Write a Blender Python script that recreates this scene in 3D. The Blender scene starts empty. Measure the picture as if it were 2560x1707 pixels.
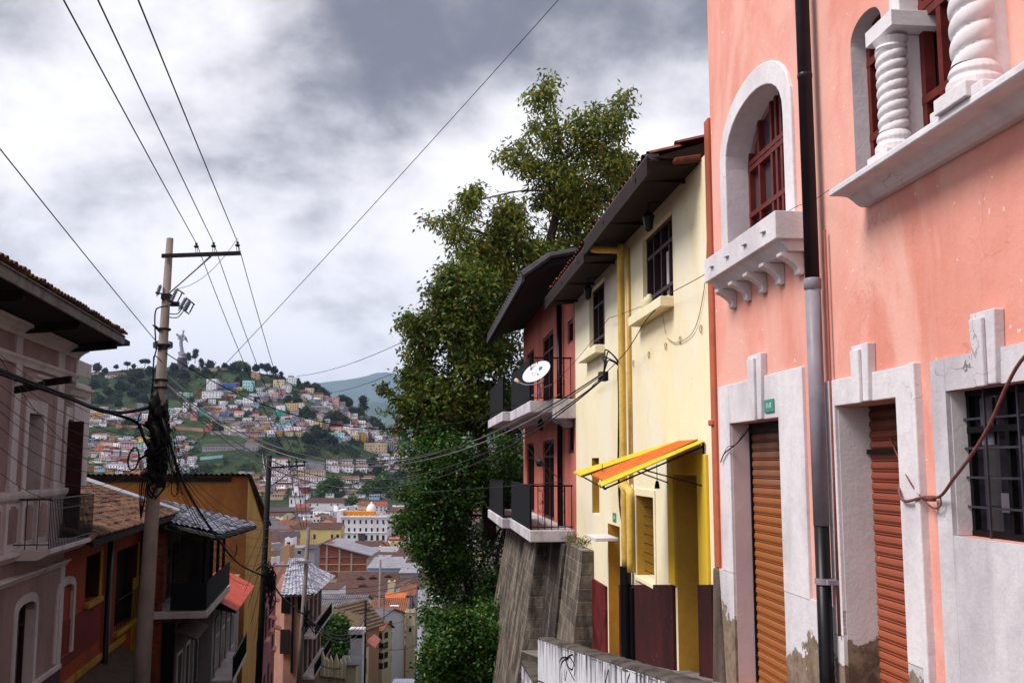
import bpy, math, random
import numpy as np
from mathutils import Vector, noise as mnoise
random.seed(7); np.random.seed(7)
scene = bpy.context.scene
COL = scene.collection
F = 2489.0; CX = 1280.0; CY = 853.5
PITCH = math.radians(7.0); CP = math.cos(PITCH); SP = math.sin(PITCH)

def ray(px, py):
    a = (px-CX)/F; b = (CY-py)/F
    return Vector((a, CP-b*SP, SP+b*CP))
def proj(p):
    d = p[1]*CP+p[2]*SP
    return CX+F*p[0]/d, CY-F*(p[2]*CP-p[1]*SP)/d
def atY(px, py, Y):
    r = ray(px, py); return r*(Y/r.y)

class Frame:
    """local x = along the street (away), local y = to the left of it, origin under the camera"""
    def __init__(s, deg):
        s.ang = math.radians(90+deg); s.c = math.cos(s.ang); s.s = math.sin(s.ang)
    def w(s, p): return Vector((p[0]*s.c-p[1]*s.s, p[0]*s.s+p[1]*s.c, p[2]))
    def l(s, p): return Vector((p[0]*s.c+p[1]*s.s, -p[0]*s.s+p[1]*s.c, p[2]))
    def aty(s, px, py, y):
        r = s.l(ray(px, py)); k = y/r.y; return (r.x*k, r.z*k)
    def atx(s, px, py, x):
        r = s.l(ray(px, py)); k = x/r.x; return (r.y*k, r.z*k)
    def p(s, px, py, x):
        y, z = s.atx(px, py, x); return (x, y, z)
FR = Frame(5.3); FL = Frame(9.8); FW = Frame(-90)
INFO = {}

class MB:
    def __init__(s): s.v = []; s.f = []; s.m = []; s.cm = 0
    def add(s, vs, fs):
        o = len(s.v); s.v += [tuple(map(float, q)) for q in vs]
        for f in fs: s.f.append(tuple(i+o for i in f)); s.m.append(s.cm)
        return s
    def box(s, x0, x1, y0, y1, z0, z1):
        if x0 > x1: x0, x1 = x1, x0
        if y0 > y1: y0, y1 = y1, y0
        if z0 > z1: z0, z1 = z1, z0
        return s.add([(x0,y0,z0),(x1,y0,z0),(x1,y1,z0),(x0,y1,z0),(x0,y0,z1),(x1,y0,z1),(x1,y1,z1),(x0,y1,z1)],
              [(0,3,2,1),(4,5,6,7),(0,1,5,4),(1,2,6,5),(2,3,7,6),(3,0,4,7)])
    def hexa(s, b, t):
        """b,t: 4 points bottom and top"""
        return s.add(list(b)+list(t), [(0,3,2,1),(4,5,6,7),(0,1,5,4),(1,2,6,5),(2,3,7,6),(3,0,4,7)])
    def prism(s, pts, ax, a0, a1):
        n = len(pts)
        def mk(p, a):
            return {'y': (p[0], a, p[1]), 'x': (a, p[0], p[1]), 'z': (p[0], p[1], a)}[ax]
        vs = [mk(p, a0) for p in pts]+[mk(p, a1) for p in pts]
        return s.add(vs, [tuple(range(n)), tuple(range(2*n-1, n-1, -1))]+[(i, i+n, (i+1) % n+n, (i+1) % n) for i in range(n)])
    def tube(s, path, r, n=6, caps=True):
        P = [Vector(p) for p in path]; k = len(P)
        rs = list(r) if hasattr(r, '__len__') else [r]*k
        vs = []; up = Vector((0, 0, 1))
        t0 = (P[1]-P[0]).normalized()
        ref = up if abs(t0.z) < .9 else Vector((1, 0, 0))
        a = t0.cross(ref).normalized()
        for i in range(k):
            t = (P[min(i+1, k-1)]-P[max(i-1, 0)])
            if t.length < 1e-9: t = t0
            t = t.normalized(); a = (a-t*a.dot(t))
            if a.length < 1e-6: a = t.orthogonal()
            a = a.normalized(); b = t.cross(a)
            for j in range(n):
                q = 2*math.pi*j/n; vs.append(P[i]+(a*math.cos(q)+b*math.sin(q))*rs[i])
        fs = [(i*n+j, i*n+(j+1) % n, (i+1)*n+(j+1) % n, (i+1)*n+j) for i in range(k-1) for j in range(n)]
        if caps: fs += [tuple(range(n-1, -1, -1)), tuple(range((k-1)*n, k*n))]
        return s.add(vs, fs)
    def lathe(s, c, prof, n=16, sx=1, sy=1):
        k = len(prof); vs = []
        for r, z in prof:
            for j in range(n):
                q = 2*math.pi*j/n; vs.append((c[0]+r*sx*math.cos(q), c[1]+r*sy*math.sin(q), c[2]+z))
        fs = [(i*n+j, i*n+(j+1) % n, (i+1)*n+(j+1) % n, (i+1)*n+j) for i in range(k-1) for j in range(n)]
        fs += [tuple(range(n-1, -1, -1)), tuple(range((k-1)*n, k*n))]
        return s.add(vs, fs)
    def blob(s, c, r, seed=0, n=10, m=6, j=.18):
        rr = random.Random(seed); vs = []; rx, ry, rz = r
        for i in range(m+1):
            th = math.pi*i/m
            for k in range(n):
                q = 2*math.pi*k/n; g = 1+rr.uniform(-j, j) if 0 < i < m else 1
                vs.append((c[0]+rx*g*math.sin(th)*math.cos(q), c[1]+ry*g*math.sin(th)*math.sin(q), c[2]+rz*g*math.cos(th)))
        fs = [(i*n+k, (i+1)*n+k, (i+1)*n+(k+1) % n, i*n+(k+1) % n) for i in range(m) for k in range(n)]
        return s.add(vs, fs)

def rawmesh(name, vs, fs, mats, midx=None, smooth=False):
    me = bpy.data.meshes.new(name)
    me.from_pydata([tuple(v) for v in vs], [], fs)
    for m in (mats if isinstance(mats, (list, tuple)) else [mats]): me.materials.append(m)
    if midx and max(midx) > 0: me.polygons.foreach_set('material_index', midx)
    if smooth: me.polygons.foreach_set('use_smooth', [True]*len(me.polygons))
    me.validate(clean_customdata=False); me.update()
    return me

def props(o, label=None, cat=None, group=None, kind=None):
    if label: o['label'] = label
    if cat: o['category'] = cat
    if group: o['group'] = group
    if kind: o['kind'] = kind
    return o

def thing(name, label, cat, base, frame=FW, group=None, rot=0.0):
    o = bpy.data.objects.new(name, None); COL.objects.link(o)
    o.location = frame.w(base); o.rotation_euler = (0, 0, frame.ang+rot)
    o.empty_display_size = .3
    props(o, label, cat, group); INFO[o.name] = (frame, Vector(base)); return o

def part(name, mb, mat, parent, smooth=False, label=None, bevel=0, kind=None):
    base = INFO[parent.name][1]
    me = rawmesh(name, [(v[0]-base.x, v[1]-base.y, v[2]-base.z) for v in mb.v], mb.f, mat, mb.m, smooth)
    o = bpy.data.objects.new(name, me); COL.objects.link(o); o.parent = parent
    INFO[o.name] = INFO[parent.name]
    if label: o['label'] = label
    if kind: o['kind'] = kind
    if bevel: addbevel(o, bevel)
    return o
def addbevel(o, w, seg=2):
    b = o.modifiers.new('bevel', 'BEVEL'); b.width = w; b.segments = seg; b.limit_method = 'ANGLE'; b.angle_limit = math.radians(40)

def solo(name, mb, mat, label=None, cat=None, frame=FW, group=None, kind=None, smooth=False, bevel=0):
    a = np.array(mb.v); lo = a.min(0); hi = a.max(0)
    base = Vector(((lo[0]+hi[0])/2, (lo[1]+hi[1])/2, lo[2]))
    if kind == 'structure': base = Vector((0, 0, 0))
    me = rawmesh(name, [(v[0]-base.x, v[1]-base.y, v[2]-base.z) for v in mb.v], mb.f, mat, mb.m, smooth)
    o = bpy.data.objects.new(name, me); COL.objects.link(o)
    o.location = frame.w(base); o.rotation_euler = (0, 0, frame.ang)
    props(o, label, cat, group, kind); INFO[o.name] = (frame, base)
    if bevel: addbevel(o, bevel)
    return o

def copy_tree(o, loc, rotz=None, scale=None, label=None, group=None):
    r = o.copy(); COL.objects.link(r); r.location = loc
    if rotz is not None: r.rotation_euler = (0, 0, rotz)
    if scale is not None: r.scale = scale if hasattr(scale, '__len__') else (scale,)*3
    if label: r['label'] = label
    if group: r['group'] = group
    for ch in CH.get(o.name, []):
        c = ch.copy(); COL.objects.link(c); c.parent = r
    return r
CH = {}

def wallmesh(mb, x0, x1, z0, z1, y, holes, out):
    
    """front sheet of a wall in the plane y, with reveals going inwards (out=+1/-1 is the outward y direction).
    hole: dict x0,x1,z0,z1,d and optional arch=zs (springing; z1 is then the apex)"""
    xs = sorted({x0, x1, *[min(max(h[k], x0), x1) for h in holes for k in ('x0', 'x1')]})
    zs = sorted({z0, z1, *[min(max(h[k], z0), z1) for h in holes for k in ('z0', 'z1')]})
    for i in range(len(xs)-1):
        for j in range(len(zs)-1):
            a, b, c, d = xs[i], xs[i+1], zs[j], zs[j+1]
            mx, mz = (a+b)/2, (c+d)/2
            if any(h['x0'] < mx < h['x1'] and h['z0'] < mz < h['z1'] for h in holes): continue
            if b-a < 1e-5 or d-c < 1e-5: continue
            mb.add([(a, y, c), (b, y, c), (b, y, d), (a, y, d)], [(0, 1, 2, 3) if out < 0 else (3, 2, 1, 0)])
    for h in holes:
        a, b, c, d = h['x0'], h['x1'], h['z0'], h['z1']; yi = y-out*h['d']
        if 'arch' in h:
            ap = arch_pts(a, b, h['arch'], d, h.get('pw', 1.0), 16)
            path = [(a, c), *ap, (b, c)]
            n = len(ap)//2
            L = ap[:n+1]; Rr = ap[n:]
            mb.add([(p[0], y, p[1]) for p in L+[(a, d)]], [tuple(range(len(L)+1))])
            mb.add([(p[0], y, p[1]) for p in Rr+[(b, d)]], [tuple(range(len(Rr)+1))])
        else: path = [(a, c), (a, d), (b, d), (b, c)]
        path = path+[path[0]]
        if h.get('norev'): continue
        for p, q in zip(path[:-1], path[1:]):
            if 'skip' in h and abs(p[0]-h[h['skip']]) < 1e-6 and abs(q[0]-h[h['skip']]) < 1e-6: continue
            mb.add([(p[0], y, p[1]), (q[0], y, q[1]), (q[0], yi, q[1]), (p[0], yi, p[1])], [(0, 1, 2, 3)])
    return mb
def arch_pts(a, b, zs, zt, pw=1.0, n=16):
    xm = (a+b)/2; w = (b-a)/2; out = []
    for i in range(n+1):
        q = math.pi*(1-i/n); c = math.cos(q); s = math.sin(q)
        out.append((xm+w*c, zs+(zt-zs)*(s**pw)))
    return out

def sagline(a, b, sag, n=24, side=0):
    a = Vector(a); b = Vector(b); out = []
    for i in range(n+1):
        t = i/n; p = a.lerp(b, t); p.z -= 4*sag*t*(1-t); p.x += side*4*t*(1-t); out.append(p)
    return out

# ---------------- materials
MATS = {}
def lin(h):
    if isinstance(h, str):
        h = h.lstrip('#'); c = [int(h[i:i+2], 16)/255 for i in (0, 2, 4)]
        return tuple(x/12.92 if x <= .04045 else ((x+.055)/1.055)**2.4 for x in c)
    return h
def nt(name):
    m = bpy.data.materials.new(name); m.use_nodes = True; t = m.node_tree
    b = t.nodes['Principled BSDF']; MATS[name] = m
    b.inputs['Specular IOR Level'].default_value = .2
    return m, t, b
def nd(t, kind, **kw):
    n = t.nodes.new(kind)
    for k, v in kw.items():
        if k in n.inputs.keys() if hasattr(n.inputs, 'keys') else False: n.inputs[k].default_value = v
        else: setattr(n, k, v)
    return n
def noise_node(t, vec, scale, detail=5, rough=.6, dist=0.0):
    n = t.nodes.new('ShaderNodeTexNoise'); n.inputs['Scale'].default_value = scale
    n.inputs['Detail'].default_value = detail; n.inputs['Roughness'].default_value = rough
    n.inputs['Distortion'].default_value = dist
    t.links.new(vec, n.inputs['Vector']); return n.outputs['Fac']
def maprange(t, v, a, b, c=0.0, d=1.0):
    n = t.nodes.new('ShaderNodeMapRange'); n.interpolation_type = 'SMOOTHSTEP'
    t.links.new(v, n.inputs['Value'])
    for i, x in enumerate((a, b, c, d)): n.inputs[i+1].default_value = x
    return n.outputs['Result']
def mix(t, fac, a, b, mode='MIX'):
    n = t.nodes.new('ShaderNodeMix'); n.data_type = 'RGBA'; n.blend_type = mode
    def put(s, v):
        if isinstance(v, (tuple, list)): s.default_value = (*v[:3], 1)
        else: t.links.new(v, s)
    if isinstance(fac, (int, float)): n.inputs[0].default_value = fac
    else: t.links.new(fac, n.inputs[0])
    put(n.inputs[6], a); put(n.inputs[7], b); return n.outputs[2]
def math_n(t, op, a, b=0.0):
    n = t.nodes.new('ShaderNodeMath'); n.operation = op
    for i, v in enumerate((a, b)):
        if isinstance(v, (int, float)): n.inputs[i].default_value = v
        else: t.links.new(v, n.inputs[i])
    return n.outputs[0]
def pos(t): return t.nodes.new('ShaderNodeNewGeometry').outputs['Position']
def mapping(t, vec, scale=(1, 1, 1), rotz=0.0, loc=(0, 0, 0)):
    n = t.nodes.new('ShaderNodeMapping'); n.inputs['Scale'].default_value = scale
    n.inputs['Rotation'].default_value = (0, 0, rotz); n.inputs['Location'].default_value = loc
    t.links.new(vec, n.inputs['Vector']); return n.outputs[0]
def bump(t, b, h, strength=.3, dist=.02):
    n = t.nodes.new('ShaderNodeBump'); n.inputs['Strength'].default_value = strength; n.inputs['Distance'].default_value = dist
    t.links.new(h, n.inputs['Height']); t.links.new(n.outputs[0], b.inputs['Normal'])

def plaster(name, col, dark=None, amt=.35, scale=1.0, rough=.85, bmp=.35, peel=None, streak=0.0, spots=None, cracks=0.0, pale=None):
    """painted render: broad tone changes, vertical weather streaks, fine grain; peel=(z_full,z_none,colour,colour2)"""
    m, t, b = nt(name); col = lin(col); dark = lin(dark) if dark else tuple(c*.6 for c in col)
    P = pos(t)
    big = maprange(t, noise_node(t, mapping(t, P, (scale, scale, scale*.5)), .9, 4, .55, .3), .38, .72)
    c = mix(t, math_n(t, 'MULTIPLY', big, amt), col, dark)
    fine = maprange(t, noise_node(t, P, 7*scale, 8, .7), .35, .75)
    c = mix(t, math_n(t, 'MULTIPLY', fine, amt*.45), c, dark)
    if streak:
        st = maprange(t, noise_node(t, mapping(t, P, (5, 5, .35)), 1.5, 6, .65), .55, .8)
        c = mix(t, math_n(t, 'MULTIPLY', st, streak), c, tuple(x*.35 for x in dark))
    if pale:
        c = mix(t, maprange(t, noise_node(t, mapping(t, P, (1, 1, .6), loc=(4, 2, 7)), .7, 6, .6, .6), .45, .62, 0, .8), c, lin(pale))
    if cracks:
        vo = t.nodes.new('ShaderNodeTexVoronoi'); vo.feature = 'DISTANCE_TO_EDGE'; vo.inputs['Scale'].default_value = 1.1
        wv = t.nodes.new('ShaderNodeVectorMath'); wv.operation = 'ADD'; nn_ = t.nodes.new('ShaderNodeTexNoise'); nn_.inputs['Scale'].default_value = 2.5; nn_.inputs['Detail'].default_value = 6; t.links.new(P, nn_.inputs['Vector']); t.links.new(P, wv.inputs[0]); t.links.new(nn_.outputs['Color'], wv.inputs[1]); t.links.new(wv.outputs[0], vo.inputs['Vector'])
        ck = math_n(t, 'MULTIPLY', maprange(t, vo.outputs['Distance'], .004, .010, 1, 0), maprange(t, noise_node(t, P, .8, 3, .5), .57, .66))
        c = mix(t, math_n(t, 'MULTIPLY', ck, cracks), c, tuple(x*.3 for x in dark))
    if spots:
        sp = maprange(t, noise_node(t, P, 13, 3, .5), .70, .73)
        c = mix(t, math_n(t, 'MULTIPLY', sp, .8), c, lin(spots))
    h = noise_node(t, P, 30, 6, .7)
    if peel:
        sx = t.nodes.new('ShaderNodeSeparateXYZ'); t.links.new(P, sx.inputs[0])
        g = maprange(t, sx.outputs['Z'], peel[0], peel[1], 1.0, 0.0)
        n1 = noise_node(t, P, 2.6, 7, .62)
        k = math_n(t, 'ADD', math_n(t, 'MULTIPLY', g, .55), n1)
        k = maprange(t, k, .74, .77)
        pc = mix(t, maprange(t, noise_node(t, P, 6, 6, .7), .35, .65), lin(peel[2]), lin(peel[3]))
        c = mix(t, k, c, pc)
        h = math_n(t, 'SUBTRACT', h, math_n(t, 'MULTIPLY', k, 1.2))
    t.links.new(c, b.inputs['Base Color']); b.inputs['Roughness'].default_value = rough
    hh = math_n(t, 'ADD', math_n(t, 'MULTIPLY', h, .5), noise_node(t, P, 3.0, 4, .6))
    bump(t, b, hh, bmp, .015); return m
def simple(name, col, rough=.6, metal=0.0, var=.25, scale=6, bmp=.1):
    m, t, b = nt(name); col = lin(col); P = pos(t)
    n = maprange(t, noise_node(t, P, scale, 6, .65), .3, .72)
    t.links.new(mix(t, n, col, tuple(c*(1-var) for c in col)), b.inputs['Base Color'])
    b.inputs['Roughness'].default_value = rough; b.inputs['Metallic'].default_value = metal
    if bmp: bump(t, b, noise_node(t, P, scale*4, 5, .6), bmp, .01)
    return m
def glass(name, col='#15131a', rough=.06):
    m, t, b = nt(name); P = pos(t)
    b.inputs['Base Color'].default_value = (*lin(col), 1); b.inputs['Roughness'].default_value = rough
    b.inputs['Specular IOR Level'].default_value = .8
    bump(t, b, noise_node(t, P, 1.3, 2, .5), .06, .05); return m
def tile_mat(name, c1, c2, c3, sc=1.0):
    """weathered clay tile: each tile its own tone"""
    m, t, b = nt(name); tc = t.nodes.new('ShaderNodeTexCoord').outputs['Object']
    v = t.nodes.new('ShaderNodeTexVoronoi'); v.inputs['Scale'].default_value = 4.0*sc
    t.links.new(mapping(t, tc, (1.3, .8, .8)), v.inputs['Vector'])
    s = t.nodes.new('ShaderNodeSeparateColor'); t.links.new(v.outputs['Color'], s.inputs[0])
    c = mix(t, s.outputs[0], lin(c1), lin(c2))
    n = maprange(t, noise_node(t, tc, 1.1*sc, 6, .65), .42, .66)
    c = mix(t, n, c, lin(c3))
    t.links.new(c, b.inputs['Base Color']); b.inputs['Roughness'].default_value = .85
    bump(t, b, noise_node(t, tc, 9, 4, .6), .4, .03); return m
def far_tile(name, c1, c2, pitch=.35, blotch='#5a4a4a'):
    """clay tile roof seen from far: channels down the slope as relief (local x across), mottled tones"""
    m, t, b = nt(name); tc = t.nodes.new('ShaderNodeTexCoord').outputs['Object']
    w = t.nodes.new('ShaderNodeTexWave'); w.bands_direction = 'X'; w.inputs['Scale'].default_value = .32/pitch
    w.inputs['Distortion'].default_value = .6; t.links.new(tc, w.inputs['Vector'])
    n1 = maprange(t, noise_node(t, tc, .8, 7, .7), .35, .68); n2 = maprange(t, noise_node(t, tc, 6, 4, .6), .4, .7)
    c = mix(t, n1, lin(c1), lin(c2)); c = mix(t, math_n(t, 'MULTIPLY', n2, .5), c, lin(blotch))
    t.links.new(c, b.inputs['Base Color']); b.inputs['Roughness'].default_value = .9
    bump(t, b, w.outputs['Fac'], .9, .12); return m
def brick(name, c1, c2, mortar, sx=2.2, sz=6.5, axis='x', stain=0.0):
    m, t, b = nt(name); tc = t.nodes.new('ShaderNodeTexCoord').outputs['Object']
    s = t.nodes.new('ShaderNodeSeparateXYZ'); t.links.new(tc, s.inputs[0])
    cb = t.nodes.new('ShaderNodeCombineXYZ'); t.links.new(s.outputs['X' if axis == 'x' else 'Y'], cb.inputs[0]); t.links.new(s.outputs['Z'], cb.inputs[1])
    br = t.nodes.new('ShaderNodeTexBrick'); t.links.new(cb.outputs[0], br.inputs['Vector'])
    br.inputs['Scale'].default_value = 1.0; br.inputs['Brick Width'].default_value = 1/sx; br.inputs['Row Height'].default_value = 1/sz
    br.inputs['Mortar Size'].default_value = .015; br.inputs['Mortar Smooth'].default_value = .3
    br.inputs['Color1'].default_value = (*lin(c1), 1); br.inputs['Color2'].default_value = (*lin(c2), 1); br.inputs['Mortar'].default_value = (*lin(mortar), 1)
    c = mix(t, maprange(t, noise_node(t, tc, 2.2, 7, .7), .35, .7), br.outputs['Color'], mix(t, .5, br.outputs['Color'], (.02, .016, .014)))
    if stain:
        st_ = noise_node(t, mapping(t, tc, (1.6, 1.6, .4)), 1.6, 8, .7)
        c = mix(t, maprange(t, st_, .45, .62, 0, .8), c, (.028, .024, .022)); c = mix(t, maprange(t, st_, .44, .34, 0, .55), c, (.36, .33, .29))
    t.links.new(c, b.inputs['Base Color']); b.inputs['Roughness'].default_value = .95
    h = math_n(t, 'SUBTRACT', noise_node(t, tc, 9, 6, .7), br.outputs['Fac']); bump(t, b, h, .8, .03); return m
def leaf_mat(name, cols, rough=.45):
    m, t, b = nt(name)
    r = t.nodes.new('ShaderNodeNewGeometry').outputs['Random Per Island']
    cr = t.nodes.new('ShaderNodeValToRGB'); t.links.new(r, cr.inputs[0])
    e = cr.color_ramp.elements; n = len(cols)
    e[0].position = 0; e[0].color = (*lin(cols[0]), 1); e[1].position = 1; e[1].color = (*lin(cols[-1]), 1)
    for i in range(1, n-1):
        x = e.new(i/(n-1)); x.color = (*lin(cols[i]), 1)
    P = pos(t); c = mix(t, maprange(t, noise_node(t, P, .9, 3, .5), .4, .65), cr.outputs[0], mix(t, .45, cr.outputs[0], (.02, .035, .01)))
    t.links.new(c, b.inputs['Base Color']); b.inputs['Roughness'].default_value = rough
    tr = t.nodes.new('ShaderNodeBsdfTranslucent'); t.links.new(c, tr.inputs[0])
    ms = t.nodes.new('ShaderNodeMixShader'); ms.inputs[0].default_value = .3
    t.links.new(b.outputs[0], ms.inputs[1]); t.links.new(tr.outputs[0], ms.inputs[2])
    t.links.new(ms.outputs[0], t.nodes['Material Output'].inputs[0]); return m

# ---------------- camera, sun, sky
cam = bpy.data.cameras.new('camera'); co = bpy.data.objects.new('camera', cam); COL.objects.link(co)
cam.sensor_width = 36; cam.lens = F/2560*36; cam.clip_start = .05; cam.clip_end = 60000
co.location = (0, 0, 0); co.rotation_euler = (math.radians(90)+PITCH, 0, 0); scene.camera = co
SUN_AZ = Vector((-0.62, -0.20, 0.82)).normalized()
sd = bpy.data.lights.new('sun', 'SUN'); so = bpy.data.objects.new('sun', sd); COL.objects.link(so)
sd.energy = 3.0; sd.angle = math.radians(26); sd.color = (1, .95, .9)
so.rotation_euler = (-SUN_AZ).to_track_quat('-Z', 'Y').to_euler()
w = bpy.data.worlds.new('World'); scene.world = w; w.use_nodes = True; t = w.node_tree; t.nodes.clear()
out = t.nodes.new('ShaderNodeOutputWorld'); bg = t.nodes.new('ShaderNodeBackground'); t.links.new(bg.outputs[0], out.inputs[0])
sky = t.nodes.new('ShaderNodeTexSky'); sky.sky_type = 'NISHITA'; sky.sun_disc = False
sky.sun_elevation = math.asin(SUN_AZ.z); sky.sun_rotation = math.atan2(SUN_AZ.x, SUN_AZ.y)
tc = t.nodes.new('ShaderNodeTexCoord').outputs['Generated']
sep = t.nodes.new('ShaderNodeSeparateXYZ'); t.links.new(tc, sep.inputs[0])
den = math_n(t, 'ADD', math_n(t, 'MAXIMUM', sep.outputs[2], 0.0), .50)
cx = math_n(t, 'DIVIDE', sep.outputs[0], den); cy = math_n(t, 'DIVIDE', sep.outputs[1], den)
cmb = t.nodes.new('ShaderNodeCombineXYZ'); t.links.new(cx, cmb.inputs[0]); t.links.new(cy, cmb.inputs[1])
CV = cmb.outputs[0]
n_big = noise_node(t, mapping(t, CV, (1, 1, 1), 0, (3.1, 1.7, 0)), 1.9, 3, .5, .3)
n_mid = noise_node(t, mapping(t, CV, (1, 1, 1), 0, (7.3, 2.2, 0)), 3.6, 10, .56, .15)
# cloud thickness: the deck is thicker (darker) overhead, thins out towards the horizon
elev = maprange(t, sep.outputs[2], .20, .42)
th = math_n(t, 'ADD', math_n(t, 'MULTIPLY', n_mid, .75), math_n(t, 'MULTIPLY', n_big, .5))
th = math_n(t, 'ADD', th, math_n(t, 'MULTIPLY', elev, .16))
th = math_n(t, 'ADD', th, math_n(t, 'MULTIPLY', math_n(t, 'SUBTRACT', noise_node(t, mapping(t, CV, (1, 1, 1), 0, (2.2, 5.1, 0)), 9, 8, .6, .2), .5), .22))
dk = maprange(t, th, .605, .96)
CW = (.78, .76, .79); CG = (.135, .135, .165)
cc = mix(t, dk, CW, CG)
hole = maprange(t, noise_node(t, mapping(t, CV, (1, 1, 1), 0, (1.5, 8.8, 0)), 1.7, 7, .55, .3), .63, .74)
skyc = mix(t, 1.0, sky.outputs[0], (.12, .12, .12), 'MULTIPLY')
fin = mix(t, math_n(t, 'MULTIPLY', hole, .35), cc, mix(t, .5, skyc, (.55, .62, .80)))
t.links.new(fin, bg.inputs[0]); bg.inputs[1].default_value = 1.0
scene.view_settings.view_transform = 'Standard'; scene.view_settings.look = 'None'
scene.view_settings.exposure = 0.62; scene.view_settings.gamma = 1.0
scene.render.engine = 'CYCLES'
scene.cycles.max_bounces = 6; scene.cycles.volume_bounces = 0
try: scene.cycles.use_denoising = True
except Exception: pass

# ---------------- terrain
GY = [-60, 0, 75, 215, 300, 600, 700, 780, 850, 2000]
GZ = [8, -1.75, -17.9, -45.5, -48.5, -48.5, -40, -30, -18, -18]
SIL_X = [-2500, -600, 0, 225, 300, 424, 500, 600, 690, 740, 780, 820, 860, 900, 930, 960, 1000, 1060, 1150, 1400, 2200, 4000]
SIL_Y = [1130, 1010, 960, 935, 925, 918, 920, 925, 940, 952, 966, 988, 1006, 1024, 1046, 1066, 1088, 1108, 1120, 1105, 1080, 1100]
def ss(x): x = min(max(x, 0), 1); return x*x*(3-2*x)
def height(X, Y):
    z = float(np.interp(Y, GY, GZ))
    if Y > 780:
        px = CX+F*X/Y
        sy = float(np.interp(px, SIL_X, SIL_Y)); H = atY(px, sy, 1170).z
        n = mnoise.noise(Vector((X*.012, Y*.012, 0)))*5+mnoise.noise(Vector((X*.04, Y*.04, 3)))*1.6
        if Y <= 1170:
            v = (Y-780)/390; z = -30+(H+30)*(v**1.05)+n*min(1, v*3)*(1-.75*ss((v-.8)*5))
        else:
            v = ss((Y-1170)/420); z = H*(1-v)+(-45)*v+n*.3
    # bank on the right-hand side of the street
    if 20 < Y < 420:
        e = edge_r(Y)
        k = ss((Y-27)/5)*(1-ss((Y-180)/160))
        z += k*min(max((X-e)*1.15, 0), 16)
    if Y < 32:
        e = 1.1
        k = 1-ss((Y-27)/5)
        z += k*0
    return z
def edge_r(Y):
    return float(np.interp(Y, [0, 27, 60, 75, 110, 150, 215, 400], [1.3, -1.6, -4.8, -5.8, -8.6, -12, -18, -33]))
def hit(px, py, y0=25.0):
    r = ray(px, py); r = r/r.y; Y = y0; prev = None
    while Y < 3000:
        if r.z*Y <= height(r.x*Y, Y): break
        Y += max(1.0, Y*.006)
    lo = Y-max(1.0, Y*.006); hi = Y
    for _ in range(12):
        mdl = (lo+hi)/2
        if r.z*mdl <= height(r.x*mdl, mdl): hi = mdl
        else: lo = mdl
    return Vector((r.x*hi, hi, r.z*hi))
# ================= right side of the street =================
M_pink = plaster('pink_render', '#e09c8e', '#c97a69', .6, .8, .9, .5, spots='#e8cfc8', streak=.12, cracks=.22, pale='#e2ada0')
M_orange_edge = plaster('orange_edge_render', '#b86248', '#74362a', .6, 1.2, streak=.3)
M_white = plaster('white_render', '#dcd6da', '#98909a', .5, 1.4, .85, .6, streak=.16, cracks=.5)
M_whitebase = plaster('white_base_render', '#d6d1d6', '#8e8890', .55, 1.3, .85, .6, peel=(-2.3, -1.1, '#6d5a4a', '#8d7d70'), streak=.25, cracks=.8)
M_jamb = plaster('worn_jamb_render', '#d3ced2', '#a79fa5', .3, 1.2, .85, .5, peel=(-1.75, -1.1, '#54463c', '#8a7868'))
M_jambpink = plaster('pinkish_jamb_render', '#cfb9bf', '#a78f96', .4, 1.2, .85, .4)
M_stonebase = plaster('bare_stone_base', '#6f6058', '#3a2e2a', .9, 2.5, .95, 1.0)
M_redwood = simple('maroon_window_frame', '#6a2a26', .45, 0, .4, 8)
M_glassd = glass('dark_glass', '#1d1a22')
M_glassg = glass('grey_glass', '#4a4650', .12)
M_curtain = simple('white_curtain', '#c9c4cc', .9, 0, .15, 3)
M_pipe = simple('purple_brown_pipe', '#2c222a', .35, 0, .4, 5, .05)
M_pipeg = simple('grey_pipe', '#8a8590', .4, 0, .25, 5, .05)
M_pipeb = simple('black_pipe', '#121116', .35, 0, .3, 5, .05)
M_shut1 = None
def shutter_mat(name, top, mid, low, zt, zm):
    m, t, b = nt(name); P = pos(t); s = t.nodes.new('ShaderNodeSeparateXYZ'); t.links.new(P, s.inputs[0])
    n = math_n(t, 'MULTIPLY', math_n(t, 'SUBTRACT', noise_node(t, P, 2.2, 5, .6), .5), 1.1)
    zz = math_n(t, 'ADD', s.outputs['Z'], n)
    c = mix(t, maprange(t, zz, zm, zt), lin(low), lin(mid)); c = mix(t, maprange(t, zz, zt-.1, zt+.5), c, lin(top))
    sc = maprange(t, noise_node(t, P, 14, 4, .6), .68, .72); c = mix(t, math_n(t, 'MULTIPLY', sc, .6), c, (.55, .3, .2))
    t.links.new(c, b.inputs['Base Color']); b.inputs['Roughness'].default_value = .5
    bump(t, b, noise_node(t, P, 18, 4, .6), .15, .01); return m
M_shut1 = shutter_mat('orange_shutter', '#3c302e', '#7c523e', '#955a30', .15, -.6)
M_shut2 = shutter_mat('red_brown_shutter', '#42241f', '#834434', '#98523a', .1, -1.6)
M_iron = simple('black_iron', '#100e12', .5, .3, .3, 10, .1)
M_sign = simple('green_plaque', '#3f8f7c', .5, 0, .2, 20, .05)
M_letter = simple('pale_lettering', '#cfdada', .6, 0, .1, 20, 0)

YW = -3.5
def wx(px, py=1000, y=YW): return FR.aty(px, py, y)[0]
def wz(px, py, y=YW): return FR.aty(px, py, y)[1]

XL = wx(1790, 900)            # left (far) end of the pink house
base = (9.0, YW, -2.0)
R1 = thing('pink_house', 'salmon pink house with white window surrounds, nearest on the right', 'house', base, FR)
H = []
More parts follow.
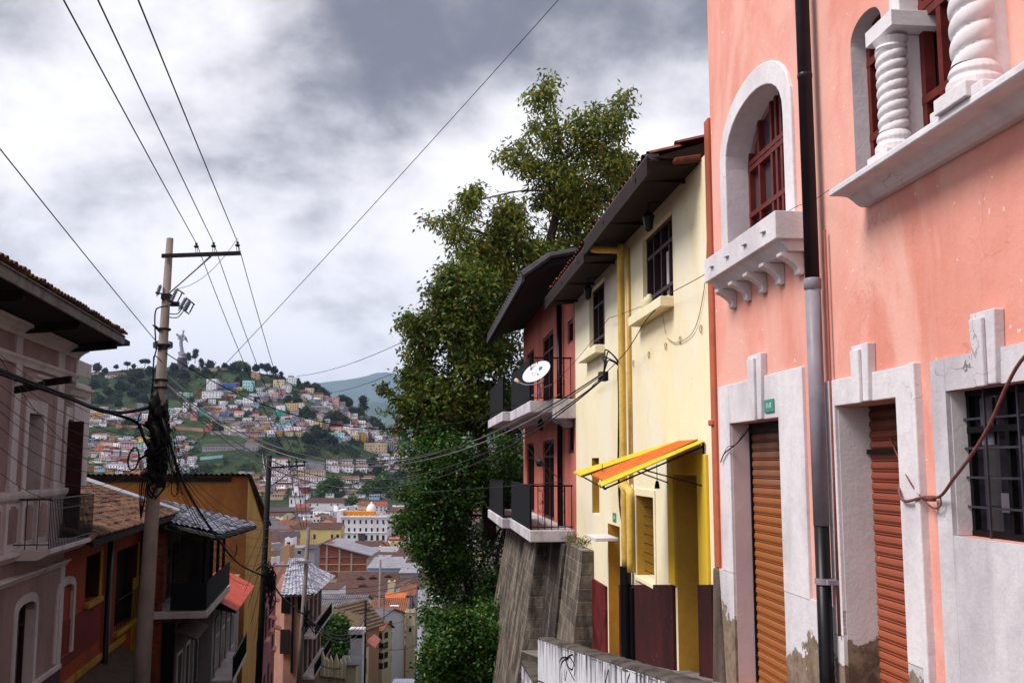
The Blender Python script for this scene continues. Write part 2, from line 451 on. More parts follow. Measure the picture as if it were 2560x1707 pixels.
# arched window
ax0, ax1 = wx(1824, 560), wx(1972, 520); ax0, ax1 = min(ax0, ax1), max(ax0, ax1)
a_sill = 2.2; a_spr = wz(1824, 420); a_apex = wz(1918, 199)
H.append(dict(x0=ax0, x1=ax1, z0=a_sill, z1=a_apex, d=.30, arch=a_spr, pw=.8))
# twin opening with twisted columns
nx1 = wx(2134, 300); nxm = wx(2204, 60); nz0 = 2.12
H.append(dict(x0=nxm, x1=nx1, z0=nz0, z1=wz(2165, 28), d=.24, arch=wz(2136, 110), pw=.9, skip='x0'))
xq = wx(2482, 250, YW+.12); bx0 = xq+.02; bxm = wx(2263, 250)
H.append(dict(x0=bx0, x1=bxm, z0=nz0, z1=4.9, d=.24, arch=4.0, skip='x1'))
H.append(dict(x0=bxm, x1=nxm, z0=nz0, z1=wz(2231, 100)+.06, d=.24, norev=True))
# doors and window
d1 = dict(x0=wx(1954, 1044), x1=wx(1830, 1061), z0=-3.6, z1=.447, d=.25)
d2 = dict(x0=wx(2249, 994), x1=wx(2095, 1018), z0=-3.6, z1=.48, d=.30)
w3 = dict(x0=4.6, x1=wx(2376, 979), z0=-.464, z1=.478, d=.16)
H += [d1, d2, w3]
wall = MB(); wallmesh(wall, 1.5, XL, -4, 9, YW, H, 1)
# back, ends and top of the body
wall.add([(1.5, YW, -4), (XL, YW, -4), (XL, -12, -4), (1.5, -12, -4), (1.5, YW, 9), (XL, YW, 9), (XL, -12, 9), (1.5, -12, 9)],
         [(4, 5, 6, 7), (0, 4, 7, 3), (1, 2, 6, 5), (2, 3, 7, 6)])
part('wall', wall, M_pink, R1)
# raised render field edges: thin darker pink bands are paint only; pilaster strip at the far corner
e = MB(); e.box(XL-.02, XL+.16, YW-.2, YW+.035, -1.2, 4.2); e.box(XL+.02, XL+.20, YW-.2, YW+.06, .45, .52); part('corner_strip', e, M_orange_edge, R1, bevel=.015)
e = MB(); e.hexa([(XL-.3, YW-.1, -3.4), (XL+.22, YW-.1, -3.4), (XL+.22, YW+.1, -3.4), (XL-.3, YW+.1, -3.4)], [(XL-.03, YW-.1, -1.2), (XL+.18, YW-.1, -1.2), (XL+.18, YW+.05, -1.2), (XL-.03, YW+.05, -1.2)])
part('stone_base', e, M_stonebase, R1, bevel=.03)

# arch surround
def arch_ring(mb, a, b, z0, zs, zt, wdt, y0, y1, pw=1.0, n=16):
    inn = [(a, z0), *arch_pts(a, b, zs, zt, pw, n), (b, z0)]
    ou = [(a-wdt, z0), *arch_pts(a-wdt, b+wdt, zs, zt+wdt*1.05, pw, n), (b+wdt, z0)]
    k = len(inn); vs = []
    for (p, y) in ((inn, y0), (ou, y0), (inn, y1), (ou, y1)): vs += [(q[0], y, q[1]) for q in p]
    fs = []
    for i in range(k-1):
        fs += [(2*k+i, 2*k+i+1, 3*k+i+1, 3*k+i), (i, k+i, k+i+1, i+1), (k+i, 3*k+i, 3*k+i+1, k+i+1), (i, i+1, 2*k+i+1, 2*k+i)]
    fs += [(0, 2*k, 3*k, k), (k-1, 2*k-1, 4*k-1, 3*k-1)]
    mb.add(vs, fs)
awd = abs(wx(1810, 600)-ax1)*1.05+.02
m = MB(); arch_ring(m, ax0+.0, ax1-.0, a_sill+.05, a_spr, a_apex, .22, YW-.28, YW+.035, .8)
aw = part('window_surround', m, M_white, R1, bevel=.012)
def lining(a, b, z0, zs, zt, pw, dep, mat):
    P_ = [(a+.003, z0), *[(x_+(.003 if x_ < (a+b)/2 else -.003), z_-.003) for x_, z_ in arch_pts(a, b, zs, zt, pw, 16)], (b-.003, z0)]
    mb = MB(); n_ = len(P_); mb.add([(x_, YW+.002, z_) for x_, z_ in P_]+[(x_, YW-dep, z_) for x_, z_ in P_], [(i, i+1, n_+i+1, n_+i) for i in range(n_-1)]); part('reveal', mb, mat, R1)
lining(ax0, ax1, a_sill, a_spr, a_apex, .8, .26, M_white); lining(nxm, nx1, nz0, wz(2136, 110), wz(2165, 28), .9, .23, M_white)
# frame with glazing
def frame_grid(mb, x0, x1, z0, z1, y, xs, zs, th=.05, dp=.05, arch=None, pw=1):
    for x in [x0+th/2, *xs, x1-th/2]:
        top = z1
        if arch:
            c = (x0+x1)/2; hw = (x1-x0)/2; q = min(1, abs(x-c)/hw); top = arch+(z1-arch)*(math.sqrt(1-q*q)**pw)
            top = max(top, arch)
        mb.box(x-th/2, x+th/2, y-dp/2, y+dp/2, z0, top)
    for z in [z0+th/2, *zs]+([] if arch else [z1-th/2]):
        mb.box(x0, x1, y-dp/2-.004, y+dp/2+.004, z-th/2, z+th/2)
yg = YW-.27
m = MB(); m.add([(ax0, yg-.03, a_sill), (ax1, yg-.03, a_sill), (ax1, yg-.03, a_apex), (ax0, yg-.03, a_apex)], [(3, 2, 1, 0)])
gw = part('window', m, M_glassg, R1)
m = MB(); wA = ax1-ax0
frame_grid(m, ax0, ax1, a_sill, a_apex, yg, [ax0+wA*.2, ax0+wA*.42, ax0+wA*.5, ax0+wA*.58, ax0+wA*.8], [a_spr+.05, a_spr-.02, a_spr-.55], .055, .07, a_spr, .8)
part('window_frame', m, M_redwood, gw)
# balconette box, moulding and scrolled corbels under it
z0, z1 = 2.03, 2.29; y1 = YW+.30; xa, xb = wx(1937, 529, YW+.3), wx(1760, 650, YW+.3)
m = MB(); m.box(xa, xb, YW, y1, z0, z1)
for q in (.13, .37, .62, .86):                      # short iron pegs in its face
    X = xa+(xb-xa)*q; m.box(X-.05, X+.05, y1, y1+.03, 2.15, 2.165)
sill = part('sill_box', m, M_white, R1, bevel=.02)
m = MB(); m.prism([(YW, 1.93), (YW+.16, 1.93), (YW+.2, 1.97), (YW+.26, 2.03), (YW, 2.03)], 'x', xa+.04, xb-.04)
part('moulding', m, M_white, R1)
def corbel_profile(y, z, dy, dz):
    p = [(y, z), (y+dy, z), (y+dy, z-.035), (y+dy*.82, z-.06)]
    for i in range(9):
        q = math.pi*(.05+.9*i/8); p.append((y+dy*.78-dy*.52*math.sin(q*.5)**1.2, z-.06-(dz-.1)*(i/8)))
    p += [(y+dy*.26, z-dz), (y+dy*.12, z-dz-.015), (y, z-dz)]
    return p
for i in range(5):
    X = xa+.10+(xb-xa-.32)*i/4
    m = MB(); m.prism(corbel_profile(YW, 1.93, .22, .2), 'x', X, X+.12); part('corbel', m, M_white, R1, bevel=.01)

# niche windows: glass, frames, piers, twisted columns
yg = YW-.22
m = MB(); m.add([(bx0, yg, nz0), (nx1, yg, nz0), (nx1, yg, 4.9), (bx0, yg, 4.9)], [(3, 2, 1, 0)])
gw = part('window', m, M_glassd, R1)
m = MB(); W_ = bxm-bx0
frame_grid(m, bx0, bxm, nz0, 4.9, yg+.05, [bx0+W_*.28, bx0+W_*.5, bx0+W_*.56, bx0+W_*.78], [2.62, 3.25, 3.32, 4.1], .06, .08)
frame_grid(m, nxm, nx1, nz0, 3.6, yg+.05, [nx1-.2], [2.62, 3.25], .06, .08)
part('window_frame', m, M_redwood, gw)
def twisted_column(X, y, zb, zt, r, turns, label=None):
    m = MB(); n = 28; k = int((zt-zb)/.012); vs = []
    for i in range(k+1):
        z = zb+(zt-zb)*i/k
        for j in range(n):
            q = 2*math.pi*j/n; g = abs(math.cos((q*1+2*math.pi*turns*(z-zb)/(zt-zb))/2*2/2))
            g = math.sqrt(max(0, 1-(((-2*q/(2*math.pi)+turns*(z-zb)/(zt-zb)) % 1)*2-1)**2))
            rr = r*(.72+.28*g); vs.append((X+rr*math.cos(q), y+rr*math.sin(q), z))
    m.add(vs, [(i*n+j, i*n+(j+1) % n, (i+1)*n+(j+1) % n, (i+1)*n+j) for i in range(k) for j in range(n)])
    c = part('twisted_column', m, M_white, R1, smooth=True)
    b = MB(); b.lathe((X, y, zb-.16), [(r*1.25, .0), (r*1.25, .05), (r*1.05, .08), (r*1.15, .11), (r*1.05, .14), (r*.85, .17)], 24)
    k_ = MB(); k_.lathe((X, y, zt-.01), [(r*.85, 0), (r*1.0, .03), (r*.9, .05), (r*1.1, .1)], 24); part('column_capital', k_, M_white, c)
    b.box(X-r*1.35, X+r*1.35, y-r*1.3, y+r*1.3, zb-.26, zb-.16)
    part('column_base', b, M_white, c, bevel=.008)
    return c
xc1 = wx(2231, 200, YW+.06)
zt1 = wz(2231, 100, YW)-.02
twisted_column(xc1, YW+.06, nz0+.28, zt1-.12, .115, 8)
m = MB(); m.box(xc1-.20, xc1+.22, YW-.25, YW+.15, zt1, zt1+.12); m.box(xc1-.16, xc1+.17, YW-.2, YW+.1, zt1+.12, zt1+.13)
part('abacus', m, M_white, R1, bevel=.01)
m = MB(); m.box(bxm, nxm, YW-.23, YW-.0, nz0, zt1); m.box(bxm-.01, bxm+.14, YW-.23, YW+.02, zt1+.13, 5.0)
part('pier', m, M_white, R1, bevel=.01)
xc2 = wx(2438, 200, YW+.16)
twisted_column(xc2, YW+.16, nz0+.28, 4.2, .135, 14)
m = MB(); m.box(xq, xq+.30, YW-.23, YW+.12, nz0, 4.9); part('pier', m, M_white, R1, bevel=.01)
# cornice under the twin window
xe = wx(2073, 480, YW+.3)
m = MB()
m.prism([(YW-.02, 2.16), (YW-.02, 2.0), (YW+.06, 2.0), (YW+.10, 2.02), (YW+.13, 2.05), (YW+.17, 2.075), (YW+.2, 2.08), (YW+.30, 2.085), (YW+.30, 2.14), (YW+.24, 2.165)], 'x', 4.2, xe-.03)
m.box(4.75, xe-.0, YW+.0, YW+.305, 2.09, 2.13)
part('cornice', m, M_white, R1, bevel=.006)
for X_, w_, y_ in ((xc1, .28, .2), (xc2, .3, .3)):
    m = MB(); m.box(X_-w_, X_+w_, YW-.2, YW+y_, 2.13, 2.2); part('sill', m, M_white, R1, bevel=.01)

# door surrounds (flat bands), keystones
def surround(name, h, outer0, outer1, ztop, zbot, mat=M_white, proud=.035):
    m = MB()
    xs = sorted([outer0, outer1])
    m.box(xs[0], h['x0'], YW-.01, YW+proud, zbot, ztop); m.box(h['x1'], xs[1], YW-.01, YW+proud, zbot, ztop)
    m.box(h['x0'], h['x1'], YW-.01, YW+proud-.002, h['z1'], ztop)
    return part(name, m, mat, R1, bevel=.008)
def keystone(x0, x1, zb, zt):
    m = MB(); w = (x1-x0)
    m.prism([(x0+w*.1, zb), (x1-w*.1, zb), (x1, zt), (x0, zt)], 'y', YW, YW+.07)
    m.prism([(x0+w*.38, zb-.01), (x1-w*.22, zb-.01), (x1-w*.12, zt-.04), (x0+w*.36, zt-.04)], 'y', YW+.07, YW+.10)
    part('keystone', m, M_white, R1, bevel=.008)
surround('door_surround', d1, wx(1802, 970), wx(2012, 920), .885, -1.2)
surround('door_surround', d2, wx(2070, 957), wx(2292, 912), .70, -1.4)
m = MB(); m.box(wx(2302, 912)-.0, wx(2290, 912), YW-.01, YW+.06, -1.75, .71); part('pilaster', m, M_white, R1, bevel=.01)
m = MB(); x0_, x1_ = wx(2336, 905), 4.2
m.box(w3['x1'], x0_, YW-.01, YW+.035, -3.6, .695); m.box(x1_, w3['x1'], YW-.01, YW+.033, w3['z1'], .695)
m.box(x1_, w3['x1'], YW-.01, YW+.033, -3.6, w3['z0']); m.box(x1_, w3['x0'], YW-.01, YW+.03, w3['z0'], w3['z1'])
part('window_surround', m, M_whitebase, R1)
keystone(wx(1918, 891), wx(1885, 900), .447, 1.12)
keystone(wx(2190, 870), wx(2148, 880), .48, .93)
keystone(wx(2512, 783), wx(2450, 793), .478, .93)
for a_, b_, q_ in ((d1['x1'], XL-.01, -1.2), (d2['x1'], d1['x0'], -1.19), (wx(2292, 912), d2['x0'], -1.4)):
    m = MB(); m.box(a_, b_, YW-.01, YW+.03, -3.6, q_); part('plinth', m, M_whitebase, R1)
# jamb linings with worn render
m = MB(); m.box(d1['x1']-.004, d1['x1'], YW-.245, YW+.0, -3.4, .44); part('door_jamb', m, M_jambpink, R1)
m = MB(); m.box(d2['x1']-.004, d2['x1'], YW-.295, YW+.0, -3.4, .475); part('door_jamb', m, M_jamb, R1)
m = MB(); m.box(w3['x1']-.004, w3['x1'], YW-.155, YW+.0, -.46, .475); part('window_jamb', m, M_jamb, R1)
m = MB(); m.box(nx1-.004, nx1+.0, YW-.23, YW+.0, nz0, wz(2136, 110)); part('window_jamb', m, M_white, R1)
m = MB(); m.box(d1['x0'], d1['x1'], YW-.25, YW+.12, -2.6, -2.36); part('threshold', m, plaster('ochre_threshold', '#b8713c', '#6e4632', .7, 3), R1, bevel=.015)
# roller shutters: real curved slats
def shutter(h, yy, mat, pitch=.082, label=None):
    m = MB(); z = -3.3; prof = []
    zt = h['z1']+.02
    while z < zt:
        prof += [(yy, z), (yy-.014, z+.003), (yy-.014, z+.009), (yy+.003, z+.012), (yy+.003, z+.018), (yy-.006, z+.021), (yy-.006, z+.026), (yy+.004, z+.030), (yy+.010, z+pitch*.5), (yy+.008, z+pitch*.8), (yy+.002, z+pitch*.97)]
        z += pitch
    n = len(prof); vs = [(h['x0'], a, b) for a, b in prof]+[(h['x1'], a, b) for a, b in prof]
    m.add(vs, [(i, i+1, n+i+1, n+i) for i in range(n-1)])
    return part('roller_shutter', m, mat, R1, label=label)
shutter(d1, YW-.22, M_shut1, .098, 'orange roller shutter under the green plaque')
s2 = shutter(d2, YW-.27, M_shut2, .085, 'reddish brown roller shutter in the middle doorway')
m = MB(); m.box(d1['x0'], d1['x1'], YW-.24, YW-.19, .34, .447); m.box(d1['x1']-.03, d1['x1'], YW-.24, YW-.19, -3, .4); part('shutter_rail', m, M_iron, R1)
m = MB(); m.box(d2['x0'], d2['x1'], YW-.29, YW-.23, .08, .12); part('shutter_rail', m, M_iron, R1)
# barred window
m = MB(); m.add([(w3['x0'], YW-.14, w3['z0']), (w3['x1'], YW-.14, w3['z0']), (w3['x1'], YW-.14, w3['z1']), (w3['x0'], YW-.14, w3['z1'])], [(3, 2, 1, 0)])
g3 = part('window', m, M_glassd, R1)
m = MB(); frame_grid(m, w3['x0'], w3['x1'], w3['z0'], w3['z1'], YW-.12, [w3['x1']-.45, w3['x1']-.9], [.22], .04, .04); part('window_frame', m, M_iron, g3)
m = MB(); n = 5
for i in range(1, n): z = w3['z0']+(w3['z1']-w3['z0'])*i/n; m.box(w3['x0'], w3['x1'], YW-.085, YW-.075, z-.007, z+.007)
for i in range(5): X = w3['x1']-.27-.36*i; m.box(X-.008, X+.008, YW-.075, YW-.062, w3['z0'], w3['z1'])
part('window_grille', m, simple('grey_iron', '#4c4954', .45, .5, .3, 12), R1)
M_gcl = simple('grey_cloth', '#5c5660', .9)
for (dx, a, b, cz) in ((.12, .14, .3, .12), (.55, .12, .22, -.05), (.3, .1, .12, -.3)):
    m = MB(); m.box(w3['x1']-dx-a, w3['x1']-dx, YW-.133, YW-.128, cz, cz+b); part('curtain_scrap', m, M_gcl, R1)
# green number plaque "11-8"
def text_mesh(body, size, frame, loc, out, mat, parent, name='lettering', rot=0, font_thick=.002, plane='facade'):
    cu = bpy.data.curves.new('t', 'FONT'); cu.body = body; cu.size = size; cu.align_x = 'CENTER'; cu.align_y = 'CENTER'; cu.extrude = font_thick
    tmp = bpy.data.objects.new('t', cu); COL.objects.link(tmp)
    dg = bpy.context.evaluated_depsgraph_get(); dg.update()
    me = bpy.data.meshes.new_from_object(tmp.evaluated_get(dg)); bpy.data.objects.remove(tmp, do_unlink=True)
    vs = []
    for v in me.vertices:
        x, y, z = v.co
        # reading direction: towards the camera end (decreasing local x) on the right facade
        c, s_ = math.cos(rot), math.sin(rot); x, y = x*c-y*s_, x*s_+y*c
        vs.append((loc[0]-x*out, loc[1]+z*out, loc[2]+y))
    mb = MB(); mb.add(vs, [tuple(p.vertices) for p in me.polygons]); bpy.data.meshes.remove(me)
    return part(name, mb, mat, parent)
px0, px1 = wx(1945, 1015), wx(1922, 1015); zc = wz(1934, 1014)
m = MB(); m.box(px0, px1, YW+.035, YW+.048, zc-.065, zc+.065); pl = part('number_plaque', m, M_sign, R1, bevel=.004)
text_mesh('11-8', .075, FR, ((px0+px1)/2, YW+.05, zc), 1, M_letter, pl)

# downpipe on the pink house
XP = wx(2016, 300, YW+.12)
rp = thing('downpipe', 'tall rain downpipe on the pink house, dark above, grey in the middle, black below', 'pipe', (XP, YW+.12, -3.4), FR)
yp = YW+.12; zA = wz(2022, 700, yp); zB = wz(2032, 1304, yp)
m = MB(); m.tube([(XP, yp, zA-.03), (XP, yp, 9)], .062, 20); m.lathe((XP, yp, wz(2017, 192, yp)), [(.062, 0), (.066, .004), (.066, .04), (.062, .044)], 20); part('upper_pipe', m, M_pipe, rp, smooth=True)
m = MB(); m.tube([(XP, yp, zB-.02), (XP, yp, zA)], .066, 20); m.lathe((XP, yp, zA-.1), [(.066, 0), (.074, .005), (.074, .09), (.066, .1)], 20); part('middle_pipe', m, M_pipeg, rp, smooth=True)
m = MB(); m.tube([(XP, yp, -3.4), (XP, yp, zB)], .062, 20); part('lower_pipe', m, M_pipeb, rp, smooth=True)
zk = wz(2035, 1445, yp); m = MB(); m.lathe((XP, yp, zk-.025), [(.064, 0), (.072, 0), (.072, .05), (.064, .05)], 20); m.box(XP-.12, XP-.05, yp-.1, yp+.01, zk-.02, zk+.02)
part('bracket', m, M_pipeg, rp)
m = MB(); m.tube([(XP-.11, YW+.05, -1.4), (XP-.105, YW+.04, 0), (XP-.11, YW+.04, 2.0)], .012, 8)
solo('conduit', m, simple('red_conduit', '#8a4a40', .6), 'thin reddish conduit running up beside the large rain downpipe', 'pipe', FR, smooth=True)

# loose cables on the pink house
def wp(px, py, y): X, z = FR.aty(px, py, y); return (X, y, z)
def smoothpath(pts, n=8):
    P = [Vector(p) for p in pts]; out = []
    for i in range(len(P)-1):
        p0 = P[max(i-1, 0)]; p1 = P[i]; p2 = P[i+1]; p3 = P[min(i+2, len(P)-1)]
        for j in range(n):
            q = j/n; out.append(.5*((2*p1)+(p2-p0)*q+(2*p0-5*p1+4*p2-p3)*q*q+(3*p1-p0-3*p2+p3)*q**3))
    out.append(P[-1]); return out
M_cabp = simple('dusty_red_cable', '#7c4a48', .6, 0, .3, 20); M_cabb = simple('black_cable', '#0c0a0e', .5, 0, .3, 20, 0); M_cabw = simple('pale_cable', '#9a8f96', .6, 0, .3, 20, 0)
yc = YW+.16
m = MB(); m.tube(smoothpath([wp(2640, 820, yc), wp(2560, 893, yc), (wp(2518, 962, yc)), wp(2475, 1060, yc), wp(2430, 1135, yc), wp(2385, 1195, yc), wp(2350, 1240, YW+.08), wp(2310, 1242, YW+.07), wp(2262, 1252, YW+.06), wp(2248, 1225, YW+.05), wp(2256, 1185, YW-.1)]), .0105, 8)
m.tube(smoothpath([wp(2350, 1240, YW+.08), wp(2352, 1262, YW+.07), wp(2335, 1270, YW+.07), wp(2315, 1255, YW+.06), wp(2285, 1220, YW+.05), wp(2262, 1180, YW+.02), wp(2240, 1130, YW-.15), wp(2225, 1095, YW-.26)]), .006, 8)
m.box(wx(2358, 1240)-.02, wx(2346, 1240), YW+.06, YW+.1, wz(2350, 1252), wz(2350, 1238))
solo('loose_cable', m, M_cabp, 'dusty red cable hanging across the barred window to the middle shutter', 'cable', FR, smooth=True)
m = MB(); m.tube(smoothpath([wp(1802, 1155, YW+.06), wp(1812, 1132, YW+.06), wp(1840, 1110, YW+.04), wp(1858, 1090, YW+.02), wp(1880, 1064, YW-.15)]), .007, 6)
m.tube(smoothpath([wp(1804, 1150, YW+.05), wp(1818, 1118, YW+.06), wp(1838, 1112, YW+.05), wp(1862, 1080, YW+.02), wp(1880, 1062, YW-.15)]), .004, 6)
solo('loose_cable', m, M_cabb, 'short dark cable poking out of the orange shutter doorway', 'cable', FR, smooth=True)
m = MB(); m.tube(smoothpath([wp(1960, 535, YW+.05), wp(1995, 515, YW+.2), wp(2035, 500, YW+.05), wp(2072, 476, YW+.25)]), .003, 5)
solo('thin_wire', m, M_cabb, 'thin wire from the arched window to the cornice across the downpipe', 'wire', FR)

# ================= yellow house =================
M_yel = plaster('pale_yellow_render', '#ebe0c0', '#d4c093', .4, .7, .9, .45, streak=.12, cracks=.3, pale='#e8dfcb')
M_yelrev = plaster('ochre_yellow_render', '#c4953c', '#8a6222', .6, 1, .85, .3)
M_yelbright = plaster('bright_yellow_render', '#d8b432', '#c39424', .3, 1.2)
M_brownbase = plaster('maroon_base_render', '#421719', '#1a0a0b', .6, 1.6, .9, .9, spots='#6d4a48')
M_redbase = plaster('red_base_render', '#6e1f22', '#2c0d10', .8, 4, .7, 1.2)
M_soffit = simple('dark_soffit_wood', '#2a1c19', .8, 0, .5, 3)  # dark brown wood, mottled in tone
M_gutter = simple('grey_gutter', '#5b5862', .4, .3, .45, 4)
M_tile = tile_mat('clay_tile', '#8e4a34', '#6a3426', '#3e2a26')
M_ypipe = plaster('yellow_pipe_paint', '#dcb85e', '#7a5820', .6, 3, .5, .1)
Y2 = YW-.05
x20 = XL+.16; x21 = wx(1439, 1000, Y2)
R2 = thing('yellow_house', 'pale yellow house with maroon base and a gutter, between pink house and balconies', 'house', (17, Y2, -3), FR)
def y2x(px, py): return FR.aty(px, py, Y2)[0]
def y2z(px, py): return FR.aty(px, py, Y2)[1]
def hole(pl, pt, pr, pb, d, zt=None, zb=None):
    return dict(x0=y2x(pr, pt), x1=y2x(pl, pt), z0=zb if zb is not None else y2z(pr, pb), z1=zt if zt is not None else y2z(pr, pt), d=d)
hW1 = dict(x0=y2x(1681, 600), x1=y2x(1607, 700), z0=y2z(1681, 742), z1=y2z(1681, 524), d=.16)
hW2 = dict(x0=y2x(1511, 750), x1=y2x(1473, 800), z0=y2z(1511, 862), z1=y2z(1511, 692), d=.18)
hD = dict(x0=y2x(1751, 1300), x1=y2x(1690, 1300), z0=-4.2, z1=y2z(1720, 1187), d=.34)
hL = dict(x0=y2x(1638, 1350), x1=y2x(1593, 1350), z0=y2z(1615, 1447), z1=y2z(1615, 1241), d=.30)
hS = dict(x0=y2x(1498, 1200), x1=y2x(1480, 1200), z0=y2z(1490, 1284), z1=y2z(1490, 1144), d=.2)
hN = dict(x0=y2x(1551, 1450), x1=y2x(1521, 1450), z0=-5.2, z1=y2z(1536, 1312), d=.3)
ZE = 3.87
m = MB(); wallmesh(m, x20, x21, -6, ZE, Y2, [hW1, hW2, hD, hL, hS, hN], 1)
m.add([(x20, Y2, -6), (x21, Y2, -6), (x21, -11, -6), (x20, -11, -6), (x20, Y2, ZE), (x21, Y2, ZE), (x21, -11, ZE), (x20, -11, ZE)], [(4, 5, 6, 7), (0, 4, 7, 3), (1, 2, 6, 5), (2, 3, 7, 6)])
part('wall', m, M_yel, R2)
for h in (hD, hN, hL, hS):
    m = MB(); m.box(h['x1']-.004, h['x1'], Y2-h['d']+.01, Y2, h['z0'], h['z1']); m.box(h['x0'], h['x1'], Y2-h['d']+.01, Y2, h['z1']-.004, h['z1']); part('reveal', m, M_yelrev, R2)
# casements
def casement(h, y, parent, bars):
    m = MB(); m.add([(h['x0'], y-.03, h['z0']), (h['x1'], y-.03, h['z0']), (h['x1'], y-.03, h['z1']), (h['x0'], y-.03, h['z1'])], [(3, 2, 1, 0)])
    g = part('window', m, M_glassd, parent)
    m = MB(); w_ = h['x1']-h['x0']; hh = h['z1']-h['z0']
    frame_grid(m, h['x0'], h['x1'], h['z0'], h['z1'], y, [h['x0']+w_*q for q in bars], [h['z0']+hh*.2, h['z1']-hh*.28], .055, .06)
    part('window_frame', m, M_frame2, g)
    m = MB(); q = h['x0']+w_*.15
    m.box(q, q+w_*.1, y-.028, y-.022, h['z0']+hh*.22, h['z1']-hh*.33); m.box(q+w_*.2, q+w_*.29, y-.028, y-.022, h['z0']+.03, h['z1']-hh*.35)
    part('curtain', m, M_curtain, g)
M_frame2 = simple('plum_window_frame', '#3c2429', .5, 0, .4, 8)
casement(hW1, Y2-.1, R2, (.25, .5, .75)); casement(hW2, Y2-.12, R2, (.33, .66))
def sillbox(h, drop, proud, lp=.12, rp=0):
    m = MB(); m.box(h['x0']-rp, h['x1']+lp, Y2-.02, Y2+proud, h['z0']-drop, h['z0']); part('window_sill', m, M_yel, R2, bevel=.012)
sillbox(hW1, .15, .2, .22, .02); sillbox(hW2, .16, .2, .3, .02)
m = MB(); m.add([(hL['x0'], Y2-.28, hL['z0']), (hL['x1'], Y2-.28, hL['z0']), (hL['x1'], Y2-.28, hL['z1']), (hL['x0'], Y2-.28, hL['z1'])], [(3, 2, 1, 0)]); g = part('window', m, M_glassd, R2)
m = MB(); X = hL['x0']+.05
m.tube([(X, Y2-.1, hL['z0']), (X, Y2-.1, hL['z1'])], .012, 6)
for i in range(9):
    z = hL['z0']+.08+i*(hL['z1']-hL['z0']-.12)/8; m.tube([(X-.06, Y2-.1, z), (hL['x1'], Y2-.12, z)], .006, 5); m.box(X-.03, X+.03, Y2-.1, Y2-.06, z-.02, z+.02)
part('window_grille', m, M_iron, R2)
m = MB(); m.add([(hS['x0'], Y2-.19, hS['z0']), (hS['x1'], Y2-.19, hS['z0']), (hS['x1'], Y2-.19, hS['z1']), (hS['x0'], Y2-.19, hS['z1'])], [(3, 2, 1, 0)]); g = part('window', m, M_glassd, R2)
m = MB(); m.box(hS['x0'], hS['x0']+.06, Y2-.14, Y2-.1, hS['z0'], hS['z1']); part('window_frame', m, M_iron, g)
m = MB(); m.box(hD['x0'], hD['x0']+.30, Y2-.34, Y2-.3, -4, hD['z1']); m.box(hD['x0']+.3, hD['x1'], Y2-.345, Y2-.33, -4, hD['z1']); part('door', m, simple('black_door', '#0e0a0a', .6), R2, bevel=.01)
m = MB(); m.box(hN['x0'], hN['x1'], Y2-.3, Y2-.27, -5, hN['z1']); part('door', m, M_yelrev, R2)
m = MB(); q = (hN['x0']+.3, Y2-.22, wz(1537, 1410)); m.lathe((q[0], q[1]+.05, q[2]-.05), [(.03, 0), (.05, .04), (.05, .08), (.02, .13)], 10); m.tube([(q[0], q[1]+.05, q[2]+.1), (hN['x0']+.02, q[1]+.05, q[2]+.4)], .006, 5); part('hanging_bulb', m, M_pipeg, R2)
# bright yellow door surround
m = MB(); a, b_ = y2x(1772, 1200), y2x(1674, 1230)
m.box(a, hD['x0'], Y2, Y2+.04, -1.53, .12); m.box(hD['x1'], b_, Y2, Y2+.04, -1.66, .12); m.box(hD['x0'], hD['x1'], Y2, Y2+.038, hD['z1'], .12)
part('door_surround', m, M_yelbright, R2, bevel=.01)
# low relief surround of the small window
m = MB(); q = .07
m.box(hL['x0']-q, hL['x0'], Y2, Y2+.025, hL['z0']-q, hL['z1']+.12); m.box(hL['x1'], hL['x1']+.05, Y2, Y2+.025, hL['z0']-q, hL['z1']+.12); m.box(hL['x0'], hL['x1'], Y2, Y2+.023, hL['z1'], hL['z1']+.12); m.box(hL['x0'], hL['x1'], Y2, Y2+.05, hL['z0']-q, hL['z0'])
part('window_surround', m, M_yel, R2, bevel=.008)
# base band that steps down with the street
def bz(px): return y2z(px, 1462)
m = MB(); segs = [(1787, 1752.5), (1689.5, 1553)]
for a_, b_ in segs:
    xa_, xb_ = y2x(a_, 1500), y2x(b_, 1500); za = FR.aty(a_, 1461, Y2)[1]; zb = FR.aty(b_, 1461, Y2)[1]
    m.prism([(xa_, -6), (xb_, -6), (xb_, zb), (xa_, za)], 'y', Y2, Y2+.045)
part('base_band', m, M_brownbase, R2, bevel=.006)
xa_, xb_ = y2x(1519, 1500), y2x(1476, 1500)
m = MB(); m.prism([(xa_, -6), (xb_, -6), (xb_, FR.aty(1476, 1440, Y2)[1]), (xa_, FR.aty(1519, 1466, Y2)[1])], 'y', Y2, Y2+.05)
part('base_band', m, M_redbase, R2, label='rough dark red base band beside the stone wall')
# number plaque
a, b_ = y2x(1541, 1293), y2x(1533, 1293); zc = y2z(1537, 1293)
m = MB(); m.box(a, b_, Y2, Y2+.012, zc-.08, zc+.08); pl = part('number_plaque', m, M_sign, R2)
text_mesh('11-4', .1, FR, ((a+b_)/2, Y2+.014, zc), 1, M_letter, pl)
# little white shelf canopy
m = MB(); q = y2x(1540, 1345); zz = y2z(1540, 1347); m.box(q-.25, q+.75, Y2, Y2+.42, zz-.02, zz+.04); part('door_canopy', m, M_white, R2, bevel=.01)
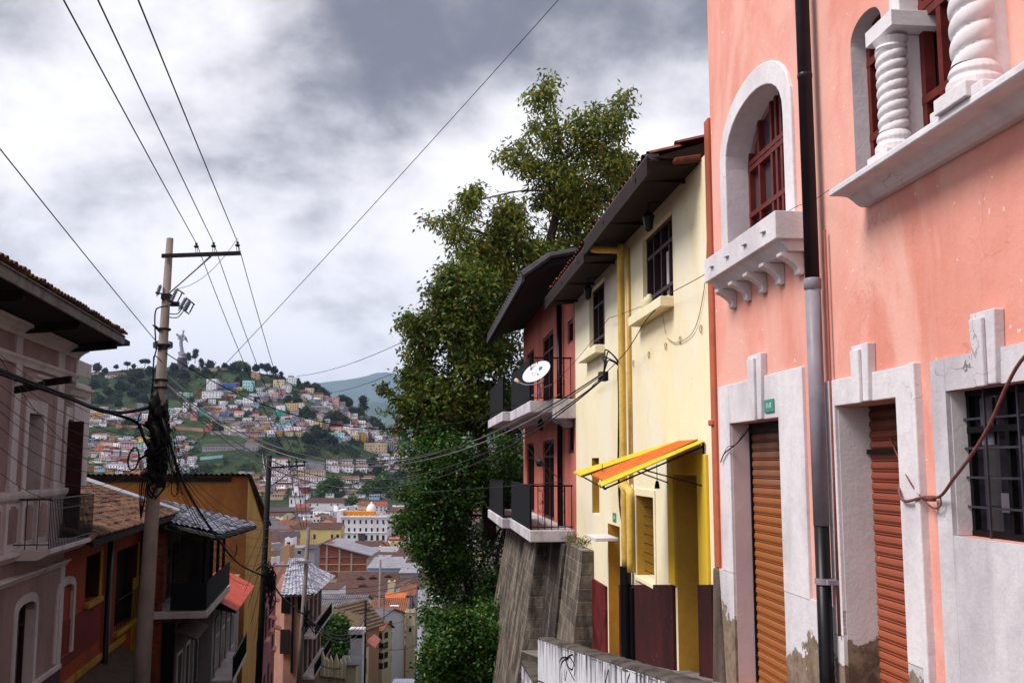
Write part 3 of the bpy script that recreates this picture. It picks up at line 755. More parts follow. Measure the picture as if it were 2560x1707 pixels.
# eaves: soffit, tiled roof, gutter
def eave(x0, x1, zoff, nm=''):
    yo = -3.0
    m = MB(); m.prism([(Y2-.1, ZE-.03+zoff), (yo+.12, ZE-.1+zoff), (yo+.12, ZE-.02+zoff), (Y2-.1, ZE+.08+zoff)], 'x', x0, x1)
    n = int((x1-x0)/.55)
    for i in range(n+1):
        X = x0+.05+(x1-x0-.15)*i/max(n, 1)
        if i % 4 == 1: m.box(X, X+.05, Y2, yo+.14, ZE-.10+zoff, ZE-.05+zoff)
    m.box(x0, x1, yo+.09, yo+.13, ZE-.2+zoff, ZE+.05+zoff)
    part('soffit', m, M_soffit, R2)
    m = MB(); k = []
    for i in range(9):
        q = math.pi*i/8; k.append((yo+.05-.075*math.cos(q), ZE+.07+zoff-.075*math.sin(q)))
    k += [(yo+.05+.065, ZE+.07+zoff)]
    for i in range(8, -1, -1):
        q = math.pi*i/8; k.append((yo+.05-.065*math.cos(q), ZE+.075+zoff-.062*math.sin(q)))
    m.prism(k[:9]+k[10:], 'x', x0-.03, x1+.03)
    for i in range(int((x1-x0)/.9)+1): m.box(x0+.9*i, x0+.9*i+.03, yo-.03, yo+.13, ZE-.02+zoff, ZE+.085+zoff)
    part('gutter', m, M_gutter, R2)
xs_ = y2x(1473, 700)
xsplit = FR.aty(1478, 620, -3.0)[0]
eave(12.2, xsplit, 0.0); eave(xsplit+.05, 22.75, -.12)
def tiled(name, c00, c10, c11, c01, mat, parent, pitch=.24, row=.40, amp=.045, seed=1):
    """corrugated clay-tile surface: c00-c10 is the eave, c01-c11 the ridge"""
    rr = random.Random(seed); c00, c10, c11, c01 = map(Vector, (c00, c10, c11, c01))
    wd = (c10-c00).length; ln = max((c01-c00).length, (c11-c10).length); nu = max(2, int(wd/pitch)); nv = max(1, int(ln/row)); per = 6
    nrm = (c10-c00).cross(c01-c00).normalized()
    if nrm.z < 0: nrm = -nrm
    vs = []; fs = []; cols = nu*per+1
    jit = [[rr.uniform(-.024, .024) for _ in range(nu+1)] for _ in range(nv)]
    for r in range(nv):
        for e_ in (0, 1):
            v = (r+e_*1.08)/nv; v = min(v, 1)
            for i in range(cols):
                u = i/(cols-1); P0 = c00.lerp(c10, u); P1 = c01.lerp(c11, u); ch = i//per
                h = amp*abs(math.sin(math.pi*(i % per)/per)) if ch % 1 == 0 else 0
                p = P0.lerp(P1, v)+nrm*(h*1.3+(.03 if e_ == 0 else .0)+jit[r][min(ch, nu)])
                vs.append(p)
    for r in range(nv):
        o = r*2*cols
        for i in range(cols-1):
            fs.append((o+i, o+i+1, o+cols+i+1, o+cols+i))
            fs.append((o+i, o+i+1, o+i+1, o+i)) if False else None
            if r < nv-1: fs.append((o+cols+i, o+cols+i+1, o+2*cols+i+1, o+2*cols+i))
    fs = [f for f in fs if f]
    # underside
    b = len(vs); dn = -nrm*.06
    vs += [c00+dn, c10+dn, c11+dn, c01+dn]; fs += [(b, b+3, b+2, b+1)]
    mb = MB(); mb.add(vs, fs); return part(name, mb, mat, parent, smooth=False)
tiled('roof', (12.25, -2.93, ZE+.1), (22.7, -2.93, ZE+.02), (22.7, -7.2, ZE+1.3), (12.25, -7.2, ZE+1.5), M_tile, R2)
m = MB(); m.prism([(-2.95, ZE+.02), (-7.2, ZE+1.4), (-7.2, ZE+1.28), (Y2, ZE-.0)], 'x', 12.15, 12.22); part('verge_board', m, M_soffit, R2)
m = MB(); m.hexa([(12.05, -3.55, ZE-.02), (12.5, -3.55, ZE-.02), (12.5, -3.2, ZE-.06), (12.05, -3.2, ZE-.06)], [(12.05, -3.55, ZE+.06), (12.5, -3.55, ZE+.06), (12.5, -3.2, ZE+.0), (12.05, -3.2, ZE+.0)]); part('ridge_tile', m, M_tile, R2, bevel=.02)
# wall lanterns under the eave
M_lan = simple('lantern_iron', '#0d0b0c', .5, .3)
def lantern(px, py, nm, lab, y=YW+.3, x=None):
    X, z = FR.aty(px, py, y)
    r = thing('wall_lantern', lab, 'lantern', (X, y, z-.15), FR, None)
    m = MB(); m.lathe((X, y, z-.15), [(.02, 0), (.06, .03), (.085, .2), (.10, .21), (.05, .27), (.015, .31)], 6); part('lantern_body', m, M_lan, r)
    m = MB(); m.tube([(X, y, z+.16), (X, y, z+.26), (X, y-.18, z+.3)], .012, 6); part('bracket', m, M_lan, r)
lantern(1470, 730, '', 'small black lantern beside the far upper window of the yellow house')
lantern(1621, 553, '', 'black lantern hanging above the near upper window of the yellow house')
# tied white jugs on the sill
X, z = y2x(1640, 760), hW1['z0']
m = MB(); m.lathe((X+.22, Y2+.1, z), [(.07, 0), (.085, .02), (.085, .13), (.03, .18), (.03, .2)], 12); m.lathe((X-.02, Y2+.12, z), [(.06, 0), (.07, .02), (.07, .1), (.06, .14)], 12); m.lathe((X+.08, Y2+.08, z), [(.05, 0), (.05, .12), (.045, .2), (.02, .22)], 10)
solo('plastic_jugs', m, simple('cream_plastic', '#d8cfa8', .5), 'cream plastic jugs bundled on the near upper window sill', 'jug', FR, smooth=True)

# yellow downpipe
yp = YW+.06; Xp = FR.aty(1555, 900, yp)[0]
rp = thing('downpipe', 'yellow painted downpipe with swan neck on the yellow house', 'pipe', (Xp, yp, -3.4), FR)
zt = FR.aty(1551, 625, yp)[1]; zb = FR.aty(1563, 1225, yp)[1]
m = MB(); m.tube(smoothpath([(Xp, yp, zb), (Xp, yp, zt-.25), (Xp, yp, zt-.05), (Xp+.03, yp+.1, zt), (Xp+.1, -3.05, zt+.02), (Xp+.22, -2.97, zt+.08), (Xp+.28, -2.95, zt+.26)], 6), .063, 14); part('swan_neck_pipe', m, M_ypipe, rp, smooth=True)
m = MB(); m.tube(smoothpath([(Xp-.15, yp, -1.7), (Xp-.15, yp, zb-.2), (Xp-.13, yp, zb+.02), (Xp-.03, yp+.03, zb+.1)], 5), .085, 14); m.tube(smoothpath([(Xp-.42, yp-.02, -1.75), (Xp-.42, yp-.02, zb-.2), (Xp-.36, yp-.02, zb-.02), (Xp-.2, yp, zb+.04)], 5), .07, 12); part('lower_pipe', m, M_ypipe, rp, smooth=True)
m = MB(); m.tube([(Xp-.15, yp+.02, -5), (Xp-.15, yp+.02, -1.68)], .095, 14); m.box(Xp-.42, Xp+.02, Y2+.05, yp-.02, -5, -2.0); part('black_pipe_foot', m, M_pipeb, rp, smooth=False)
m = MB(); m.tube([(Xp-.26, Y2+.04, zb+.1), (Xp-.26, Y2+.04, ZE-.2)], .03, 10)
solo('drain_pipe', m, M_ypipe, 'thin yellow pipe running just beside the swan neck downpipe', 'pipe', FR, smooth=True)

# corrugated awning over the yellow door
aw = thing('corrugated_awning', 'yellow and orange corrugated awning over the yellow house door', 'awning', (13.1, Y2, 0), FR)
def corr(x0, x1, mat, off=0.0, in0=0.0, in1=0.0, nm='awning_sheet'):
    n = int((x1-x0)/.0125); vs = []; ya, za = Y2+.02-in0, .28; yb = Y2+1.32+in1
    for k in range(5):
        q = k/4
        for i in range(n+1):
            X = x0+(x1-x0)*i/n; zb_ = -.27+.15*(X-12.15)/1.9; vs.append((X, ya+(yb-ya)*q, za+(zb_-za)*q+.016*math.sin(X*2*math.pi/.1)+off))
    mb = MB(); mb.add(vs, [(k*(n+1)+i, k*(n+1)+i+1, (k+1)*(n+1)+i+1, (k+1)*(n+1)+i) for k in range(4) for i in range(n)])
    return part(nm, mb, mat, aw, smooth=True)
M_awy = simple('yellow_plastic_sheet', '#d9bd2c', .55, 0, .3, 7, .1); M_awo = simple('orange_plastic_sheet', '#cf6a26', .55, 0, .35, 7, .1)
corr(12.15, 12.48, M_awy); corr(12.42, 13.5, M_awo, .02, -.0, -.10, 'orange_sheet'); corr(13.42, 14.1, M_awy, 0, 0, .05)
m = MB()
for X in (12.25, 13.95):
    m.tube([(X, Y2, .22), (X, Y2+1.28, -.31 if X < 13 else -.18)], .012, 6); m.tube([(X, Y2, -.28), (X, Y2+.75, -.08 if X < 13 else -.01)], .010, 6); m.tube([(X, Y2+.01, -.3), (X, Y2+.01, .27)], .012, 6)
m.tube([(12.2, Y2+.75, -.07), (14.05, Y2+.75, .0)], .010, 6); m.tube([(12.2, Y2+1.26, -.31), (14.05, Y2+1.26, -.17)], .010, 6)
part('awning_bracket', m, M_iron, aw)
for X, yy in ((12.9, Y2+.45), (13.3, Y2+1.1)):
    m = MB(); m.tube([(X, yy, .0), (X, yy, -.22)], .005, 5); m.lathe((X, yy, -.32), [(.035, 0), (.03, .05), (.018, .1)], 8); part('lamp_socket', m, M_iron, aw)

# ================= balcony house =================
M_salm = plaster('salmon_render', '#c26f62', '#84463c', .5, 1.0, .85, .35)
M_slab = plaster('white_balcony_edge', '#cfc8cf', '#6e646c', .55, 2.0, .85, .5, streak=.5)
Y3 = YW-.05; x30 = x21; x31 = 34.0
R3 = thing('balcony_house', 'salmon house with two black railed balconies under a dark roof', 'house', (28, Y3, -3), FR)
def y3x(px, py=1000): return FR.aty(px, py, Y3)[0]
def door3(pl, pr, z0, z1, d=.12): return dict(x0=y3x(pr), x1=y3x(pl), z0=z0, z1=z1, d=d)
ZF1, ZF2 = 1.45, -1.50
hs = []
for zf in (ZF1, ZF2):
    hs += [door3(1357, 1384, zf, zf+2.15), door3(1317, 1335, zf, zf+2.15)]
hs += [dict(x0=y3x(1434), x1=y3x(1420), z0=2.85, z1=3.4, d=.15), dict(x0=y3x(1434), x1=y3x(1420), z0=.25, z1=1.0, d=.15)]
m = MB(); wallmesh(m, x30, x31, -2.6, 4.6, Y3, hs, 1)
m.add([(x30, Y3, -2.6), (x31, Y3, -2.6), (x31, -10, -2.6), (x30, -10, -2.6), (x30, Y3, 4.6), (x31, Y3, 4.6), (x31, -10, 4.6), (x30, -10, 4.6)], [(4, 5, 6, 7), (1, 2, 6, 5), (2, 3, 7, 6), (0, 1, 2, 3)])
part('wall', m, M_salm, R3)
for h in hs:
    m = MB(); m.add([(h['x0'], Y3-.11, h['z0']), (h['x1'], Y3-.11, h['z0']), (h['x1'], Y3-.11, h['z1']), (h['x0'], Y3-.11, h['z1'])], [(3, 2, 1, 0)])
    big = h['z1']-h['z0'] > 1.5
    g = part('balcony_door' if big else 'window', m, M_glassd, R3)
    m = MB(); w_ = h['x1']-h['x0']; frame_grid(m, h['x0'], h['x1'], h['z0'], h['z1'], Y3-.08, [h['x0']+w_*.5] if big else [], [h['z1']-.45] if big else [], .07, .07); part('door_frame' if big else 'window_frame', m, M_frame2, g)
m = MB(); X = y3x(1409); m.tube([(X, Y3+.1, -1.5), (X, Y3+.1, 4.2)], .07, 10); part('downpipe', m, M_pipeb, R3, smooth=True)
M_mesh = simple('black_shade_mesh', '#16151c', .9, 0, .5, 30, .6)
def scroll(mb, X, z, s, axis, fix, flip=1):
    pts = []
    for i in range(15):
        q = i/14*math.pi*1.7; r = s*(1-.045*i); c = (math.sin(q)*r*flip, math.cos(q)*r)
        pts.append((X+c[0], fix, z+c[1]) if axis == 'x' else (fix, X+c[0], z+c[1]))
    mb.tube(pts, .007, 4)
def balcony(zf, name, lab):
    r = part(name, MB().prism([(x30+.35, Y3-.02), (x30+.35, Y3+1.02), (27.8, Y3+1.02), (27.8, Y3+1.25), (33.5, Y3+1.25), (33.5, Y3-.02)], 'z', zf-.27, zf), M_slab, R3, bevel=.02, label=lab)
    m = MB(); X = x30+.40; yo = Y3+.98; zt = zf+1.0
    m.tube([(X, Y3+.02, zt), (X, yo, zt), (27.75, yo, zt), (27.75, yo+.2, zt), (33.4, yo+.2, zt)], .022, 6)
    m.tube([(X, Y3+.02, zf+.07), (X, yo, zf+.07), (27.75, yo, zf+.07), (27.75, yo+.2, zf+.07), (33.4, yo+.2, zf+.07)], .014, 6)
    for i in range(7):
        y = Y3+.05+i*(yo-Y3-.05)/6; m.tube([(X, y, zf), (X, y, zt)], .011, 5)
    for y in (Y3+.28, Y3+.72):
        for f in (1, -1):
            scroll(m, y+.045*f, zf+.42, .045, 'y', X, f); scroll(m, y+.045*f, zf+.62, .045, 'y', X, -f)
            scroll(m, y+.045*f, zf+.9, .04, 'y', X, f); scroll(m, y+.045*f, zf+.13, .04, 'y', X, f)
        m.tube([(X, y, zf+.2), (X, y, zf+.85)], .006, 4)
    x = X
    while x < 33.4:
        yy = yo if x < 27.75 else yo+.2; m.tube([(x, yy, zf), (x, yy, zt)], .010, 5); x += .16
    part('railing', m, M_iron, r)
    m = MB(); m.box(X+.05, 27.6, yo+.02, yo+.03, zf+.02, zt-.02); m.box(28.0, 33.3, yo+.22, yo+.23, zf+.02, zt-.02)
    part('shade_mesh', m, M_mesh, r)
    return r
b1 = balcony(ZF1, 'balcony', 'upper balcony carrying the satellite dish'); b2 = balcony(ZF2, 'balcony', 'lower balcony above the stone retaining wall')
m = MB(); m.prism([(Y3-.02, ZF1-.6), (Y3+.35, ZF1-.3), (Y3+.35, ZF1-.27), (Y3-.02, ZF1-.27)], 'x', x30+.5, x30+2.2)
m.box(x30-.02, x30+.34, Y3-.05, Y3+.5, ZF1-.42, ZF1+.02); part('balcony_bracket', m, M_slab, R3, bevel=.02)
# big dark roof
m = MB(); m.prism([(-2.35, 4.28), (-2.95, 4.72), (-3.6, 4.85), (-5.5, 5.4), (-5.5, 5.25), (-3.6, 4.66), (-2.95, 4.5), (-2.4, 4.15)], 'x', 22.4, 34.2)
part('roof', m, simple('blackish_roof', '#131015', .75, 0, .5, 3, .4), R3)  # near-black base colour with mottled tone
m = MB()
for k in range(27): X = 22.5+k*.44; m.tube([(X, -2.33, 4.33), (X, -2.95, 4.77), (X, -3.6, 4.9)], .09, 8)
for a, b_ in (((22.35, -2.33, 4.28), (22.35, -2.95, 4.74)), ((22.35, -2.95, 4.74), (22.35, -3.6, 4.88))): m.tube([a, b_], .06, 6)
m.box(22.36, 34.2, -2.36, -2.30, 4.14, 4.32)
part('roof_edge_tiles', m, simple('grey_roof_edge', '#454249', .7, 0, .5, 3, .4), R3)
lantern(1352, 1062, '', 'black lantern hanging under the upper balcony slab', Y3+.45)

# satellite dish on the upper balcony
dX, dY, dZ = FR.p(1343, 932, x30+.2)
ds = thing('satellite_dish', 'white satellite dish with blue lettering on the upper balcony railing', 'satellite dish', (dX+.1, dY, dZ-.55), FR)
axis = Vector((-.80, .02, .42)).normalized()      # facing back up the street, tilted to the sky
axis = Vector((-.75, -.12, -.10)).normalized()
side = Vector((0, 0, 1)).cross(axis).normalized()
# the rim reads as an ellipse leaning to the right: narrow axis direction in the picture ~ upper left to lower right
tilt = math.radians(38)
upv = axis.cross(side).normalized()
A_ = side*math.cos(tilt)-upv*math.sin(tilt)*1; B_ = side*math.sin(tilt)+upv*math.cos(tilt)
# make the disc lean: rotate its normal about the long axis so it appears foreshortened
L_ = (Vector((0, -.80, .60))).normalized()
N_ = Vector((-.56, .50, .66)).normalized(); N_ = (N_-L_*N_.dot(L_)).normalized(); S_ = L_.cross(N_).normalized()
C_ = Vector((dX, dY, dZ)); R_ = .33; vs = []; fs = []; rings = 8; seg = 36
for i in range(rings+1):
    r = R_*i/rings
    for j in range(seg):
        q = 2*math.pi*j/seg; vs.append(C_+L_*(r*math.cos(q)*1.08)+S_*(r*math.sin(q))+N_*(.10*(r/R_)**2-.05))
fs = [(i*seg+j, i*seg+(j+1) % seg, (i+1)*seg+(j+1) % seg, (i+1)*seg+j) for i in range(rings) for j in range(seg)]
nb = len(vs)
vs2 = [v-N_*.012 for v in vs]; fs2 = [tuple(k+nb for k in f[::-1]) for f in fs]
rim = [(rings*seg+j, rings*seg+(j+1) % seg, nb+rings*seg+(j+1) % seg, nb+rings*seg+j) for j in range(seg)]
m = MB(); m.add(vs+vs2, fs+fs2+rim); part('dish', m, simple('white_dish_paint', '#dcd8de', .35, 0, .08, 8, .03), ds, smooth=True)
def on_dish(a, b): r2 = (a*a/1.16+b*b)/(R_*R_); return C_+L_*a+S_*b+N_*(.10*r2-.05+.006)
M_blue = simple('blue_lettering', '#1f86b8', .5, 0, .1, 20, 0)
m = MB()
def sg(): return 1
gl = {'C': [(.06, .05), (.03, .07), (0, .05), (-.01, .0), (.01, -.04), (.05, -.04)], 'n': [(0, -.03), (.005, .03), (.0, 0), (.03, .03), (.04, 0), (.04, -.03)], 't': [(.02, .06), (.015, -.02), (.03, -.035), (.04, -.03)]}
RR = (L_.dot(Vector((0, -1, 0))), 0)
def glyph(pts, ox, oy, s=1.0, r=.0045):
    q = []
    for (a, b) in smoothpath([(a*s, b*s, 0) for a, b in pts], 4) if False else pts:
        # text runs along the long axis; image up is S_ side
        q.append(on_dish(ox+a*s, oy+b*s*UPS))
    m.tube(q, r, 5)
UPS = 1 if S_.z > 0 else -1
glyph(gl['C'], -.10, .08*UPS); glyph(gl['n'], -.02, .08*UPS); glyph(gl['t'], .045, .08*UPS)
for k in range(5):
    q = [on_dish(.14+.05*math.cos(w_)*(1-k*.2), (.10+.0*k)*UPS+.04*math.sin(w_)*(1-k*.2)) for w_ in [i*math.pi/6 for i in range(13)]]; m.tube(q, .006, 4)
part('lettering', m, M_blue, ds)
tip = C_+N_*.16-L_*.50; low = C_-L_*.1-S_*UPS*.36
m = MB(); m.tube(smoothpath([C_-S_*UPS*.33-N_*.02, C_-L_*.2-S_*UPS*.42+N_*.05, C_-L_*.42-S_*UPS*.25+N_*.1, tip]), .014, 6)
part('feed_arm', m, M_pipeg, ds, smooth=True)
m = MB(); m.tube([tip-S_*UPS*.10, tip, tip+S_*UPS*.05], [.035, .045, .05], 10); part('receiver', m, simple('cream_receiver', '#c9b9a4', .5), ds, smooth=True)
m = MB(); m.tube([C_-N_*.04, C_+Vector((.12, -.05, -.12)), C_+Vector((.14, -.1, -.55))], .028, 8); m.tube([C_+Vector((.13, -.1, -.42)), C_+Vector((.13, .12, -.52))], .014, 6); m.tube([C_+Vector((.13, -.1, -.35)), C_+Vector((.13, -.35, -.25))], .014, 6); part('mast', m, M_pipeg, ds)

# ================= stone retaining wall =================
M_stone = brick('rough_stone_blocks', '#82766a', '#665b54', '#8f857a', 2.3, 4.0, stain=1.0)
M_stone_shade = brick('shaded_stone_blocks', '#544a45', '#3a3330', '#5a524c', 2.3, 4.0, stain=1.0)  # shade of the recess put into a darker copy of the stone
st = thing('retaining_wall', 'tall battered stone block wall below the balconies', 'retaining wall', (25, Y3, -10), FR)
def batter(x0, x1, zt, zb, yt, yb, x0b=None, x1b=None):
    x0b = x0 if x0b is None else x0b; x1b = x1 if x1b is None else x1b
    return MB().hexa([(x0b, -5, zb), (x1b, -5, zb), (x1b, yb, zb), (x0b, yb, zb)], [(x0, -5, zt), (x1, -5, zt), (x1, yt, zt), (x0, yt, zt)])
part('buttress', batter(25.2, 33.6, -1.8, -11, Y3+.55, Y3+2.1, 24.0, 34.5), M_stone, st, label='paler buttress with slanting block courses')
part('recess_wall', batter(22.5, 26.0, -1.8, -11, Y3+.3, Y3+1.3), M_stone_shade, st)
part('buttress', batter(20.3, 22.7, -1.75, -9, Y3+.22, Y3+1.1, 20.2, 22.4), M_stone, st, label='near buttress beside the maroon base band')

# ================= parapet (white, streaked) =================
def streak_mat():
    m, t, b = nt('rain_streaked_whitewash'); P = pos(t)
    tcg = t.nodes.new('ShaderNodeAttribute'); tcg.attribute_name = 'below_top'
    h = tcg.outputs['Fac']
    n = noise_node(t, mapping(t, P, (3.2, 3.2, .28)), 2.6, 7, .65)
    n2 = noise_node(t, mapping(t, P, (9, 9, .8)), 2.2, 5, .7)
    k = math_n(t, 'ADD', math_n(t, 'MULTIPLY', n, .65), math_n(t, 'MULTIPLY', n2, .4))
    k = math_n(t, 'SUBTRACT', k, math_n(t, 'MULTIPLY', h, .22))
    msk = maprange(t, k, .45, .60)
    c = mix(t, msk, lin('#d4d3dc'), lin('#302b31'))
    c = mix(t, maprange(t, noise_node(t, P, 2, 5, .6), .35, .7, 0, .25), c, lin('#8d8c96'))
    t.links.new(c, b.inputs['Base Color']); b.inputs['Roughness'].default_value = .85
    bump(t, b, noise_node(t, P, 14, 6, .7), .4, .02); return m
M_streak = streak_mat(); M_cope = plaster('mossy_coping', '#5c5450', '#2e2a26', .9, 4, .95, 1.0)
yf = -2.0
def ptop(x): return -.675-.131*x
pw = thing('white_parapet', 'white rain streaked parapet wall with graffiti beside the footway', 'parapet', (10, yf, -3), FR)
m = MB(); n = 60; tops = []
X0, X1 = 3.0, 16.9
rs = random.Random(5)
vs = []; fs = []; att = []
rows = [0, .05, .3, .8, 1.6, 6.0]
for i in range(n+1):
    X = X0+(X1-X0)*i/n
    for r in rows: vs.append((X, yf, ptop(X)-r)); att.append(r)
k = len(rows)
fs += [(i*k+j, i*k+j+1, (i+1)*k+j+1, (i+1)*k+j) for i in range(n) for j in range(k-1)]
o = len(vs)
for r in rows: vs.append((X1, yf, ptop(X1)-r)); att.append(r)
for r in rows: vs.append((X1, yf-.25, ptop(X1)-r)); att.append(r)
fs += [(o+j, o+j+1, o+k+j+1, o+k+j) for j in range(k-1)]
m.add(vs, fs); f_ = part('wall_face', m, M_streak, pw)
at = f_.data.attributes.new('below_top', 'FLOAT', 'POINT'); at.data.foreach_set('value', att)
m = MB(); n = 120; prof = [(-.0, -.02), (-.008, .012), (-.03, .03), (-.14, .04), (-.24, .03), (-.27, -.02)]
vs = []
for i in range(n+1):
    X = X0+(X1-X0)*i/n
    for (a, b_) in prof: vs.append((X, yf+a+rs.uniform(-.008, .008), ptop(X)+b_+rs.uniform(-.008, .008)))
k = len(prof)
m.add(vs, [(i*k+j, (i+1)*k+j, (i+1)*k+j+1, i*k+j+1) for i in range(n) for j in range(k-1)]+[tuple(range(n*k, n*k+k)), tuple(range(k-1, -1, -1))])
m.box(X0, X1-.01, yf-.26, yf-.012, -6, -3.05)
part('coping', m, M_cope, pw)
# lower step of the parapet
vs = []; att = []; Xs = [16.9, 17.9, 18.9, 19.6]
m = MB(); ys = yf+.0
zt = FR.aty(1300, 1640, yf)[1]
for X in Xs:
    for r in rows: vs.append((X, ys, zt-.04*(X-16.9)-r)); att.append(r)
k = len(rows); fs = [(i*k+j, i*k+j+1, (i+1)*k+j+1, (i+1)*k+j) for i in range(len(Xs)-1) for j in range(k-1)]
m.add(vs, fs); f_ = part('lower_wall_face', m, M_streak, pw)
at = f_.data.attributes.new('below_top', 'FLOAT', 'POINT'); at.data.foreach_set('value', att)
m = MB(); m.box(16.92, 19.6, yf-.25, yf-.005, -8, zt-.02); part('lower_coping', m, M_cope, pw)
# graffiti scribbles
M_graf = simple('black_spray_paint', '#15131a', .6, 0, .2, 20, 0)
def gpt(px, py): X, z = FR.aty(px, py, yf+.006); return (X, yf+.004, z)
m = MB()
for pts in ([(1398, 1655), (1402, 1645), (1412, 1642), (1420, 1645), (1408, 1650), (1400, 1668), (1400, 1707)],
            [(1412, 1642), (1418, 1665), (1430, 1690), (1436, 1700)], [(1414, 1645), (1430, 1635), (1434, 1650), (1430, 1672), (1420, 1665), (1416, 1650), (1424, 1642), (1436, 1665), (1434, 1690)],
            [(1404, 1680), (1403, 1707)], [(1410, 1672), (1412, 1700), (1416, 1676)], [(1511, 1673), (1512, 1707), (1520, 1672), (1522, 1707)], [(1552, 1670), (1553, 1707)], [(1573, 1682), (1568, 1700), (1566, 1712)],
            [(1342, 1700), (1352, 1703), (1362, 1707)], [(1298, 1700), (1303, 1695), (1306, 1706), (1310, 1696)]):
    m = MB(); P_ = smoothpath([gpt(*q) for q in pts], 5); w0 = .010
    for a, b_ in zip(P_[:-1], P_[1:]):
        d = (b_-a); 
        if d.length < 1e-5: continue
        nrm = Vector((-d.z, 0, d.x)).normalized()*w0
        m.add([a+nrm, b_+nrm, b_-nrm, a-nrm], [(0, 1, 2, 3)])
    part('graffiti', m, M_graf, pw)

# footway between parapet and houses
M_walk = plaster('grey_concrete_footway', '#7f7872', '#4a4440', .7, 2, .9, .6)
m = MB(); 
def wzk(x): return -.80-.145*x
m.add([(-3, -3.7, wzk(-3)), (22, -3.7, wzk(22)), (22, -2.2, wzk(22)), (-3, -2.2, wzk(-3))], [(0, 1, 2, 3)])
solo('footway', m, M_walk, frame=FR, kind='structure')

# cables fixed to the yellow house
kn = wp(1508, 938, Y2+.35)
m = MB(); kv = Vector(kn)
m.box(kv.x-.12, kv.x+.12, kv.y-.07, kv.y+.07, kv.z-.1, kv.z+.06)
an = Vector(wp(1545, 925, Y2+.06))
for (dz, dx, yy) in ((.42, .1, .12), (.3, .2, .18), (.22, 0, .05), (.36, -.1, .1)):
    m.tube(smoothpath([kv, kv+Vector((.02+dx*.5, -.05, dz*.7)), kv.lerp(an, .5)+Vector((dx, yy*.5, dz)), an+Vector((0, 0, dz*.4)), an]), .012, 6)
m.tube(smoothpath([an, Vector(wp(1547, 1020, Y2+.05)), Vector(wp(1546, 1160, Y2+.05)), Vector(wp(1549, 1260, Y2+.05)), Vector(wp(1556, 1310, Y2+.05))]), .016, 6)
m.tube(smoothpath([an, Vector(wp(1550, 1010, Y2+.08)), Vector(wp(1545, 1150, Y2+.09)), Vector(wp(1552, 1240, Y2+.06)), Vector(wp(1558, 1300, Y2+.05))]), .012, 6)
solo('cable_junction', m, M_cabb, 'black knot of looped cables on the yellow wall beside the downpipe', 'cable', FR, smooth=True)
m = MB(); m.tube(smoothpath([wp(1768, 560, Y2+.03), wp(1765, 680, Y2+.02), wp(1752, 770, Y2+.02), wp(1735, 825, Y2+.02), wp(1710, 850, Y2+.02), wp(1685, 856, Y2+.02), wp(1668, 845, Y2+.02)]), .005, 5)
m.tube(smoothpath([wp(1657, 790, Y2+.02), wp(1661, 815, Y2+.02), wp(1664, 835, Y2+.02)]), .004, 5)
for q in ((1752, 822), (1700, 850), (1664, 865), (1622, 887), (1583, 908)):
    c = Vector(wp(*q, Y2+.015)); m.tube([c+Vector((.05*math.cos(a), 0, .05*math.sin(a))) for a in [i*math.pi/5 for i in range(11)]], .005, 5)
solo('wall_wire', m, simple('ochre_wire', '#8c6a30', .6), 'thin drooping wire with cable rings painted onto the yellow wall', 'wire', FR)
m = MB(); m.tube(sagline(wp(1345, 990, Y3+1.1), wp(1522, 795, Y2+.1), .12, 12), .005, 5); m.tube(sagline(wp(1522, 795, Y2+.1), wp(1770, 682, YW+.1), .05, 12), .005, 5)
m.tube(smoothpath([wp(1480, 965, Y2+.1), wp(1560, 885, Y2+.2), wp(1612, 805, Y2+.22), wp(1638, 775, Y2+.24)]), .008, 5)
solo('thin_wire', m, M_cabb, 'thin black wire rising across the yellow wall past both upper windows', 'wire', FR)
# ================= left side of the street =================
M_mauve = plaster('mauve_render', '#977a78', '#64504f', .6, .8, .85, .35, streak=.25)
M_trim = plaster('pale_mauve_trim', '#c0b2b4', '#807074', .5, 1.2, .85, .35, streak=.3)
M_plinthL = plaster('dark_plinth', '#3a3036', '#1c171b', .6, 1.2)
M_black = simple('black_interior', '#060507', .8, 0, .3, 5, 0)
M_woodd = simple('dark_eave_wood', '#1d1412', .85, 0, .6, 3, .3)
M_woodr = simple('dark_red_door_wood', '#3a1512', .6, 0, .5, 4)
M_tileL = tile_mat('terracotta_tiles', '#7c5844', '#553c30', '#332a27')
M_slate = tile_mat('silvery_slate_tiles', '#b4b4c2', '#83818f', '#56535e')
YL = 7.0
def lx(px, py=1100, y=YL): return FL.aty(px, py, y)[0]
def lz(px, py, y=YL): return FL.aty(px, py, y)[1]
L1 = thing('mauve_house', 'mauve house with pale trim and wide black eaves, nearest on the left', 'house', (20, YL, -8), FL)
XE = 28.0
hA = dict(x0=lx(67), x1=lx(104), z0=-.66, z1=1.15, d=.4)
hB = dict(x0=lx(166), x1=lx(196), z0=-1.86, z1=1.15, d=.4)
hC = dict(x0=lx(37, 1600), x1=lx(82, 1600), z0=-5.1, z1=-3.15, d=.3, arch=-3.4, pw=.6)
hD_ = dict(x0=lx(141, 1550), x1=lx(178, 1550), z0=-5.0, z1=-3.15, d=.3, arch=-3.4, pw=.6)
m = MB(); wallmesh(m, 11, XE, -9, 3.05, YL, [hA, hB, hC, hD_], -1)
m.add([(11, YL, -9), (XE, YL, -9), (XE, 16, -9), (11, 16, -9), (11, YL, 3.05), (XE, YL, 3.05), (XE, 16, 3.05), (11, 16, 3.05)], [(4, 5, 6, 7), (0, 4, 7, 3), (1, 2, 6, 5), (2, 3, 7, 6)])
part('wall', m, M_mauve, L1)
def lbox(mb, x0, x1, z0, z1, proud, inn=.02): return mb.box(x0, x1, YL-proud, YL+inn, z0, z1)
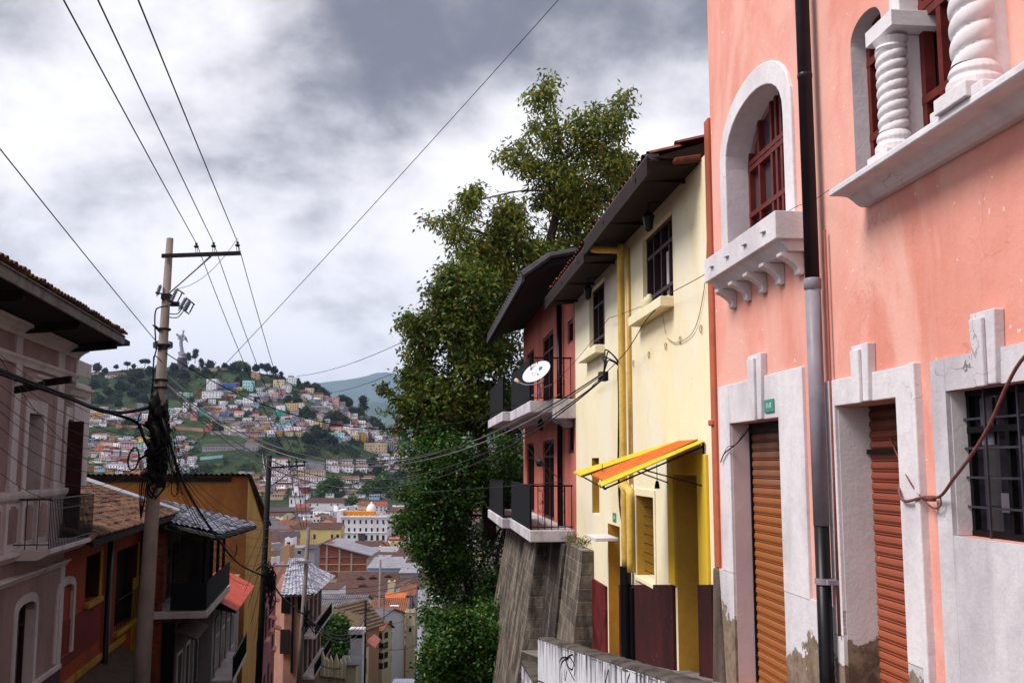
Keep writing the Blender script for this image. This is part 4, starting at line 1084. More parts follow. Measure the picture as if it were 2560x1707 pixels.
for h in (hA, hB, hC, hD_):
    m = MB(); m.add([(h['x0'], YL+h['d']-.05, h['z0']), (h['x1'], YL+h['d']-.05, h['z0']), (h['x1'], YL+h['d']-.05, h['z1']), (h['x0'], YL+h['d']-.05, h['z1'])], [(0, 1, 2, 3)])
    g = part('window' if h is not hB else 'balcony_door', m, M_glassd, L1)
    m = MB(); frame_grid(m, h['x0'], h['x1'], h['z0'], h['z1'], YL+h['d']-.08, [(h['x0']+h['x1'])/2], [h['z1']-.55], .06, .05); part('window_frame', m, M_woodr, g)
    m = MB(); m.box(h['x1']-.004, h['x1'], YL, YL+h['d']-.06, h['z0'], h['z1'] if 'arch' not in h else h['arch']); part('window_jamb', m, M_trim, L1)
for h in (hA, hB):
    m = MB(); a, b_ = h['x0']-.28, h['x1']+.25
    lbox(m, a, h['x0'], h['z0'], 1.47, .04); lbox(m, h['x1'], b_, h['z0'], 1.47, .04); lbox(m, h['x0'], h['x1'], h['z1'], 1.47, .038); part('window_surround', m, M_trim, L1, bevel=.01)
    m = MB(); m.prism([(YL, 1.78), (YL-.12, 1.78), (YL-.2, 1.92), (YL-.26, 1.96), (YL-.26, 2.02), (YL, 2.06)], 'x', a-.12, b_+.12); part('window_hood', m, M_trim, L1, bevel=.008)
for h in (hC, hD_):
    m = MB(); arch_ring(m, h['x0'], h['x1'], h['z0'], h['arch'], h['z1'], .2, YL+.01, YL-.045, .6); part('window_surround', m, M_trim, L1, bevel=.008)
m = MB()
m.prism([(YL, 2.78), (YL-.06, 2.78), (YL-.1, 2.86), (YL-.22, 2.95), (YL-.3, 2.98), (YL-.3, 3.05), (YL, 3.05)], 'x', 11, XE+.28); part('cornice', m, M_trim, L1)
m = MB(); m.prism([(YL, 2.16), (YL-.06, 2.16), (YL-.09, 2.24), (YL-.14, 2.30), (YL-.14, 2.36), (YL, 2.38)], 'x', 11, XE+.13); part('upper_band', m, M_trim, L1)
pil = [(lx(-130), lx(-110)), (lx(-60), lx(-45)), (lx(22), lx(38)), (lx(132), lx(148)), (lx(223, 950), XE+.03)]
for a, b_ in pil:
    m = MB(); lbox(m, a, b_, -.62, 2.16, .07); lbox(m, a, b_, 2.38, 2.78, .05); lbox(m, a-.06, b_+.06, -.62, -.45, .1); part('pilaster', m, M_trim, L1, bevel=.012)
m = MB(); m.prism([(YL, -.83), (YL-.06, -.83), (YL-.12, -.76), (YL-.14, -.68), (YL-.14, -.62), (YL, -.6)], 'x', 11, hB['x0']-.02); part('balustrade_rail', m, M_trim, L1)
m = MB(); lbox(m, 11, hB['x0']-.02, -2.0, -.83, .03); X = 12.0
part('balustrade_panel', m, M_trim, L1)
while X < hB['x0']-1.2:
    m = MB(); m.box(X, X+.62, YL-.045, YL-.025, -1.72, -.98); m.box(X+.15, X+.47, YL-.045, YL-.025, -1.02, -.92); part('panel_relief', m, M_mauve, L1, bevel=.01)
    m = MB(); m.box(X+.75, X+.93, YL-.1, YL, -1.95, -.84); part('panel_post', m, M_trim, L1, bevel=.01)
    X += 1.12
m = MB(); m.prism([(YL, -2.12), (YL-.05, -2.12), (YL-.14, -2.02), (YL-.2, -1.98), (YL-.2, -1.92), (YL, -1.9)], 'x', 11, XE+.18); part('middle_cornice', m, M_trim, L1)
m = MB(); m.prism([(YL, -2.62), (YL-.05, -2.62), (YL-.1, -2.54), (YL-.16, -2.5), (YL-.16, -2.45), (YL, -2.44)], 'x', 11, XE+.14); part('lower_band', m, M_trim, L1)
m = MB(); lbox(m, XE-.32, XE+.02, -8, -2.62, .05); part('corner_strip', m, M_trim, L1, bevel=.01)
m = MB(); lbox(m, 11, XE+.02, -5.2, -5.08, .08); part('plinth_line', m, M_trim, L1, bevel=.01)
m = MB(); lbox(m, 11, XE+.01, -9, -5.2, .06); part('plinth', m, M_plinthL, L1)
# eave: boarded soffit, brackets, fascia, tiles
yo = 5.62
XR = 27.35
m = MB(); m.prism([(YL+.1, 3.05), (yo+.04, 3.18), (yo+.04, 3.3), (YL+.1, 3.3)], 'x', 10, XR+.9); part('soffit', m, M_woodd, L1)
m = MB(); m.box(10, XR, yo-.0, yo+.05, 3.1, 3.36); m.box(XR-.02, XR+.03, yo+.0, 9.5, 3.12, 3.36); part('fascia', m, simple('grey_fascia_board', '#6b625f', .8, 0, .6, 3, .3), L1, bevel=.01)
for X in (13, 16.5, 19.3, 23.3, 27.1):
    m = MB(); m.prism([(YL, 2.86), (YL, 3.1), (yo+.15, 3.17), (yo+.15, 2.98), (YL-.55, 2.9)], 'x', X, X+.16); part('eave_bracket', m, M_woodd, L1, bevel=.01)
def tiled2(*a, **k): return tiled(*a, **k)
tiled('roof', (10, yo-.05, 3.36), (XR+.1, yo-.05, 3.36), (XR-3.2, 9.6, 4.35), (10, 9.6, 4.35), M_tileL, L1, pitch=.24, row=.4, amp=.05, seed=3)
tiled('roof', (XR+.1, yo-.05, 3.36), (XR+.1, 13.5, 3.36), (XR-3.2, 10.5, 4.35), (XR-3.2, 9.6, 4.35), M_tileL, L1, pitch=.24, row=.4, amp=.05, seed=4)
# red door leaf standing open and its balcony
m = MB(); m.box(hB['x0']-.06, hB['x0'], YL-.42, YL, -1.86, 1.1); part('open_door_leaf', m, M_woodr, L1, bevel=.01)
zb = -1.86; xa_, xb_ = 23.6, 27.6
r = part('balcony', MB().prism([(YL, zb-.24), (YL-.55, zb-.24), (YL-.72, zb-.14), (YL-.82, zb-.1), (YL-.82, zb), (YL, zb)], 'x', xa_, xb_), M_trim, L1, bevel=.01)
m = MB(); yr = YL-.76; zt = zb+1.08
m.tube([(xa_+.05, YL-.02, zt), (xa_+.05, yr, zt), (xb_-.05, yr, zt), (xb_-.05, YL-.02, zt)], .02, 6); m.tube([(xa_+.05, YL-.02, zb+.1), (xa_+.05, yr, zb+.1), (xb_-.05, yr, zb+.1), (xb_-.05, YL-.02, zb+.1)], .014, 6)
m.tube([(xa_+.05, yr, zb+.85), (xb_-.05, yr, zb+.85)], .012, 5)
x = xa_+.05
while x <= xb_: m.tube([(x, yr, zb), (x, yr, zt if abs((x-xa_) % 1.1) > .1 else zt+.05)], .011, 5); x += .13
for i in range(1, 3): m.tube([(xb_-.05, YL-.02-.25*i, zb), (xb_-.05, YL-.02-.25*i, zt)], .011, 5)
for i in range(1, 3): m.tube([(xa_+.05, YL-.02-.25*i, zb), (xa_+.05, YL-.02-.25*i, zt)], .011, 5)
part('railing', m, M_iron, r)
# dark beams that carry the cable bundle
for (p0, p1, th, lab) in (((FL.p(108, 958, 22.4)), FL.p(178, 948, 20.6), .07, 'upper dark timber arm sticking out over the cable bundle'), (FL.p(38, 975, 21.6), FL.p(110, 962, 20.2), .07, 'lower dark timber arm behind the cable bundle')):
    m = MB(); a = Vector(p0); b_ = Vector(p1); u = Vector((0, 0, th)); v = Vector((th, 0, 0)); m.hexa([a-u-v, a-u+v, b_-u+v, b_-u-v], [a+u-v, a+u+v, b_+u+v, b_+u-v])
    solo('timber_arm', m, M_woodd, lab, 'beam', FL, bevel=.008)

# ---- red house with clay tile roof
M_red = plaster('red_orange_render', '#8c3218', '#4a1a10', .6, .8, .85, .4)
M_redd = plaster('deep_red_render', '#6e1c14', '#380e0c', .5, 1)
M_dimr = plaster('dark_red_reveal', '#3c1810', '#1e0c08', .6, 1)
M_yel2 = plaster('dull_yellow_trim', '#9a7420', '#5c420e', .6, 2)
YR = 7.05
L2 = thing('red_house', 'red and orange house with a clay tiled roof behind the big concrete pole', 'house', (33, YR, -10), FL)
def rx_(px, py=1450): return FL.aty(px, py, YR)[0]
def rz_(px, py): return FL.aty(px, py, YR)[1]
h1 = dict(x0=rx_(214), x1=rx_(248), z0=rz_(248, 1490), z1=rz_(248, 1371)-.1, d=.35)
h2 = dict(x0=rx_(290), x1=rx_(341), z0=rz_(341, 1540), z1=rz_(341, 1352)-.1, d=.35)
h3 = dict(x0=rx_(262, 1650), x1=rx_(300, 1650), z0=-11.5, z1=-7.0, d=.3)
h4 = dict(x0=rx_(222, 1650), x1=rx_(240, 1650), z0=-11.5, z1=-6.6, d=.3)
m = MB(); wallmesh(m, XE+.02, 38.6, -13, -1.75, YR, [h1, h2, h3, h4], -1)
m.add([(XE+.02, YR, -13), (38.6, YR, -13), (38.6, 15, -13), (XE+.02, 15, -13), (XE+.02, YR, -1.75), (38.6, YR, -1.75), (38.6, 15, -1.75), (XE+.02, 15, -1.75)], [(1, 2, 6, 5), (2, 3, 7, 6)])
part('wall', m, M_red, L2)
for h in (h1, h2, h3, h4):
    m = MB(); m.add([(h['x0'], YR+.3, h['z0']), (h['x1'], YR+.3, h['z0']), (h['x1'], YR+.3, h['z1']), (h['x0'], YR+.3, h['z1'])], [(0, 1, 2, 3)]); part('window', m, M_black, L2)
    m = MB(); m.box(h['x1']-.006, h['x1'], YR, YR+.29, h['z0'], h['z1']); part('window_jamb', m, M_dimr, L2)
for h in (h1, h2):
    m = MB(); m.box(h['x0']-.1, h['x1']+.1, YR-.14, YR+.02, h['z0']-.12, h['z0']+.03); part('window_sill', m, M_yel2, L2, bevel=.01)
    m = MB(); m.box(h['x1'], h['x1']+.25, YR-.03, YR+.02, h['z0'], h['z1']+.05); part('window_surround', m, M_yel2, L2, bevel=.01)
m = MB(); a, b_ = h2['x0'], h2['x1']; z = h2['z0']; m.tube([(a, YR-.1, z+1.05), (b_, YR-.1, z+1.05)], .02, 5)
for i in range(14): X = a+(b_-a)*i/13; m.tube([(X, YR-.1, z), (X, YR-.1, z+1.05)], .012, 5)
part('railing', m, M_iron, L2)
m = MB(); m.box(XE+.1, h1['x1']+.6, YR-.03, YR+.02, h1['z0']-1.3, h1['z0']-.15); part('dado_panel', m, M_redd, L2)
m = MB(); m.box(XE+.1, 36.5, YR-.06, YR+.02, -5.9, -5.72); part('string_course', m, M_yel2, L2)
m = MB(); m.prism([(YR, -6.0), (YR-1.0, -6.5), (YR-1.0, -6.6), (YR, -6.12)], 'x', XE+.1, 36.0); part('canopy', m, simple('dull_brown_canopy', '#3c2a20', .8, 0, .5, 3, .3), L2)
m = MB(); X = rx_(262); m.tube([(X, YR-.12, -12), (X, YR-.12, -2)], .09, 10); part('downpipe', m, M_pipeb, L2, smooth=True)
X = rx_(405); 
m = MB(); m.box(37.6, 38.6, YR-.02, YR+.02, -10, -4); part('side_panel', m, M_yel2, L2)
tiled('roof', (27.2, 6.1, -1.92), (41.0, 6.1, -1.92), (40.6, 10.6, -.30), (28.0, 12.5, .35), M_tileL, L2, pitch=.26, row=.42, amp=.055, seed=8)
m = MB(); m.tube([(41.02, 6.1, -1.82), (40.65, 10.6, -.2), (40.6, 10.7, -.19)], .09, 6); m.box(40.55, 40.75, 6.8, 10.7, -1.0, -.4) if False else None
m.hexa([(40.5, 7.3, -1.45), (40.95, 7.3, -1.5), (40.6, 11, -.20), (40.2, 11, -.20)], [(40.5, 7.3, -1.34), (40.95, 7.3, -1.39), (40.6, 11, -.09), (40.2, 11, -.09)])
part('ridge_flashing', m, simple('pale_flashing', '#b9bac4', .4, 0, .15, 4, 0), L2)
m = MB(); m.box(27.3, 41, 6.12, 6.22, -2.1, -1.93); m.prism([(YR, -1.9), (6.15, -2.08), (6.15, -1.96), (YR, -1.78)], 'x', 27.3, 40.9); part('eave_board', m, M_woodd, L2)

# ---- dark house with slate roof, brick pier and gallery
M_dim = plaster('dark_beige_render', '#5a4c46', '#2a2220', .7, 1.2, .9, .4)  # dark beige with broad uneven tone
M_brickr = brick('red_brick', '#a0442a', '#7a2e1e', '#5e4438', 4.2, 13, 'y')
L3 = thing('slate_roof_house', 'dark house with silvery tiled roof, black gallery balcony and a brick pier', 'house', (42, 6, -12), FL)
y3 = 5.7
m = MB(); m.box(38.7, 45.4, y3, 15, -14, -5.6); m.box(38.7, 45.4, 6.6, 15, -5.6, -2.3); part('wall', m, M_dim, L3)
m = MB(); m.box(38.62, 38.72, 6.25, 6.95, -5.0, -2.25); m.box(38.62, 39.3, 6.2, 6.3, -5, -2.25); part('brick_pier', m, M_brickr, L3)
m = MB(); m.box(38.6, 38.7, 6.2, 6.9, -8.2, -5.1); part('brick_pier', m, M_brickr, L3, label='lower patched half of the brick pier')
m = MB(); m.box(38.55, 38.62, 6.5, 6.75, -4.9, -3.9); part('vent_panel', m, M_brickr, L3)
for (x0, x1) in ((39.2, 40.4), (41.2, 42.3), (43.2, 44.4)):
    m = MB(); m.box(x0, x1, 6.55, 6.62, -5.2, -3.2); w_ = part('gallery_door', m, M_black, L3); m = MB(); frame_grid(m, x0, x1, -5.2, -3.2, 6.53, [(x0+x1)/2], [-3.8], .06, .05); part('door_frame', m, M_dim, w_)
m = MB(); m.box(45.2, 45.4, 5.25, 6.7, -5.3, -2.4); part('end_screen', m, M_dim, L3)
for X in (38.9, 41, 43.1, 45.2): m = MB(); m.box(X-.06, X+.06, 4.75, 4.87, -5.3, -2.75); part('gallery_post', m, M_black, L3)
fl = part('gallery_floor', MB().box(38.4, 46.4, 4.6, 6.6, -5.55, -5.3), M_trim, L3, bevel=.02)
m = MB(); m.box(38.5, 46.3, 4.64, 4.68, -5.25, -4.3); m.box(38.45, 38.49, 4.66, 5.9, -5.25, -4.3); m.tube([(38.45, 4.62, -4.25), (46.35, 4.62, -4.25)], .03, 6); part('railing_screen', m, M_mesh, fl)
m = MB(); m.prism([(y3, -5.9), (4.9, -6.25), (4.9, -6.33), (y3, -6.0)], 'x', 38.3, 41.5); part('canopy', m, simple('dull_red_canopy', '#4a2624', .7, 0, .5, 3, .3), L3)
for (x0, x1, z0, z1) in ((39.2, 40.2, -9.3, -7.0), (41.2, 42.1, -8.8, -7), (43.4, 44.6, -8.9, -6.8), (39.4, 40.4, -13, -10.3), (42, 43.4, -13, -10)):
    m = MB(); m.box(x0, x1, y3-.03, y3+.02, z0, z1); part('window', m, M_black, L3)
    m = MB(); m.box(x0-.1, x0, y3-.05, y3, z0-.1, z1+.1); m.box(x1, x1+.1, y3-.05, y3, z0-.1, z1+.1); m.box(x0, x1, y3-.05, y3, z1, z1+.1); part('window_surround', m, M_trim, L3)
for (y0, y1_) in ((5.95, 6.1), (7.0, 7.15)): pass
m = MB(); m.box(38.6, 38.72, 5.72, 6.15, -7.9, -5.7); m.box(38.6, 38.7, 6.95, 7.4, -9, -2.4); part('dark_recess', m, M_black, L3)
def P4(px, py, D): return FL.p(px, py, D)
tiled('roof', P4(396, 1299, 39.5), P4(546, 1335, 37.2), P4(638, 1309, 44.8), P4(405, 1250, 42), M_slate, L3, pitch=.3, row=.42, amp=.05, seed=12)
c = P4(546, 1335, 37.2); c2 = P4(638, 1309, 44.8); c0 = P4(396, 1299, 39.5)
m = MB()
for a, b_ in ((c0, c), (c, c2)):
    a = Vector(a); b_ = Vector(b_); k = 12
    m.tube([a.lerp(b_, i/k)-Vector((0, 0, .13+.03*(i % 2))) for i in range(k+1)], .09, 5)
part('ragged_eave', m, M_woodd, L3)
m = MB(); m.prism([(4.4, -2.75), (7, -2.35), (7, -2.2), (4.4, -2.68)], 'x', 38.4, 45); part('soffit', m, M_woodd, L3)

# ---- white-windowed house with a red lean-to roof
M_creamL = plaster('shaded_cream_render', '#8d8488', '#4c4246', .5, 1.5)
L3b = thing('white_window_house', 'small pale house with tall white windows under a red lean-to roof', 'house', (50, 5.2, -14), FL)
yb_ = 5.2
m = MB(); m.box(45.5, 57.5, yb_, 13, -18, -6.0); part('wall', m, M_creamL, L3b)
for X in (46.3, 48.5, 50.7, 53):
    m = MB(); m.box(X, X+1.2, yb_-.03, yb_+.02, -9.2, -6.7); w_ = part('window', m, M_black, L3b); m = MB(); frame_grid(m, X, X+1.2, -9.2, -6.7, yb_-.05, [X+.6], [-7.5], .12, .06); part('window_frame', m, M_trim, w_)
for X in (46.3, 48.5, 50.7, 53):
    m = MB(); m.box(X, X+1.1, yb_-.03, yb_+.02, -13.2, -10.5); part('window', m, M_black, L3b)
fl = part('balcony', MB().box(45.8, 52.5, 4.3, 5.2, -9.45, -9.25), M_trim, L3b)
m = MB(); m.tube([(45.85, 4.33, -8.3), (52.4, 4.33, -8.3)], .03, 5); x = 45.85
while x < 52.4: m.tube([(x, 4.33, -9.25), (x, 4.33, -8.3)], .015, 4); x += .18
part('railing', m, M_iron, fl)
M_redroof = simple('red_sheet_roof', '#c24a36', .5, 0, .3, 2, .2)
m = MB(); n = 60; vs = []
for k, (yy, zz) in enumerate(((4.15, -6.25), (5.9, -5.3))):
    for i in range(n+1): X = 45.0+9.2*i/n; vs.append((X, yy, zz+.04*math.sin(i*2.1)))
m.add(vs, [(i, i+1, n+2+i, n+1+i) for i in range(n)]); part('lean_to_roof', m, M_redroof, L3b)
m = MB(); m.prism([(4.2, -6.35), (5.9, -5.42), (5.9, -6.0), (5.2, -6.1)], 'x', 45.05, 54.1); part('roof_underside', m, M_woodd, L3b)

# ---- ochre house: blank end wall coloured as in shade, side wall coloured as lit
M_ochre = plaster('ochre_shaded_render', '#94602e', '#653c1e', .8, .5, .9, .4, spots='#5e3418')
M_ochre_lit = plaster('ochre_lit_render', '#c0904a', '#8a5e30', .5, .6, .9, .4, streak=.2)
L4 = thing('ochre_house', 'large ochre house whose blank end wall faces up the street', 'house', (62, 5, -20), FL)
D4 = 58.0; yS = 4.98; zt4 = FL.atx(632, 1190, D4)[1]; e_z = FL.aty(671, 1311, yS)
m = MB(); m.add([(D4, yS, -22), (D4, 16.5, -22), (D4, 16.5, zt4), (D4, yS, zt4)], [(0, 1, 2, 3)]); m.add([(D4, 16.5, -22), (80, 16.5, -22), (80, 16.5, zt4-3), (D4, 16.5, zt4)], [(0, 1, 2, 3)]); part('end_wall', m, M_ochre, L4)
m = MB(); m.add([(D4, yS, -22), (80, yS, -22), (80, yS, e_z[1]-1.5), (e_z[0], yS, e_z[1]), (D4, yS, zt4)], [(0, 1, 2, 3, 4)]); part('side_wall', m, M_ochre_lit, L4)
tiled('roof', (D4-.25, yS-.15, zt4+.05), (D4-.25, 16.7, zt4+.05), (72, 16.7, e_z[1]), (72, yS-.15, e_z[1]+.1), M_tileL, L4, pitch=.28, row=.5, amp=.07, seed=5)
m = MB(); a, b_ = Vector((D4-.1, yS-.1, zt4-.0)), Vector((e_z[0], yS-.12, e_z[1]+.0)); m.tube([a, b_], .12, 5); m.box(D4-.14, D4-.0, 5.9, 16.6, zt4-.3, zt4-.06); part('verge', m, M_woodd, L4)
for (px, py, w_, hh) in ((648, 1560, .9, 2.2), (640, 1650, 1.0, 2.4), (664, 1600, .8, 2.0)):
    X, z = FL.aty(px, py, yS); m = MB(); m.box(X, X+w_, yS-.03, yS+.02, z-hh/2, z+hh/2); part('window', m, M_black, L4)
for (px, py) in ((672, 1490), (664, 1535), (676, 1560)):
    X, z = FL.aty(px, py, yS); m = MB(); m.prism([(yS, z), (yS-.8, z-.3), (yS-.8, z-.36), (yS, z-.1)], 'x', X-.8, X+.8); part('small_red_canopy', m, M_redroof, L4)

# ---- mauve-pink house below it
M_pk = plaster('dusty_pink_render', '#a8626a', '#6c3c46', .5, .8, .9, .3)
M_pks = plaster('salmon_parapet', '#d89a88', '#a86a5c', .4, 1)
L5 = thing('dusty_pink_house', 'dusty pink house with curved salmon roof terraces below the ochre one', 'house', (76, 4.6, -24), FL)
yP = 4.75
m = MB(); m.box(70, 84, yP, 14, -26, -7.9); part('wall', m, M_pk, L5)
for (z, x0, x1, yy) in ((-6.3, 71, 78, 5.4), (-7.8, 69.8, 80, 3.95)):
    m = MB(); m.box(x0, x1, yy, 12, z-.35, z); m.box(x0, x0+.3, yy, 12, z, z+.35); m.box(x0, x1, yy, yy+.3, z, z+.35); part('roof_terrace', m, M_pks, L5, bevel=.05)
m = MB(); m.box(71.5, 77.5, 5.7, 12, -7.9, -6.6); part('upper_wall', m, M_pk, L5)
for X, z in ((72, -11), (76, -11), (72, -15.5), (76, -15.5), (80, -13), (80, -17)):
    m = MB(); m.box(X, X+1.3, yP-.04, yP+.02, z-1, z+1.1); w_ = part('window', m, M_black, L5); m = MB(); m.box(X-.2, X+1.5, yP-.3, yP, z-1.2, z-1.0); part('window_sill', m, M_pks, w_)

# ================= concrete pole with cross-arm =================
M_conc = plaster('concrete_pole', '#857872', '#554a46', .5, 3, .9, .4)
M_ins = simple('porcelain_grey', '#7c7f8e', .35, 0, .2, 10, 0); M_insd = simple('dark_porcelain', '#1d1517', .3, 0, .3, 10, 0)
DP = 22.0
def pp(px, py, dx=0.0): y, z = FW.atx(px, py, 0) if False else (0, 0); r = ray(px, py); k = (DP+dx)/r.y; return Vector((r.x*k, r.y*k, r.z*k))
def WV(p): return (p[0], p[1], p[2])
class IdF(Frame):
    def __init__(s): s.ang = 0; s.c = 1; s.s = 0
FI = IdF()
top = pp(425, 597); bot = pp(352, 1720); gz = height(bot.x, bot.y)
dirv = (bot-top).normalized(); foot = top+dirv*((gz-top.z-.3)/dirv.z)
pole = thing('utility_pole', 'big concrete utility pole with steel cross-arm and tangled cables at left', 'utility pole', foot, FI)
m = MB(); m.tube([foot, top.lerp(foot, .5), top], [.20, .145, .075], 20); m.lathe(WV(top-Vector((0, 0, .02))), [(.075, 0), (.072, .03), (.05, .035)], 20); part('pole_shaft', m, M_conc, pole, smooth=True)
M_steel = simple('rusty_dark_steel', '#2a1c1e', .6, .3, .4, 10, .1)
a, b_ = pp(405, 640, -.15), pp(601, 633, -.15); u = Vector((0, 0, .042)); v = Vector((0, .04, 0)); m = MB(); m.hexa([a-u-v, b_-u-v, b_-u+v, a-u+v], [a+u-v, b_+u-v, b_+u+v, a+u+v]); part('cross_arm', m, M_steel, pole)
m = MB(); m.tube([pp(425, 730, -.12), pp(528, 640, -.14)], .022, 6); part('diagonal_brace', m, simple('galvanised_steel', '#8a8894', .4, .6, .3, 10, 0), pole)
INSUL = []
def insulator(px, pyb, pyt, par, dx=-.15, r=.06):
    b0 = pp(px, pyb, dx); t0 = pp(px, pyt, dx); m = MB(); m.tube([b0-Vector((.02, 0, 0)), t0-Vector((.02, 0, .05))], .007, 5); m.tube([b0+Vector((.02, 0, 0)), t0+Vector((.02, 0, -.05))], .007, 5)
    m.lathe(WV(t0-Vector((0, 0, .07))), [(.03, 0), (r, .02), (r*.85, .045), (.028, .06), (.022, .08), (.034, .09), (.03, .11)], 12); part('insulator', m, M_insd, par, smooth=True)
    INSUL.append(t0+Vector((0, 0, .03)))
insulator(491, 632, 612, pole); insulator(534, 630, 611, pole); insulator(594, 629, 609, pole)
def arrester(p0, p1, par, r=.028, n=7):
    m = MB(); P0, P1 = Vector(p0), Vector(p1); pts = []; rs_ = []
    for i in range(n*2+1): pts.append(P0.lerp(P1, i/(n*2))); rs_.append(r if i % 2 else r*1.75)
    m.tube(pts, rs_, 10); m.tube([P0-(P1-P0)*.18, P0], .012, 5); m.tube([P1, P1+(P1-P0)*.12], .012, 5); part('surge_arrester', m, M_ins, par)
arrester(pp(393, 737, -.1), pp(401, 714, -.1), pole)
arrester(pp(425, 760, -.25), pp(441, 725, -.25), pole); arrester(pp(449, 772, -.3), pp(465, 746, -.3), pole); arrester(pp(459, 776, -.35), pp(474, 752, -.35), pole)
m = MB()
for (q0, q1) in (((443, 723), (461, 735)), ((455, 733), (443, 757)), ((467, 746), (487, 762)), ((476, 757), (464, 778)), ((484, 762), (474, 782)), ((460, 776), (473, 785)), ((424, 752), (450, 764)), ((403, 743), (424, 752)), ((389, 731), (408, 735))):
    m.tube([pp(*q0, -.3), pp(*q1, -.3)], .016, 5)
c = pp(418, 742, -.05); m.box(c.x-.1, c.x+.09, c.y-.12, c.y+.1, c.z-.07, c.z+.06); c = pp(436, 760, -.2); m.box(c.x-.09, c.x+.1, c.y-.05, c.y+.05, c.z-.05, c.z+.05)
part('fuse_bracket', m, M_steel, pole)
m = MB()
for y0 in (826, 866, 953, 972):
    c = pp(424-(y0-597)*.063, y0); rr_ = .11+(y0-597)*.00013; m.lathe(WV(c), [(rr_, 0), (rr_+.012, .005), (rr_+.012, .045), (rr_, .05)], 16)
m.hexa([pp(381, 813, -.1), pp(387, 816, -.1), pp(404, 831, 0), pp(400, 834, 0)], [pp(380, 811, -.1), pp(389, 813, -.1), pp(404, 824, 0), pp(400, 822, 0)])
part('steel_band', m, M_steel, pole)
rs = random.Random(11)
# black tangle of cable splices strapped to the pole
tg = thing('cable_tangle', 'dense black tangle of cables and splice boxes strapped to the concrete pole', 'cable', pp(395, 1200), FI)
m = MB()
def polex(y): return 424-(y-597)*.0645
for i in range(90):
    y0 = rs.uniform(1000, 1150); y1 = y0+rs.uniform(20, 110); cx_ = polex((y0+y1)/2)
    pts = [pp(cx_+rs.uniform(-24, 32)*(1 if k not in (0, 4) else .4), y0+(y1-y0)*k/4, rs.uniform(-.4, .05)) for k in range(5)]
    m.tube(smoothpath(pts, 4), rs.uniform(.008, .022), 5)
for i in range(22):
    q = pp(polex(1060)+rs.uniform(-20, 28), rs.uniform(990, 1135), rs.uniform(-.35, -.1)); m.blob(q, (rs.uniform(.05, .14), .1, rs.uniform(.08, .25)), i, 8, 5, .3)
part('splice_bundle', m, M_cabb, tg, smooth=True)
m = MB()
for (px0, py0, rx_c, ry_c) in ((372, 1192, 0, 0),): pass
for k in range(4):
    pts = [pp(334+14*math.cos(a)+rs.uniform(-1, 1), 1147+27*math.sin(a)-8*math.cos(a), -.3+.02*k) for a in [i*math.pi/8 for i in range(17)]]; m.tube(pts, .016, 6)
m.tube(smoothpath([pp(347, 1150, -.3), pp(360, 1140, -.25), pp(380, 1134, -.2), pp(400, 1130, -.1)]), .03, 6)
part('hanging_loop', m, M_cabb, tg, smooth=True)
m = MB()
for k in range(3):
    pts = [pp(436+8*math.cos(a), 1222+18*math.sin(a), -.3+.02*k) for a in [i*math.pi/8 for i in range(17)]]; m.tube(pts, .012, 5)
part('hanging_loop', m, M_cabb, tg, smooth=True)
m = MB(); c = pp(402, 1200, -.25); m.box(c.x-.09, c.x+.09, c.y-.07, c.y+.07, c.z-.16, c.z+.16); part('meter_box', m, M_black, tg, bevel=.01)
m = MB()
for i in range(34):
    x0 = rs.uniform(385, 440); m.tube(smoothpath([pp(x0-5, rs.uniform(1040, 1100), -.2), pp(x0+rs.uniform(0, 30), rs.uniform(1110, 1160), -.3), pp(x0+rs.uniform(-15, 40), rs.uniform(1170, 1250), -.2)], 5), .006, 4)
for i in range(10):
    x0 = rs.uniform(352, 372); m.tube(smoothpath([pp(388, 1140, -.1), pp(x0+6, 1180, -.2), pp(x0-4, 1230, -.2), pp(352, 1300, -.15)], 5), .009, 4)
part('loose_strand', m, M_cabb, tg)
m = MB(); m.tube(smoothpath([pp(405, 905, -.2), pp(385, 890, -.25), pp(384, 935, -.25), pp(378, 990, -.2), pp(378, 1060, -.15)]), .012, 6)
for k in range(4): m.tube([pp(polex(856)+24*math.cos(a), 858+k*3+6*math.sin(a), -.13*math.sin(a)) for a in [i*math.pi/8 for i in range(17)]], .012, 5)
m.tube(smoothpath([pp(420, 765, -.15), pp(400, 768, -.2), pp(390, 775, -.2), pp(387, 800, -.2), pp(389, 850, -.2), pp(391, 872, -.2), pp(384, 905, -.2), pp(382, 980, -.2), pp(378, 1100, -.15)]), .016, 6)
for (y0, y1) in ((784, 766), (793, 778)): m.tube(smoothpath([pp(422, y0, -.1), pp(442, y0+1, -.15), pp(452, (y0+y1)/2, -.25), pp(458, y1, -.3)]), .012, 5)
part('riser_cable', m, simple('dark_blue_cable', '#17162e', .5, 0, .3, 20, 0), tg, smooth=True)

# ================= other poles =================
def pole2(px, pyt, D, r0, r1, mat, lab, grp=None, lean=0):
    tp = atY(px, pyt, D); gz = height(tp.x, D); ft = Vector((tp.x+lean, D, gz-.3))
    o = thing('utility_pole', lab, 'utility pole', ft, FI, grp); m = MB(); m.tube([ft, ft.lerp(tp, .5), tp], [r0, (r0+r1)/2, r1], 14); part('pole_shaft', m, mat, o, smooth=True); return o, tp
M_pdark = simple('tarred_pole', '#1b1517', .8, 0, .4, 6, .1)
P2, tp2 = pole2(674, 1138, 36, .13, .09, M_pdark, 'dark tarred pole with cross-arm in front of the ochre side wall', lean=-.2)
def q2(px, py, d=-.1): return atY(px, py, 36+d)
a, b_ = q2(670, 1169, -.2), q2(763, 1163, -.2); m = MB(); u = Vector((0, 0, .035)); v = Vector((0, .035, 0)); m.hexa([a-u-v, b_-u-v, b_-u+v, a-u+v], [a+u-v, b_+u-v, b_+u+v, a+u+v]); part('cross_arm', m, M_steel, P2)
